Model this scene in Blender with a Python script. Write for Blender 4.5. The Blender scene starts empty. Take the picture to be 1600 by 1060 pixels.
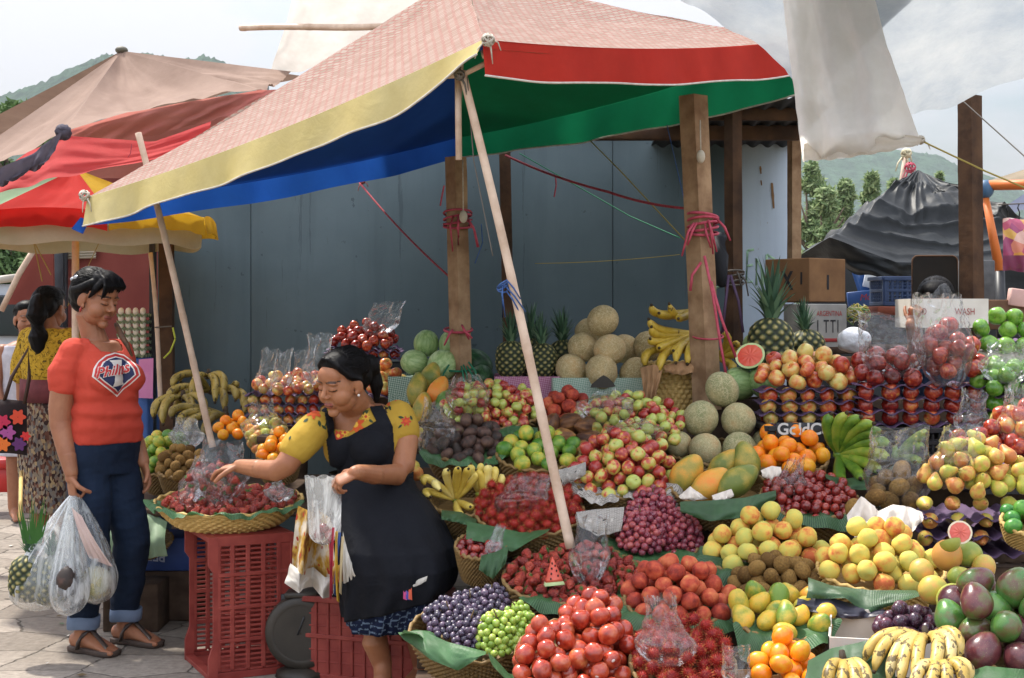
import bpy, bmesh, math, random
import numpy as np
from mathutils import Vector, Matrix, Euler, noise
from mathutils.bvhtree import BVHTree
rnd = random.Random(7)
nr = np.random.default_rng(11)
sc = bpy.context.scene
C = sc.collection
R = math.radians
# ------------------------------------------------------------------ camera
F, CX, HY, CZ = 2222.0, 800.0, 493.0, 1.32          # focal length in photo pixels, centre, horizon row, eye height
cam_d = bpy.data.cameras.new("camera")
cam_d.lens = 50.0; cam_d.sensor_width = 36.0
cam_d.shift_y = -(530.0 - HY) / 1600.0
cam_d.clip_start = 0.05; cam_d.clip_end = 6000
cam = bpy.data.objects.new("camera", cam_d); C.objects.link(cam)
cam.location = (0, 0, CZ); cam.rotation_euler = (R(90), 0, 0)
sc.camera = cam
# ------------------------------------------------------------------ sky, sun, exposure
SUN_EL, SUN_AZ = R(60), R(-42)                       # azimuth from +Y (away from the camera) towards +X
wd = bpy.data.worlds.new("World"); sc.world = wd; wd.use_nodes = True
wn = wd.node_tree; wn.nodes.clear()
def _w(t, **k):
 n = wn.nodes.new(t)
 for a, b in k.items(): setattr(n, a, b)
 return n
wo = _w('ShaderNodeOutputWorld'); wb = _w('ShaderNodeBackground'); ws = _w('ShaderNodeTexSky')
ws.sky_type = 'NISHITA'; ws.sun_disc = False; ws.sun_elevation = SUN_EL; ws.sun_rotation = SUN_AZ
ws.air_density = 1.3; ws.dust_density = 2.5; ws.ozone_density = 1.5
wt = _w('ShaderNodeTexCoord'); wm = _w('ShaderNodeMapping'); wm.inputs['Scale'].default_value = (1.2, 1.2, 3.2)
wm.inputs['Location'].default_value = (0.35, 0.1, 0.0)
wz = _w('ShaderNodeTexNoise'); wz.inputs['Scale'].default_value = 2.6; wz.inputs['Detail'].default_value = 9; wz.inputs['Roughness'].default_value = 0.58
wr = _w('ShaderNodeValToRGB'); wr.color_ramp.elements[0].position = 0.40; wr.color_ramp.elements[1].position = 0.56
wx = _w('ShaderNodeMixRGB'); wx.inputs['Color2'].default_value = (5.9, 5.9, 6.15, 1)
L = wn.links.new
# an overcast-bright zenith over a dimmer horizon
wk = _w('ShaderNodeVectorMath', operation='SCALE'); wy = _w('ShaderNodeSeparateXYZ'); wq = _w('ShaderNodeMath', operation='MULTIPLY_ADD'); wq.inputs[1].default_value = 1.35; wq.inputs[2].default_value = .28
L(wt.outputs['Generated'], wy.inputs[0]); L(wy.outputs[2], wq.inputs[0]); wf = _w('ShaderNodeMath', operation='MULTIPLY_ADD'); wf.inputs[1].default_value = -.85; wg = _w('ShaderNodeMath', operation='MAXIMUM'); wg.inputs[1].default_value = .0  # extra sky brightness behind the camera, added as fill for the stall
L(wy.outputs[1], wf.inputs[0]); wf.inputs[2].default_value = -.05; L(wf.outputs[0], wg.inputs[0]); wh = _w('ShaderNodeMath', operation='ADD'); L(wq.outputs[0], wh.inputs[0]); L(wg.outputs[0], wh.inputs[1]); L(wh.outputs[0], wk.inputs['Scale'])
L(wt.outputs['Generated'], wm.inputs['Vector']); L(wm.outputs['Vector'], wz.inputs['Vector']); L(wz.outputs['Fac'], wr.inputs['Fac'])
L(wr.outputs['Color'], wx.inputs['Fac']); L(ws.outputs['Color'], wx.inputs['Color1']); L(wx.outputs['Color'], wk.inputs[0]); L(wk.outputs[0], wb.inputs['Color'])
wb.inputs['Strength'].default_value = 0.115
L(wb.outputs['Background'], wo.inputs['Surface'])
sd = bpy.data.lights.new("sun", 'SUN'); sd.energy = 3.0; sd.angle = R(2.0); sd.color = (1.0, 0.95, 0.86)
so = bpy.data.objects.new("sun", sd); C.objects.link(so)
SV = Vector((math.sin(SUN_AZ) * math.cos(SUN_EL), math.cos(SUN_AZ) * math.cos(SUN_EL), math.sin(SUN_EL)))
so.rotation_euler = SV.to_track_quat('Z', 'Y').to_euler(); so.location = (-4, 3, 8)
sc.view_settings.view_transform = 'Standard'; sc.view_settings.look = 'None'
sc.view_settings.exposure = 1.2; sc.view_settings.gamma = 1.0
sc.render.engine = 'CYCLES'
sc.cycles.max_bounces = 8; sc.cycles.transparent_max_bounces = 24; sc.cycles.diffuse_bounces = 4
sc.cycles.caustics_reflective = False; sc.cycles.caustics_refractive = False
sc.cycles.use_denoising = True
# ------------------------------------------------------------------ small helpers
def P(u, v, D):
 """the point seen at photo pixel (u, v), D metres in front of the camera"""
 return Vector(((u - CX) * D / F, D, CZ - (v - HY) * D / F))
def Zof(v, D): return CZ - (v - HY) * D / F
def Xof(u, D): return (u - CX) * D / F
def lin(h):
 if not isinstance(h, str): return (*h, 1.0)
 h = h.lstrip('#'); o = []
 for i in (0, 2, 4):
  c = int(h[i:i + 2], 16) / 255
  o.append(c / 12.92 if c <= 0.04045 else ((c + 0.055) / 1.055) ** 2.4)
 return (*o, 1.0)
def frame_of(t, up):
 t = t.normalized(); s = t.cross(up)
 if s.length < 1e-4: s = t.cross(Vector((1, 0, 0.01)))
 s.normalize(); return s, s.cross(t).normalized()
def ds(h, k=1.0):
 c = lin(h); return tuple(min(.85, x * 1.22) for x in c[:3])
class MB:
 """collects vertices and faces, then links them as ONE mesh object"""
 def __init__(s): s.v = []; s.f = []; s.m = []
 def add(s, vs, fs, m=0):
  b = len(s.v); s.v.extend(tuple(p) for p in vs)
  for q in fs: s.f.append(tuple(i + b for i in q)); s.m.append(m)
  return s
 def grid(s, rows, m=0, closed=False):
  n = len(rows[0]); fs = []
  for i in range(len(rows) - 1):
   for j in range(n if closed else n - 1):
    k = (j + 1) % n
    fs.append((i * n + j, i * n + k, (i + 1) * n + k, (i + 1) * n + j))
  return s.add([p for r in rows for p in r], fs, m)
 def sheet(s, fn, nu, nv, m=0):
  return s.grid([[fn(i / nu, j / nv) for i in range(nu + 1)] for j in range(nv + 1)], m)
 def tube(s, pts, rad, seg=10, m=0, up=Vector((0, 0, 1)), cap=True, dome=False):
  pts = [Vector(p) for p in pts]; n = len(pts)
  rad = [(r if isinstance(r, tuple) else (r, r)) for r in (rad if isinstance(rad, (list,)) else [rad] * n)]
  if dome:
   t0 = (pts[0] - pts[1]).normalized(); t1 = (pts[-1] - pts[-2]).normalized()
   a, b = rad[0], rad[-1]; da, db = min(a), min(b)
   pre = [(pts[0] + t0 * da * k, (a[0] * q, a[1] * q)) for k, q in ((1, .05), (.87, .5), (.5, .87))]
   post = [(pts[-1] + t1 * db * k, (b[0] * q, b[1] * q)) for k, q in ((.5, .87), (.87, .5), (1, .05))]
   pts = [p for p, _ in pre] + pts + [p for p, _ in post]
   rad = [q for _, q in pre] + rad + [q for _, q in post]; n = len(pts)
  rows = []
  for i in range(n):
   t = pts[min(i + 1, n - 1)] - pts[max(i - 1, 0)]
   a, b = frame_of(t, up)
   rows.append([pts[i] + a * (math.cos(2 * math.pi * k / seg) * rad[i][0]) + b * (math.sin(2 * math.pi * k / seg) * rad[i][1]) for k in range(seg)])
  b0 = len(s.v); s.grid(rows, m, True)
  if cap:
   s.f.append(tuple(b0 + k for k in range(seg))[::-1]); s.m.append(m)
   s.f.append(tuple(b0 + (n - 1) * seg + k for k in range(seg))); s.m.append(m)
  return s
 def ell(s, c, r, rot=None, seg=18, rings=12, m=0):
  c = Vector(c); M3 = rot if rot is not None else Matrix.Identity(3); vs = []; fs = []
  for i in range(rings + 1):
   a = math.pi * i / rings
   for k in range(seg):
    b = 2 * math.pi * k / seg
    vs.append(c + M3 @ Vector((r[0] * math.sin(a) * math.cos(b), r[1] * math.sin(a) * math.sin(b), r[2] * math.cos(a))))
  for i in range(rings):
   for k in range(seg):
    q = (k + 1) % seg
    fs.append((i * seg + k, (i + 1) * seg + k, (i + 1) * seg + q, i * seg + q))
  return s.add(vs, fs, m)
 def box(s, c, d, rot=None, ch=0.004, m=0):
  c = Vector(c); M3 = rot if rot is not None else Matrix.Identity(3)
  h = [x / 2 for x in d]; ch = min(ch, min(h) * 0.45); vs = []; idx = {}
  for sx in (-1, 1):
   for sy in (-1, 1):
    for sz in (-1, 1):
     for ax in range(3):
      p = [sx * h[0], sy * h[1], sz * h[2]]; sg = (sx, sy, sz)
      for q in range(3):
       if q != ax: p[q] -= sg[q] * ch
      idx[(sx, sy, sz, ax)] = len(vs); vs.append(c + M3 @ Vector(p))
  fs = []
  for ax in range(3):
   o = [q for q in range(3) if q != ax]
   for sg in (-1, 1):
    def key(a, b):
     t = [0, 0, 0]; t[ax] = sg; t[o[0]] = a; t[o[1]] = b; return tuple(t)
    fs.append(tuple(idx[(*key(a, b), ax)] for a, b in ((-1, -1), (1, -1), (1, 1), (-1, 1))))
  for ax in range(3):
   o = [q for q in range(3) if q != ax]
   for a in (-1, 1):
    for b in (-1, 1):
     def key(e):
      t = [0, 0, 0]; t[ax] = e; t[o[0]] = a; t[o[1]] = b; return tuple(t)
     fs.append((idx[(*key(-1), o[0])], idx[(*key(1), o[0])], idx[(*key(1), o[1])], idx[(*key(-1), o[1])]))
  for sx in (-1, 1):
   for sy in (-1, 1):
    for sz in (-1, 1): fs.append(tuple(idx[(sx, sy, sz, a)] for a in range(3)))
  return s.add(vs, fs, m)
 def merge(s, o, M4=None, m=None):
  vs = [M4 @ Vector(p) for p in o.v] if M4 is not None else o.v
  b = len(s.v); s.v.extend(tuple(p) for p in vs)
  s.f.extend(tuple(i + b for i in q) for q in o.f); s.m.extend(o.m if m is None else [m] * len(o.f)); return s
 def data(s, name, mats, smooth=True, origin=None, fix=True):
  me = bpy.data.meshes.new(name)
  V = np.array(s.v, float)
  if origin is not None: V = V - np.array(origin)
  me.from_pydata(V.tolist(), [], s.f)
  for x in (mats if isinstance(mats, (list, tuple)) else [mats]): me.materials.append(x)
  if s.m and max(s.m) > 0: me.polygons.foreach_set('material_index', s.m)
  if smooth: me.polygons.foreach_set('use_smooth', [True] * len(me.polygons))
  if fix:
   bm = bmesh.new(); bm.from_mesh(me); bmesh.ops.recalc_face_normals(bm, faces=bm.faces); bm.to_mesh(me); bm.free()
  if smooth == 'auto': me.set_sharp_from_angle(angle=R(35))
  me.update(); return me
 def build(s, name, mats, parent=None, smooth=True, solid=0, sub=0, fix=True):
  V = np.array(s.v, float); lo, hi = V.min(0), V.max(0)
  o0 = Vector(((lo[0] + hi[0]) / 2, (lo[1] + hi[1]) / 2, lo[2]))
  o = bpy.data.objects.new(name, s.data(name, mats, smooth, o0, fix)); C.objects.link(o)
  place(o, o0, parent)
  if solid:
   md = o.modifiers.new('thickness', 'SOLIDIFY'); md.thickness = solid; md.offset = 0
  if sub:
   md = o.modifiers.new('smooth', 'SUBSURF'); md.levels = sub; md.render_levels = sub
  return o
WORLD = {}
def place(o, w, parent=None):
 WORLD[o.name] = Vector(w)
 if parent: o.parent = parent; o.location = Vector(w) - WORLD[parent.name]
 else: o.location = w
def tag(o, label, cat, group=None, kind=None):
 if label: o['label'] = label
 if cat: o['category'] = cat
 if group: o['group'] = group
 if kind: o['kind'] = kind
 return o
def thing(name, loc, label, cat, group=None):
 o = bpy.data.objects.new(name, None); C.objects.link(o); o.empty_display_size = 0.05
 place(o, Vector(loc), None); return tag(o, label, cat, group)
def struct(o): o['kind'] = 'structure'; return o
def eul(*a): return Euler([R(x) for x in a]).to_matrix()
def fbm(p, sc_=1.0, oct_=3): return noise.fractal(Vector(p) * sc_, 1.0, 2.0, oct_)
def remesh(mb, voxel, smooth=3, fac=0.5, prefix='tmp'):
 """one continuous skin over everything collected in mb"""
 me = bpy.data.meshes.new(prefix); me.from_pydata(mb.v, [], mb.f)
 bm = bmesh.new(); bm.from_mesh(me); bmesh.ops.recalc_face_normals(bm, faces=bm.faces); bm.to_mesh(me); bm.free()
 o = bpy.data.objects.new(prefix, me); C.objects.link(o)
 m = o.modifiers.new('r', 'REMESH'); m.mode = 'VOXEL'; m.voxel_size = voxel
 if smooth:
  m = o.modifiers.new('s', 'SMOOTH'); m.factor = fac; m.iterations = smooth
 dg = bpy.context.evaluated_depsgraph_get(); ev = o.evaluated_get(dg); em = ev.to_mesh()
 n = len(em.vertices); co = np.empty(n * 3); em.vertices.foreach_get('co', co)
 out = MB(); out.v = [tuple(x) for x in co.reshape(-1, 3).tolist()]
 out.f = [tuple(p.vertices) for p in em.polygons]; out.m = [0] * len(out.f)
 ev.to_mesh_clear(); bpy.data.objects.remove(o); bpy.data.meshes.remove(me)
 return out
def bvh_of(mb): return BVHTree.FromPolygons([Vector(p) for p in mb.v], mb.f)
# ------------------------------------------------------------------ materials
class NT:
 def __init__(s, name):
  s.m = bpy.data.materials.new(name); s.m.use_nodes = True; s.t = s.m.node_tree; s.t.nodes.clear()
  s.out = s.n('ShaderNodeOutputMaterial'); s.b = s.n('ShaderNodeBsdfPrincipled'); s.l(s.b.outputs[0], s.out.inputs['Surface'])
  s.co = s.n('ShaderNodeTexCoord')
 def n(s, t, **k):
  x = s.t.nodes.new(t)
  for a, b in k.items(): setattr(x, a, b)
  return x
 def l(s, a, b): s.t.links.new(a, b)
 def noise(s, scale, detail=4, rough=.55, vec=None, dist=0):
  x = s.n('ShaderNodeTexNoise'); x.inputs['Scale'].default_value = scale; x.inputs['Detail'].default_value = detail
  x.inputs['Roughness'].default_value = rough; x.inputs['Distortion'].default_value = dist
  s.l(vec if vec is not None else s.co.outputs['Object'], x.inputs['Vector']); return x.outputs['Fac']
 def ramp(s, fac, stops):
  x = s.n('ShaderNodeValToRGB'); e = x.color_ramp.elements
  while len(e) < len(stops): e.new(0.5)
  for k, (p, c) in enumerate(stops): e[k].position = p; e[k].color = lin(c)
  s.l(fac, x.inputs['Fac']); return x.outputs['Color']
 def mix(s, fac, a, b, mode='MIX'):
  x = s.n('ShaderNodeMixRGB', blend_type=mode)
  for i, q in enumerate((fac, a, b)):
   if isinstance(q, (int, float)): x.inputs[i].default_value = q
   elif isinstance(q, (str, tuple)): x.inputs[i].default_value = lin(q)
   else: s.l(q, x.inputs[i])
  return x.outputs[0]
 def math(s, op, a, b=None, c=None, clamp=False):
  x = s.n('ShaderNodeMath', operation=op, use_clamp=clamp)
  for i, q in enumerate((a, b, c)):
   if q is None: continue
   if isinstance(q, (int, float)): x.inputs[i].default_value = q
   else: s.l(q, x.inputs[i])
  return x.outputs[0]
 def mapping(s, scale=(1, 1, 1), rot=(0, 0, 0), src='Object'):
  x = s.n('ShaderNodeMapping'); x.inputs['Scale'].default_value = scale; x.inputs['Rotation'].default_value = rot
  s.l(s.co.outputs[src], x.inputs['Vector']); return x.outputs['Vector']
 def rand(s): return s.n('ShaderNodeObjectInfo').outputs['Random']
 def xyz(s, vec=None):
  x = s.n('ShaderNodeSeparateXYZ'); s.l(vec if vec is not None else s.co.outputs['Object'], x.inputs[0]); return x.outputs
 def bump(s, h, strength=.3, dist=.01):
  x = s.n('ShaderNodeBump'); x.inputs['Strength'].default_value = strength; x.inputs['Distance'].default_value = dist
  s.l(h, x.inputs['Height']); s.l(x.outputs[0], s.b.inputs['Normal']); return x.outputs[0]
 def base(s, col, rough=.6, spec=.5, **k):
  if isinstance(col, (str, tuple)): s.b.inputs['Base Color'].default_value = lin(col)
  else: s.l(col, s.b.inputs['Base Color'])
  s.b.inputs['Roughness'].default_value = rough; s.b.inputs['Specular IOR Level'].default_value = spec
  for a, b in k.items(): s.b.inputs[a.replace('_', ' ')].default_value = b
  return s
def simple(name, c1, c2=None, scale=8, rough=.6, spec=.4, bs=0.0, bscale=40, bd=.004, lo=.35, hi=.65, **k):
 t = NT(name)
 t.base(c1 if c2 is None else t.ramp(t.noise(scale, 5), [(lo, c1), (hi, c2)]), rough, spec, **k)
 if bs: t.bump(t.noise(bscale, 4), bs, bd)
 return t.m
def fruit(name, stops, scale=14, rough=.35, spec=.5, rv=.3, bs=.05, bscale=120, speck=None, speckscale=180, speckamt=.62, coat=0, sss=0, det=3, blush=0.0, dist=0.0, zs=1.0):
 """skin: a colour ramp driven by noise, shifted per fruit, with optional specks"""
 t = NT(name); rv_ = t.rand()
 off = t.n('ShaderNodeVectorMath', operation='ADD')
 cm = t.n('ShaderNodeCombineXYZ'); q = t.math('MULTIPLY', rv_, 37.0)
 for i in range(3): t.l(q, cm.inputs[i])
 t.l(t.mapping((1, 1, zs)), off.inputs[0]); t.l(cm.outputs[0], off.inputs[1])
 f = t.noise(scale, det, .5, off.outputs[0], dist)
 f = t.math('ADD', f, t.math('MULTIPLY', t.math('SUBTRACT', t.noise(scale * 7 + 5, 3, .65, off.outputs[0]), .5), .22))
 f = t.math('ADD', f, t.math('MULTIPLY', t.math('SUBTRACT', rv_, .5), rv))
 if blush:
  g = t.xyz(); f = t.math('ADD', f, t.math('MULTIPLY', g[0], blush))
 c = t.ramp(f, [(p, ds(h)) for p, h in stops])
 if speck:
  s_ = t.noise(speckscale, 2, .5, off.outputs[0])
  c = t.mix(t.math('MULTIPLY', t.math('GREATER_THAN', s_, speckamt), .75), c, speck)
 t.base(c, rough, spec)
 if sss:
  t.b.inputs['Subsurface Weight'].default_value = sss; t.b.inputs['Subsurface Radius'].default_value = (.02, .008, .004); t.b.inputs['Subsurface Scale'].default_value = .3
 if coat: t.b.inputs['Coat Weight'].default_value = coat; t.b.inputs['Coat Roughness'].default_value = .12
 if bs: t.bump(t.noise(bscale, 3, .6, off.outputs[0]), bs, .002)
 return t.m
def cloth(name, col, tl=.35, c2=None, scale=5, weave=900, rough=.85, bs=.15):
 """woven cloth that lets some light through"""
 t = NT(name)
 c = col if not isinstance(col, str) else t.ramp(t.noise(scale, 4), [(.3, col), (.7, c2 or col)])
 k = t.math('MULTIPLY', t.math('SUBTRACT', t.noise(2.1, 6, .7), .42, clamp=True), 1.3, clamp=True); c = t.mix(k, c, t.mix(1.0, c, '#b9aca0', 'MULTIPLY'))
 t.base(c, rough, .2); t.bump(t.math('ADD', t.math('MULTIPLY', t.noise(70, 4), .25), t.noise(9, 3, .5, None, 1.6)), bs, .018)
 if tl:
  tr = t.n('ShaderNodeBsdfTranslucent'); mx = t.n('ShaderNodeMixShader'); mx.inputs[0].default_value = tl
  if isinstance(c, str): tr.inputs['Color'].default_value = lin(c)
  else: t.l(c, tr.inputs['Color'])
  t.l(t.b.outputs[0], mx.inputs[1]); t.l(tr.outputs[0], mx.inputs[2]); t.l(mx.outputs[0], t.out.inputs['Surface'])
 return t.m
def plastic_bag(name, opac=.035, tint=(.98, .985, .99), rough=.07, cloud=.035):
 """thin clear film: mostly see-through, sharp sky glints on its creases, a milky touch along the folds"""
 t = NT(name)
 tp = t.n('ShaderNodeBsdfTransparent'); tp.inputs[0].default_value = (*tint, 1)
 gl = t.n('ShaderNodeBsdfGlossy'); gl.inputs['Roughness'].default_value = rough
 df = t.n('ShaderNodeBsdfTranslucent'); df.inputs[0].default_value = (.85, .87, .88, 1)
 d2 = t.n('ShaderNodeBsdfDiffuse'); d2.inputs[0].default_value = (.8, .82, .83, 1)
 bp = t.n('ShaderNodeBump'); bp.inputs['Strength'].default_value = .6; bp.inputs['Distance'].default_value = .01
 st = t.noise(14, 3, .5, t.mapping((1, 1, .35)), 1.2); t.l(st, bp.inputs['Height']); t.l(bp.outputs[0], gl.inputs['Normal'])
 lw = t.n('ShaderNodeLayerWeight'); lw.inputs[0].default_value = .30; t.l(bp.outputs[0], lw.inputs['Normal'])
 fac = t.math('ADD', t.math('MULTIPLY', lw.outputs['Fresnel'], .5), opac, clamp=True)
 m1 = t.n('ShaderNodeMixShader'); t.l(fac, m1.inputs[0]); t.l(tp.outputs[0], m1.inputs[1]); t.l(gl.outputs[0], m1.inputs[2])
 md = t.n('ShaderNodeMixShader'); md.inputs[0].default_value = .5; t.l(df.outputs[0], md.inputs[1]); t.l(d2.outputs[0], md.inputs[2])
 sk = t.ramp(t.noise(22, 4, .6, t.mapping((1, 1, .25)), 1), [(.48, '#000000'), (.72, '#ffffff')])
 m2 = t.n('ShaderNodeMixShader'); t.l(t.math('ADD', t.math('MULTIPLY', sk, cloud * 2.2), cloud * .5, clamp=True), m2.inputs[0]); t.l(m1.outputs[0], m2.inputs[1]); t.l(md.outputs[0], m2.inputs[2])
 t.l(m2.outputs[0], t.out.inputs['Surface']); return t.m
# ================================================================== SETTING
def m_paving():
 t = NT('stone_paving')
 v = t.mapping((3.5, 4.2, 1), (0, 0, .25))
 nz = t.n('ShaderNodeTexNoise'); nz.inputs['Scale'].default_value = 5; t.l(v, nz.inputs['Vector'])
 w = t.n('ShaderNodeMixRGB'); w.inputs[0].default_value = .11; t.l(v, w.inputs[1]); t.l(nz.outputs['Color'], w.inputs[2])
 e = t.n('ShaderNodeTexVoronoi', feature='DISTANCE_TO_EDGE'); e.inputs['Scale'].default_value = 1.0; e.inputs['Randomness'].default_value = .55; t.l(w.outputs[0], e.inputs['Vector'])
 f = t.n('ShaderNodeTexVoronoi', feature='F1'); f.inputs['Randomness'].default_value = .55; f.inputs['Scale'].default_value = 1.0; t.l(w.outputs[0], f.inputs['Vector'])
 g = t.noise(30, 8, .65); g2 = t.noise(1.3, 6, .7); jn = t.noise(2.2, 5, .7)
 c = t.ramp(g, [(.25, '#6a6158'), (.75, '#958b80')])
 c = t.mix(.30, c, t.xyz(f.outputs['Color'])[0], 'SOFT_LIGHT')
 c = t.mix(t.math('MULTIPLY', t.math('SUBTRACT', g2, .45, clamp=True), 2.2, clamp=True), c, '#6f675d')
 th = t.math('MULTIPLY', jn, .045)
 jm = t.n('ShaderNodeMapRange'); t.l(e.outputs['Distance'], jm.inputs['Value']); t.l(th, jm.inputs['From Max']); jm.inputs['From Min'].default_value = 0.0
 jm.inputs['To Min'].default_value = 1; jm.inputs['To Max'].default_value = 0
 c = t.mix(t.math('MULTIPLY', jm.outputs[0], .85), c, '#3d3831')
 t.base(c, .85, .25)
 h = t.math('ADD', t.math('MULTIPLY', t.math('SUBTRACT', 1, jm.outputs[0]), 1.0), t.math('MULTIPLY', g, .35))
 t.bump(h, .55, .02); return t.m
mb = MB(); mb.grid([[(-70, -6, 0), (90, -6, 0)], [(-70, 120, 0), (90, 120, 0)]])
struct(mb.build('ground', m_paving(), fix=False))
lt = MB()
for k in range(70):
 x, y = rnd.uniform(-3, -.4), rnd.uniform(4.7, 8.5); a = rnd.uniform(0, 6.28); w = rnd.uniform(.006, .022); d = Vector((math.cos(a), math.sin(a), 0)); e = Vector((-d.y, d.x, 0)) * rnd.uniform(.3, .8); c = Vector((x, y, .006))
 lt.add([c - d * w, c + e * w + Vector((0, 0, .004)), c + d * w, c - e * w], [(0, 1, 2, 3)], k % 3)
o = lt.build('litter', [simple('dry_leaf', '#5d4c30', None), simple('green_scrap', '#44583a', None), simple('paper_scrap', '#b8b0a4', None)], fix=False); o['kind'] = 'stuff'
mb = MB(); S = 3000
mb.grid([[(-S, -300, -.3), (S, -300, -.3)], [(-S, S, -.3), (S, S, -.3)]])
struct(mb.build('terrain', simple('meadow', '#4d5a34', '#66704a', .05, .95), fix=False))
# forested hills, far off
def hill(name, uL, uR, D, prof, amp, col):
 mb = MB(); nu, nv = 420, 30; rows = []
 for j in range(nv + 1):
  t = j / nv; row = []
  for i in range(nu + 1):
   u = uL + (uR - uL) * i / nu
   top = Zof(prof(u), D)
   y = D - 260 * (1 - t)
   x = Xof(u, D) * (1 + 0 * t)
   z = -3 + (top + 3) * (t ** .8)
   z += amp * (fbm((x * .02, y * .02, 3), 1, 4)) * t + (2.5 * abs(noise.noise(Vector((x * .11, y * .11, 1)))) + 3.5 * abs(noise.noise(Vector((x * .31, y * .31, 5))))) * t
   row.append((x, y, z))
  rows.append(row)
 last = rows[-1]; rows.append([(x, y + 60, -10) for x, y, z in last])
 mb.grid(rows); return struct(mb.build(name, col, smooth=True))
def interp(pts):
 xs = [p[0] for p in pts]; ys = [p[1] for p in pts]
 return lambda u: float(np.interp(u, xs, ys))
def m_forest(name, a, b):
 t = NT(name); t.base(t.ramp(t.noise(.09, 7, .7), [(.35, a), (.65, b)]), .95, .1); t.bump(t.noise(.25, 6, .7), 1, 3); return t.m
hill('hills', -700, 420, 900, interp([(-700, 260), (0, 150), (60, 138), (120, 108), (165, 92), (230, 80), (320, 95), (420, 130)]), 5, m_forest('hill_forest', '#1c3226', '#3a5640'))
hill('hills', 900, 2200, 1300, interp([(900, 250), (1250, 236), (1330, 236), (1420, 236), (1470, 246), (1500, 262), (1560, 285), (1700, 320), (2200, 360)]), 5, m_forest('hill_forest_far', '#22392c', '#446049'))
# ---- trees: tapered trunk with limbs and a crown of many small leaf clumps
M_BARK = simple('bark', '#4b4036', '#6d6054', 6, .95, .1, .6, 20, .02)
def m_leaf(name, a, b, c):
 t = NT(name); r_ = t.n('ShaderNodeNewGeometry').outputs['Random Per Island']
 col = t.ramp(t.math('ADD', t.math('MULTIPLY', r_, .55), t.math('MULTIPLY', t.noise(.9, 3), .5)), [(.2, a), (.5, b), (.85, c)])
 t.base(col, .7, .2)
 tr = t.n('ShaderNodeBsdfTranslucent'); mx = t.n('ShaderNodeMixShader'); mx.inputs[0].default_value = .3; t.l(col, tr.inputs[0])
 t.l(t.b.outputs[0], mx.inputs[1]); t.l(tr.outputs[0], mx.inputs[2]); t.l(mx.outputs[0], t.out.inputs['Surface']); return t.m
M_LEAF1 = m_leaf('tree_leaves', '#2c4024', '#4d6636', '#71875a')
M_LEAF2 = m_leaf('cypress_leaves', '#4a603f', '#74895a', '#a3b080')
def tree(name, u, D, vtop, vbase, wpx, label, group, leafm, n=2600, conic=False, seed=1):
 n = int(n * 2.2)
 rg = random.Random(seed); base = P(u, vbase, D); base.z = 0
 H = Zof(vtop, D); Wd = wpx * D / F / 2 * (1.35 if conic else 1)
 t = thing(name, base, label, 'tree', group)
 tr = MB(); tr.tube([base + Vector((0, 0, H * k * .9)) + Vector((.03 * H * math.sin(5 * k), 0, 0)) for k in (0, .25, .5, .75, 1)], [H * .03, H * .024, H * .018, H * .011, H * .003], 8)
 for i in range(9):
  a = rg.uniform(0, 6.28); z = H * rg.uniform(.3, .75)
  tr.tube([base + Vector((0, 0, z)), base + Vector((math.cos(a) * Wd * .4, math.sin(a) * Wd * .4, z + H * .07)), base + Vector((math.cos(a) * Wd * .75, math.sin(a) * Wd * .75, z + H * .15))], [H * .01, H * .007, H * .003], 6)
 tr.build('trunk', M_BARK, t)
 cr = MB(); clumps = []
 for i in range(46):
  a = rg.uniform(0, 6.28); q = rg.random()
  if conic: z = H * (.16 + .84 * q); rr = Wd * (1 - q) ** .75 * rg.uniform(.35, 1.0)
  else: z = H * (.34 + .6 * q); rr = Wd * math.sqrt(max(0, 1 - ((q - .45) / .58) ** 2)) * rg.uniform(.3, 1)
  clumps.append((base + Vector((math.cos(a) * rr, math.sin(a) * rr, z)), Wd * rg.uniform(.16, .36)))
 ls = H * (.022 if conic else .019)
 for i in range(n):
  c, r_ = clumps[rg.randrange(len(clumps))]
  d = Vector((rg.gauss(0, 1), rg.gauss(0, 1), rg.gauss(0, .8))); d = d / (d.length + 1e-6) * r_ * rg.random() ** .4
  p = c + d; a = Vector((rg.gauss(0, 1), rg.gauss(0, 1), rg.gauss(0, 1))).normalized(); b = a.orthogonal().normalized() * ls * rg.uniform(.5, 1.1); a = a * ls * rg.uniform(.7, 1.7)
  cr.add([p - a, p + b * .6, p + a, p - b * .6], [(0, 1, 2, 3)])
 cr.build('crown', leafm, t, smooth=False, fix=False)
tl = 'trees beyond the market'
tree('broadleaf_tree', 20, 26, 148, 400, 120, 'leafy tree at the left edge above the pale brown canopy', None, M_LEAF1, 3200, seed=3)
tree('broadleaf_tree', 72, 30, 150, 400, 80, 'pointed green tree just behind the slope of the brown canopy', None, M_LEAF2, 2600, seed=4)
tree('broadleaf_tree', 20, 20, 352, 520, 150, 'dark bushy tree low under the red umbrella at the left edge', None, M_LEAF1, 3000, seed=5)
for k, (u, D, vt, w, sd_) in enumerate(((1268, 40, 262, 62, 11), (1322, 46, 286, 54, 12), (1362, 42, 276, 50, 13), (1398, 50, 284, 40, 14), (1290, 38, 300, 70, 15), (1468, 60, 262, 26, 16))):
 tree('conifer_tree', u, D, vt, 420, w, ['tall light green conifer beside the wooden corner post', 'rounded green conifer in the middle of the group behind the black tarp', 'tall pointed conifer left of the black tarp peak', 'slim conifer touching the slope of the black tarp peak', 'short bushy conifer low by the corner post', 'thin treetop showing right of the black tarp peak'][k], 'conifers behind the black tarp', M_LEAF2, 2400, True, sd_)
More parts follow.
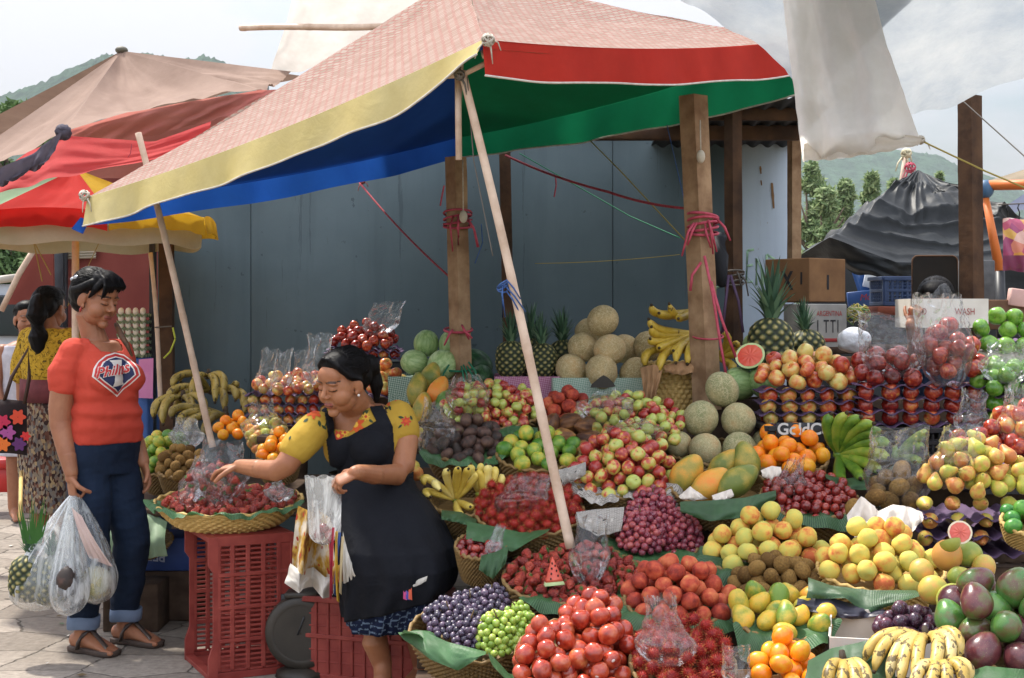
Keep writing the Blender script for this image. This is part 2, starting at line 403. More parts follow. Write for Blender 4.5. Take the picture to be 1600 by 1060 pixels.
# ---- wall of the building behind the stall
def m_wall(name, a, b, c, d):
 t = NT(name)
 col = t.ramp(t.noise(1.1, 7, .62), [(.3, a), (.7, b)])
 st = t.noise(1.0, 6, .6, t.mapping((7, 1, .5)))
 col = t.mix(t.math('MULTIPLY', t.math('SUBTRACT', st, .50, clamp=True), 2.0, clamp=True), col, c); col = t.mix(t.math('MULTIPLY', t.math('GREATER_THAN', t.noise(2.3, 6, .7, t.mapping((9, 1, .35))), .63), .35), col, d)
 sp = t.noise(16, 4, .6)
 col = t.mix(t.math('MULTIPLY', t.math('GREATER_THAN', sp, .70), .5), col, d)
 t.base(col, .85, .15); t.bump(t.noise(3, 6), .15, .02); return t.m
M_WALL = m_wall('grey_painted_metal', '#4a575b', '#59666a', '#434e52', '#2e3538')
M_WALLR = m_wall('pale_painted_metal', '#aebccb', '#c1ccd6', '#9fabb5', '#8b7f70')
M_WOODL = simple('rough_timber', '#7a5d44', '#a98b6c', 9, .85, .2, .5, 30, .006)
M_WOODD = simple('dark_timber', '#3a2a20', '#59412f', 9, .85, .2, .4, 30, .006)
M_BAMBOO = simple('bamboo_pole', '#b59a84', '#d3bca8', 12, .55, .3, .2, 30, .003)
M_STEEL = simple('dark_steel', '#23262b', '#34383d', 9, .5, .4)
DW = 7.75
xl, xm, xr = Xof(246, DW), Xof(1158, DW), Xof(1241, DW)
wt_ = thing('market_wall', (0, DW, 0), 'dull blue grey painted metal wall behind the fruit stall', 'wall')
mb = MB(); ztop = Zof(203, DW)
WX = (0, .16, .78, 1)
for i in range(3):
 a = xl + (xm - xl) * WX[i]; b = xl + (xm - xl) * WX[i + 1]
 zt_ = ztop - (.165 if i < 1 else 0); mb.box(((a + b) / 2, DW + .03, zt_ / 2), (b - a - .003, .06, zt_), ch=.003)
mb.build('wall_panel', M_WALL, wt_)
mb = MB(); mb.box(((xm + xr) / 2, DW + .03, ztop / 2), (xr - xm - .004, .06, ztop), ch=.004); mb.build('pale_panel', M_WALLR, wt_)
mb = MB(); mb.box((xr - 1.0, DW + .02, ztop + .032), (2.05, .14, .06), ch=.01); mb.build('coping', simple('coping_grey', '#a7aaa6', '#8d908c', 5), wt_)
# rust streaks and green graffiti on the end panel
M_RUST = simple('rust', '#7a5a3c', '#93714c', 20, .8); M_GRAF = simple('green_spray_paint', '#8fb592', '#a9c9a8', 15, .7)
def streak(u0, v0, u1, v1, w):
 m_ = MB(); k = 6; rows = []
 for i in range(k + 1):
  q = i / k; p = P(u0 + (u1 - u0) * q, v0 + (v1 - v0) * q, DW - .004); ww = w * (1 - .7 * abs(q - .4)) * (.8 + .3 * rnd.random())
  rows.append([p - Vector((ww, 0, 0)), p + Vector((ww, 0, 0))])
 m_.grid(rows); return m_
mb = MB(); mb.merge(streak(1206, 286, 1209, 326, .008)); mb.merge(streak(1188, 260, 1189, 272, .006)); mb.merge(streak(1189, 282, 1190, 290, .005))
mb.build('rust_streak', M_RUST, wt_, fix=False)
mb = MB()
for path in ([(1168, 392), (1166, 442), (1176, 440)], [(1168, 392), (1178, 390)], [(1167, 416), (1176, 414)], [(1182, 446), (1182, 404), (1190, 420), (1192, 446)], [(1198, 398), (1198, 446)], [(1198, 398), (1210, 405), (1208, 420), (1199, 424)], [(1118, 428), (1126, 420), (1122, 436), (1128, 446), (1119, 450)]):
 mb.tube([P(u, v, DW - .003) for u, v in path], .0075, 6)
mb.v = [(x, DW - .003 + (y - DW + .003) * .15, z) for x, y, z in mb.v]
mb.build('graffiti', M_GRAF, wt_)
def post(name, u, v0, v1, D, w, dep, mat, label, lean=0, rotz=0.0, group=None, cat='post'):
 b = P(u, v1, D); tp = P(u + lean, v0, D); mb = MB()
 Rz = Matrix.Rotation(rotz, 3, 'Z'); rows = []; n = 14
 for k in range(n + 1):
  q = k / n; c = b.lerp(tp, q); r_ = []
  for sx, sy in ((-1, -1), (0, -1.0), (1, -1), (1, 0), (1, 1), (0, 1), (-1, 1), (-1, 0)):
   j = 1 + .05 * noise.noise(Vector((sx * 3 + u, sy * 3, q * 6)))
   r_.append(c + Rz @ Vector((sx * w / 2 * j, sy * dep / 2 * j, 0)))
  rows.append(r_)
 mb.grid(rows, closed=True); mb.f.append(tuple(range(n * 8, n * 8 + 8))); mb.m.append(0)
 o = mb.build(name, mat, smooth='auto'); return tag(o, label, cat, group)
pA = post('wooden_post', 722, 246, 640, 6.35, .068, .068, M_WOODL, 'rough squared timber post in the middle of the stall, tied with red string', -10, R(42))
pB = post('wooden_post', 1105, 150, 640, 6.0, .085, .085, M_WOODL, 'thick pale timber post beside the ripe bananas, wrapped in red ribbons', -22, R(40))
post('wooden_post', 1147, 160, 560, 6.9, .062, .06, M_WOODD, 'narrow dark timber post just right of the pale ribboned post', -2, R(35))
post('wooden_post', 796, 200, 600, 7.55, .06, .05, M_WOODD, 'dark thin post against the grey wall behind the slanted bamboo', -8, 0)
post('wooden_post', 1241, 180, 470, 7.5, .055, .05, M_WOODL, 'weathered post at the right corner of the metal wall', 0, R(20))
post('wooden_post', 1519, 150, 560, 6.6, .085, .075, M_WOODD, 'tall dark post at the right holding the plastic sheet', -4, R(38))
post('steel_post', 239, 380, 760, 7.6, .028, .05, M_STEEL, 'slim dark steel post at the left corner of the grey wall', 0, 0)
post('wooden_post', 262, 380, 720, 7.45, .07, .05, M_WOODD, 'dark brown timber upright at the left end of the grey wall', -2, 0)
# roof over the back of the stall
rt = thing('stall_roof', (0.7, 6.9, 2.2), 'dark sheet roof and brown beam over the back of the stall', 'roof')
mb = MB()
mb.sheet(lambda a, b: Vector((Xof(1045, 6.9) + .78 * a, 6.75 + 1.1 * b, Zof(152, 6.75) - .12 * b + .010 * math.sin(a * 60))), 120, 3); mb.build('roof_sheet', simple('dark_roofing', '#26282a', '#3a3d3f', 4, .7, .3), rt, solid=.006)
mb = MB(); mb.box((Xof(1060, 7.3), 7.3, Zof(208, 7.3)), (1.25, .06, .075), ch=.006); mb.build('beam', M_WOODD, rt)
mb = MB(); mb.box((Xof(1165, 6.95), 6.97, Zof(178, 6.95)), (.60, .05, .06), ch=.006); mb.build('beam', M_WOODD, rt)
# ================================================================== FRUIT: shapes and skins
EYES = [np.array((0., 0., CZ)), np.array((-.7, 0., CZ)), np.array((.7, 0., CZ)), np.array((0, .1, CZ + .35))]
def revolve(prof, seg=20, fr=None, cap=True):
 mb = MB(); rows = []
 for i, (r_, z) in enumerate(prof):
  row = []
  for k in range(seg):
   a = 2 * math.pi * k / seg; q = r_ * (fr(a, i / (len(prof) - 1)) if fr else 1)
   row.append((q * math.cos(a), q * math.sin(a), z))
  rows.append(row)
 mb.grid(rows, 0, True); return mb
def ball(n=12, top=0, bot=0, stretch=1.0, power=1.0, pear=0.0, seg=20, fr=None):
 prof = []
 for i in range(n + 1):
  t = i / n; a = math.pi * t; z = math.cos(a); r_ = math.sin(a) ** power
  z2 = z - top * math.exp(-(r_ / .34) ** 2) * (z > 0) + bot * math.exp(-(r_ / .3) ** 2) * (z < 0)
  prof.append((max(r_, 1e-3) * (1 - pear * max(0, z) ** 1.0), z2 * stretch))
 return revolve(prof, seg, fr)
def jitter(mb, amp, f=1.5, seed=0):
 out = []
 for p in mb.v:
  q = Vector(p); d = noise.noise(q * f + Vector((seed * 7.3, 0, 0))); out.append(tuple(q * (1 + amp * d)))
 mb.v = out; return mb
def bend(mb, k):
 mb.v = [(x + k * z * z, y, z) for x, y, z in mb.v]; return mb
K = {}
def kind(key, name, cat, meshes, r): K[key] = dict(name=name, cat=cat, meshes=meshes, r=r)
M_STEM = simple('fruit_stem', '#4a3a22', '#6b5636', 40, .9)
def apple_mesh(nm, mat, s_=1.0, stretch=.9, n=2):
 out = []
 for i in range(n):
  mb = jitter(ball(13, .26, .12, stretch, .92, -.04, 22, lambda a, t: 1 + .02 * math.cos(5 * a) * t), .10, 1.2, i + len(nm))
  mb.tube([(0, 0, stretch * .70), (.03, .02, stretch * 1.02)], [.035, .03], 5, 1)
  out.append(mb.data(nm, [mat, M_STEM]))
 return out
MA_RED = fruit('red_apple_skin', [(.25, '#571513'), (.5, '#82241c'), (.72, '#a3432a'), (.9, '#bd8d48')], 3.2, .22, .5, .35, .03, zs=.35, coat=.25)
MA_MIX = fruit('blushed_apple_skin', [(.3, '#9a3222'), (.45, '#b85a30'), (.58, '#c28a48'), (.75, '#bcac62')], 1.5, .28, .5, .5, .03, zs=.5, coat=.2)
MA_GRN = fruit('green_apple_skin', [(.3, '#3f701c'), (.7, '#6f9636')], 2, .25, .5, .4, .02, speck='#b4cf7c', speckscale=16, speckamt=.68, coat=.25)
MA_SML = fruit('small_apple_skin', [(.30, '#8e2a26'), (.43, '#b05236'), (.53, '#b0994a'), (.72, '#9ca650')], 1.3, .3, .5, .6, .03, coat=.2)
kind('red_apple', 'red_apple', 'apple', apple_mesh('red_apple', MA_RED), .034)
kind('mix_apple', 'apple', 'apple', apple_mesh('apple', MA_MIX), .033)
kind('green_apple', 'green_apple', 'apple', apple_mesh('green_apple', MA_GRN), .035)
kind('small_apple', 'small_apple', 'apple', apple_mesh('small_apple', MA_SML), .0215)
def peachy(nm, mat, cleft=.06, stretch=.95, n=2, tagm=None):
 out = []
 for i in range(n):
  mb = jitter(ball(13, .14, .05, stretch, .95, 0, 24, lambda a, t: 1 - cleft * math.exp(-((a - math.pi) / .28) ** 2)), .09, 1.2, i + len(nm))
  if tagm and i == 2: q = Vector((.62, -.5, .6)).normalized(); mb.ell(q * .96, (.20, .14, .05), q.to_track_quat('Z', 'Y').to_matrix(), 12, 6, 1)
  out.append(mb.data(nm, [mat, tagm] if tagm else mat))
 return out
M_PEACH = fruit('yellow_peach_skin', [(.26, '#b5603a'), (.38, '#c48f48'), (.5, '#bfa850'), (.75, '#aca957')], 1.1, .7, .15, .4, .02, sss=.05)
M_RPEACH = fruit('red_peach_skin', [(.3, '#742822'), (.5, '#9c3d2b'), (.75, '#b3603e'), (.95, '#c29050')], 1.3, .62, .2, .35, .02, speck='#d4a06c', speckscale=40, speckamt=.68)
M_NECT = fruit('nectarine_skin', [(.25, '#741f16'), (.5, '#98331f'), (.74, '#ae5434'), (.95, '#b98c50')], 1.2, .2, .5, .3, .02, coat=.35)
kind('peach', 'yellow_peach', 'peach', peachy('yellow_peach', M_PEACH), .0325)
kind('red_peach', 'red_peach', 'peach', peachy('red_peach', M_RPEACH), .0285)
kind('nectarine', 'nectarine', 'nectarine', peachy('nectarine', M_NECT, .04, .95, 3, simple('fruit_sticker', '#c9b8b0', None, rough=.5)), .0278)
M_ORANGE = fruit('orange_skin', [(.3, '#d9730f'), (.7, '#e89a22')], 2, .38, .45, .5, .12, 60, sss=.08)
M_TANG = fruit('tangerine_skin', [(.3, '#e0740c'), (.7, '#ee9a1e')], 2, .3, .5, .4, .12, 60, coat=.2)
M_LIME = fruit('green_orange_skin', [(.25, '#3f6a22'), (.5, '#6d8a30'), (.75, '#a9a23c'), (.95, '#c08e34')], 1.3, .4, .4, .6, .12, 60)
M_LIME2 = fruit('lime_skin', [(.25, '#2d6a2a'), (.75, '#5d943a')], 2, .35, .4, .5, .1, 60)
def citrus(nm, mat, st=.95): return [jitter(ball(12, .06, .04, st, 1, 0, 20), .03, 1.5, i).data(nm, mat) for i in range(2)]
kind('orange', 'orange', 'orange', citrus('orange', M_ORANGE), .033)
kind('tangerine', 'tangerine', 'tangerine', citrus('tangerine', M_TANG, .84), .030)
kind('green_orange', 'green_orange', 'orange', citrus('green_orange', M_LIME), .031)
kind('lime', 'lime', 'lime', citrus('lime', M_LIME2, 1.08), .024)
M_GRAPEF = fruit('grapefruit_skin', [(.3, '#77863a'), (.55, '#a39a44'), (.8, '#c08a48')], 1.0, .42, .4, .55, .12, 50)
kind('grapefruit', 'grapefruit', 'grapefruit', citrus('grapefruit', M_GRAPEF, .92), .043)
def oval(nm, mat, st, n=2, amp=.06, pear=0.0, bd=0.0): return [bend(jitter(ball(13, 0, 0, st, .92, pear, 18), amp, 1.1, i), bd).data(nm, mat) for i in range(n)]
M_KIWI = fruit('kiwi_skin', [(.3, '#5a4224'), (.7, '#7f6236')], 4, .85, .15, .4, .3, 90, sss=0)
kind('kiwi', 'kiwi_fruit', 'kiwi', oval('kiwi_fruit', M_KIWI, 1.22), .024)
M_AVO = fruit('avocado_skin', [(.3, '#2c2420'), (.55, '#4a352e'), (.78, '#60483a'), (.95, '#4d6434')], 1.6, .5, .3, .5, .5, 22, sss=0)
kind('avocado', 'dark_avocado', 'avocado', oval('dark_avocado', M_AVO, 1.3, pear=.12), .024)
M_PLUMR = fruit('red_plum_skin', [(.3, '#5a1618'), (.6, '#7f2620'), (.85, '#9c4230')], 2, .22, .5, .35, .02, coat=.3)
kind('red_plum', 'small_red_plum', 'plum', oval('small_red_plum', M_PLUMR, 1.08), .0165)
M_PLUMD = fruit('dark_plum_skin', [(.3, '#241420'), (.6, '#43202e'), (.85, '#5d2c3a')], 2, .3, .5, .35, .02, speck='#7d6a80', speckscale=6, speckamt=.6)
kind('dark_plum', 'dark_plum', 'plum', oval('dark_plum', M_PLUMD, 1.0), .0215)
M_MANGO = fruit('mango_skin', [(.22, '#3f1c24'), (.42, '#5d2e30'), (.55, '#57552f'), (.7, '#3f6a30'), (.9, '#5b8038')], .9, .28, .5, .65, .02, speck='#b3a878', speckscale=26, speckamt=.70, coat=.2)
kind('mango', 'mango', 'mango', [bend(jitter(ball(14, 0, 0, 1.22, .9, .1, 20), .06, 1, i), .10).data('mango', M_MANGO) for i in range(2)], .043)
M_MANZ = fruit('yellow_mango_skin', [(.25, '#5f7a2c'), (.5, '#b39a36'), (.75, '#cf9a34'), (.95, '#c77a34')], .9, .4, .4, .6, .02, speck='#5a3f1c', speckscale=22, speckamt=.72)
kind('yellow_mango', 'yellow_mango', 'mango', [bend(jitter(ball(13, 0, 0, 1.35, .9, .14, 18), .06, 1, i), .14).data('yellow_mango', M_MANZ) for i in range(2)], .031)
M_PEAR = fruit('pear_skin', [(.28, '#b06a3a'), (.42, '#c29450'), (.6, '#b0a648'), (.85, '#94a040')], 1.1, .45, .35, .5, .05, speck='#80682c', speckscale=40, speckamt=.68)
def pear_mesh():
 out = []
 for i in range(2):
  prof = [(.001, -.92), (.2, -.97), (.5, -.92), (.8, -.68), (.96, -.3), (.95, .05), (.8, .42), (.6, .75), (.46, 1.02), (.34, 1.22), (.16, 1.33), (.001, 1.34)]
  mb = jitter(revolve(prof, 18), .05, 1.1, i); mb.tube([(0, 0, 1.3), (.08, 0, 1.62)], [.04, .05], 5, 1); out.append(mb.data('pear', [M_PEAR, M_STEM]))
 return out
kind('pear', 'pear', 'pear', pear_mesh(), .029)
M_PAPAYA = fruit('papaya_skin', [(.25, '#5f6a2e'), (.45, '#94843a'), (.62, '#c08c38'), (.85, '#d0762c')], .8, .45, .35, .5, .04, speck='#5a4a20', speckscale=26, speckamt=.72)
def papaya_mesh():
 out = []
 for i in range(3):
  prof = [(.001, -1.62), (.12, -1.58), (.42, -1.38), (.74, -1.0), (.95, -.5), (1, -.1), (.93, .35), (.76, .85), (.55, 1.25), (.32, 1.5), (.12, 1.6), (.001, 1.6)]
  out.append(jitter(revolve(prof, 24, lambda a, t: 1 + .03 * math.cos(5 * a)), .05, .8, i + 3).data('papaya', M_PAPAYA))
 return out
kind('papaya', 'papaya', 'papaya', papaya_mesh(), .048)
M_GPAP = fruit('green_papaya_skin', [(.3, '#4d7030'), (.7, '#83964a')], 1, .45, .35, .3, .04)
kind('green_papaya', 'green_papaya', 'papaya', [jitter(revolve([(.001, -1.4), (.4, -1.25), (.8, -.8), (1, -.1), (.9, .5), (.6, 1.05), (.3, 1.35), (.001, 1.42)], 22), .05, .8, 9).data('green_papaya', M_GPAP)], .045)
def m_melon(nm='netted_melon_skin', st=[(.35, '#8a8a62'), (.6, '#a89c72'), (.8, '#b39668')], nc='#c9bd98'):
 t = NT(nm)
 v = t.n('ShaderNodeTexVoronoi', feature='DISTANCE_TO_EDGE'); v.inputs['Scale'].default_value = 7
 nz = t.n('ShaderNodeTexNoise'); nz.inputs['Scale'].default_value = 6; t.l(t.co.outputs['Object'], nz.inputs['Vector'])
 w = t.n('ShaderNodeMixRGB'); w.inputs[0].default_value = .25; t.l(t.co.outputs['Object'], w.inputs[1]); t.l(nz.outputs['Color'], w.inputs[2]); t.l(w.outputs[0], v.inputs['Vector'])
 big = t.noise(1.6, 4)
 skin = t.ramp(t.math('ADD', big, t.math('MULTIPLY', t.math('SUBTRACT', t.rand(), .5), .25)), st)
 net = t.math('LESS_THAN', v.outputs['Distance'], .055)
 c = t.mix(t.math('MULTIPLY', net, .6), skin, nc)
 t.base(c, .75, .2); t.bump(t.math('ADD', net, t.noise(40, 3)), .25, .02); return t.m
def melon_mesh(M_, a): return [jitter(ball(16, .03, .03, .97, 1, 0, 40, lambda a_, t: 1 + a * math.cos(10 * a_)), .04, 1, i).data('netted_melon', M_) for i in range(2)]
kind('melon', 'netted_melon', 'melon', melon_mesh(m_melon(), .006), .068)
kind('cmelon', 'cream_melon', 'melon', melon_mesh(m_melon('cream_melon_skin', [(.35, '#a89468'), (.6, '#bfa678'), (.8, '#c49f6c')], '#d8c8a4'), .016), .068)
def m_wmelon(name, a, b, c):
 t = NT(name); n_ = t.noise(2.2, 5, .6, t.mapping((2.2, 2.2, .5)), .5)
 t.base(t.ramp(t.math('ADD', n_, t.math('MULTIPLY', t.math('SUBTRACT', t.rand(), .5), .2)), [(.3, a), (.5, b), (.7, c)]), .42, .4); return t.m
kind('wmelon', 'watermelon', 'watermelon', [jitter(ball(16, .02, .02, 1.14, 1, 0, 28), .03, 1, i).data('watermelon', m_wmelon('pale_watermelon_skin', '#6d8a4e', '#8aa568', '#a9bd86')) for i in range(2)], .066)
kind('dmelon', 'watermelon', 'watermelon', [jitter(ball(16, .02, .02, 1.2, 1, 0, 28), .03, 1, 4).data('watermelon', m_wmelon('dark_watermelon_skin', '#1e3a24', '#2f5634', '#4a7048'))], .07)
# strawberry: seeded cone with a leafy calyx
def m_straw():
 t = NT('strawberry_skin')
 v = t.n('ShaderNodeTexVoronoi'); v.inputs['Scale'].default_value = 4.2; t.l(t.co.outputs['Object'], v.inputs['Vector'])
 c = t.ramp(t.math('ADD', t.noise(1.2, 3), t.math('MULTIPLY', t.math('SUBTRACT', t.rand(), .5), .5)), [(.3, '#82201a'), (.6, '#a83224'), (.85, '#bd4c34')])
 c = t.mix(t.math('MULTIPLY', t.math('LESS_THAN', v.outputs['Distance'], .16), .8), c, '#d0a04c')
 t.base(c, .3, .5, Coat_Weight=.2); t.bump(v.outputs['Distance'], .5, .12); return t.m
M_STRAW = m_straw(); M_CALYX = simple('strawberry_calyx', '#2d5a26', '#4a7a34', 3, .7)
def straw_mesh():
 out = []
 for i in range(3):
  prof = [(.001, -1.25), (.22, -1.18), (.5, -.85), (.78, -.35), (.98, .15), (1.0, .5), (.85, .78), (.5, .9), (.001, .88)]
  mb = jitter(revolve(prof, 14), .12, 1, i + 2)
  for k in range(7):
   a = k * .9 + i; l = rnd.uniform(.7, 1.05); d = Vector((math.cos(a), math.sin(a), 0)); s_ = Vector((-d.y, d.x, 0))
   mb.add([Vector((0, 0, .93)), d * l * .5 + s_ * .2 + Vector((0, 0, 1.0)), d * l + Vector((0, 0, .72)), d * l * .5 - s_ * .2 + Vector((0, 0, 1.0))], [(0, 1, 2, 3)], 1)
  mb.tube([(0, 0, .9), (.05, .05, 1.3)], [.06, .05], 5, 1)
  out.append(mb.data('strawberry', [M_STRAW, M_CALYX]))
 return out
kind('strawberry', 'strawberry', 'strawberry', straw_mesh(), .0150)
# rambutan: small ball with soft hooked hairs
M_RAMB = fruit('rambutan_skin', [(.3, '#6d1416'), (.7, '#96241c')], 2, .5, .3, .3, .1)
def m_hair():
 t = NT('rambutan_hair'); z = t.n('ShaderNodeNewGeometry').outputs['Random Per Island']
 t.base(t.ramp(z, [(.1, '#8a1a18'), (.55, '#b8402a'), (.95, '#b88a48')]), .6, .3); return t.m
M_RHAIR = m_hair()
def ramb_mesh():
 out = []
 for i in range(3):
  mb = ball(10, 0, 0, 1.12, 1, 0, 14); mb.v = [tuple(Vector(p) * .8) for p in mb.v]; rg = random.Random(i)
  for k in range(110):
   z = 1 - 2 * (k + .5) / 110; a = k * 2.39996; q = math.sqrt(1 - z * z); d = Vector((q * math.cos(a), q * math.sin(a), z))
   s_ = d.orthogonal().normalized() * .055; e = d * rg.uniform(1.12, 1.36) + Vector((rg.gauss(0, .1), rg.gauss(0, .1), rg.gauss(0, .1) - .06)); o = s_.cross(d)
   b0 = d * .76; m1 = d * 1.05 + s_ * .3
   mb.add([b0 + s_, b0 - s_ * .5 + o, b0 - s_ * .5 - o, m1 + s_ * .6, m1 - s_ * .3 + o * .6, m1 - s_ * .3 - o * .6, e], [(0, 1, 4, 3), (1, 2, 5, 4), (2, 0, 3, 5), (3, 4, 6), (4, 5, 6), (5, 3, 6)], 1)
  out.append(mb.data('rambutan', [M_RAMB, M_RHAIR]))
 return out
kind('rambutan', 'rambutan', 'rambutan', ramb_mesh(), .0205)
M_COCOA = fruit('cocoa_pod_skin', [(.3, '#3d2418'), (.55, '#6a4426'), (.8, '#9a6c34')], 2, .5, .35, .3, .3, 30, zs=.4)
kind('cocoa', 'cocoa_pod', 'cocoa pod', [jitter(revolve([(.001, -1.75), (.25, -1.55), (.65, -1.05), (.95, -.4), (1, .2), (.8, .9), (.45, 1.4), (.2, 1.65), (.001, 1.7)], 40, lambda a, t: 1 + .09 * abs(math.cos(5 * a)) - .04), .06, 1, i).data('cocoa_pod', M_COCOA) for i in range(2)], .036)
M_GRAPER = fruit('red_grape_skin', [(.3, '#5c1a2c'), (.6, '#84303c'), (.85, '#a45248')], 1.5, .3, .5, .5, .02, sss=.12, speck='#b08a90', speckscale=4, speckamt=.62)
M_GRAPEP = fruit('purple_grape_skin', [(.3, '#1c1624'), (.6, '#382a3c'), (.85, '#5a4254')], 1.5, .35, .5, .5, .02, speck='#7a7488', speckscale=4, speckamt=.58)
M_GRAPEG = fruit('green_grape_skin', [(.3, '#6f8a34'), (.6, '#93a848'), (.85, '#b0b45c')], 1.5, .28, .5, .5, .02, sss=.2)
for k_, nm_, mt_, r_ in (('rgrape', 'grape', M_GRAPER, .0122), ('pgrape', 'grape', M_GRAPEP, .0108), ('ggrape', 'grape', M_GRAPEG, .0112)):
 kind(k_, nm_, 'grape', [ball(9, 0, 0, 1.12, 1, 0, 12).data(nm_, mt_)], r_)
M_EGG = simple('egg_shell', '#d8cdbc', '#e6dccd', 3, .5)
def put(key, loc, label, group=None, s=1.0, rot=None, parent=None, name=None):
 k = K[key]; me = k['meshes'][rnd.randrange(len(k['meshes']))]
 o = bpy.data.objects.new(name or k['name'], me); C.objects.link(o)
 o.rotation_mode = 'QUATERNION'
 o.rotation_quaternion = (rot.to_quaternion() if rot is not None else Euler((rnd.uniform(0, 6.28), rnd.uniform(-1.2, 1.2), rnd.uniform(0, 6.28))).to_quaternion())
 q = k['r'] * s; e = .07 if k['r'] > .013 else .03; o.scale = tuple(q * rnd.uniform(1 - e, 1 + e) for _ in range(3)); place(o, loc, parent)
 if parent is None: tag(o, label, k['cat'], group)
 return o
def fruit_at(key, u, v, D, label, group=None, rpx=None, rot=None, s=1.0):
 """a single fruit whose middle shows at (u, v); rpx: its radius in photo pixels"""
 if rpx: s = rpx * D / F / K[key]['r']
 return put(key, P(u, v, D), label, group, s, rot)
# ------------------------------------------------------------------ heaps of fruit
def pack(r, rx, ry, h, slope, nmax, seed, p=.75, fill=.95):
 g = np.random.default_rng(seed); cs = np.zeros((0, 3)); d2r = (2 * r * fill) ** 2
 ex, ey = max(rx - r * .35, r * .3), max(ry - r * .35, r * .3)
 while len(cs) < nmax:
  k = 420; a = g.uniform(0, 2 * math.pi, k); q = np.sqrt(g.uniform(0, 1, k)); x = ex * q * np.cos(a); y = ey * q * np.sin(a)
  base = slope * y; z = base + r * .8
  if len(cs):
   dd = (x[:, None] - cs[None, :, 0]) ** 2 + (y[:, None] - cs[None, :, 1]) ** 2
   zz = np.where(dd < d2r, cs[None, :, 2] + np.sqrt(np.maximum(d2r - dd, 0)), -9); z = np.maximum(z, zz.max(1))
  cap = base + h * np.maximum(0, 1 - q ** 2) ** p + r * .95
  ok = z <= cap
  if not ok.any(): break
  sc_ = np.where(ok, z - base + g.uniform(0, r * .25, k), 99); i = int(sc_.argmin()); cs = np.vstack([cs, [x[i], y[i], z[i]]])
 return cs
def visible(cs, r, extra=None):
 """which of the packed fruits can be seen from the camera or a step to either side"""
 keep = np.zeros(len(cs), bool); n = 26; i = np.arange(n); zz = 1 - 2 * (i + .5) / n; aa = i * 2.39996; q = np.sqrt(1 - zz ** 2)
 dirs = np.stack([q * np.cos(aa), q * np.sin(aa), zz], 1)
 for e in EYES:
  for j in range(len(cs)):
   if keep[j]: continue
   to = e - cs[j]; to /= np.linalg.norm(to)
   pts = cs[j] + dirs[dirs @ to > .05] * r * .97
   v = e - pts; L_ = np.linalg.norm(v, axis=1); v = v / L_[:, None]
   oc = pts[:, None, :] - np.delete(cs, j, 0)[None]; b = (oc * v[:, None, :]).sum(2); c_ = (oc ** 2).sum(2) - (r * .93) ** 2
   hit = ((b * b - c_ > 0) & (b < 0)).any(1)
   if (~hit).sum() >= 2: keep[j] = True
 return keep
class Heap: pass
def heap(key, u0, u1, vt, vf, D, ry, label, group, slope=.32, s=1.0, seed=0, nmax=160, p=.75, rot=None, fill=.95, parent_fn=None, hmul=1.0):
 H = Heap(); r = K[key]['r'] * s
 H.rx = (u1 - u0) / 2 * D / F; H.ry = ry; H.slope = slope; H.key = key
 zf = Zof(vf, D - ry); H.c = Vector((Xof((u0 + u1) / 2, D), D, zf + slope * ry)); H.r = r
 H.h = max(r * 1.2, (Zof(vt, D + ry * .15) - H.c.z - slope * ry * .15 - r * .5)) * hmul
 cs = pack(r, H.rx, ry, H.h, slope, nmax, seed + 17, p, fill)
 w = cs + np.array(H.c); kp = visible(w, r); H.pts = w[kp]; H.obj = []
 for c_ in H.pts:
  H.obj.append(put(key, Vector(c_), label, group, s * rnd.uniform(.93, 1.05), rot(rnd) if rot else None))
 H.base = lambda x, y: H.c.z + H.slope * (y - H.c.y)
 return H
def pourspec(u0, u1, vt, vf, D, ry, slope=.32):
 H = Heap(); H.rx = (u1 - u0) / 2 * D / F; H.ry = ry; H.slope = slope; zf = Zof(vf, D - ry); H.c = Vector((Xof((u0 + u1) / 2, D), D, zf + slope * ry)); H.r = .02; H.h = .05; return H
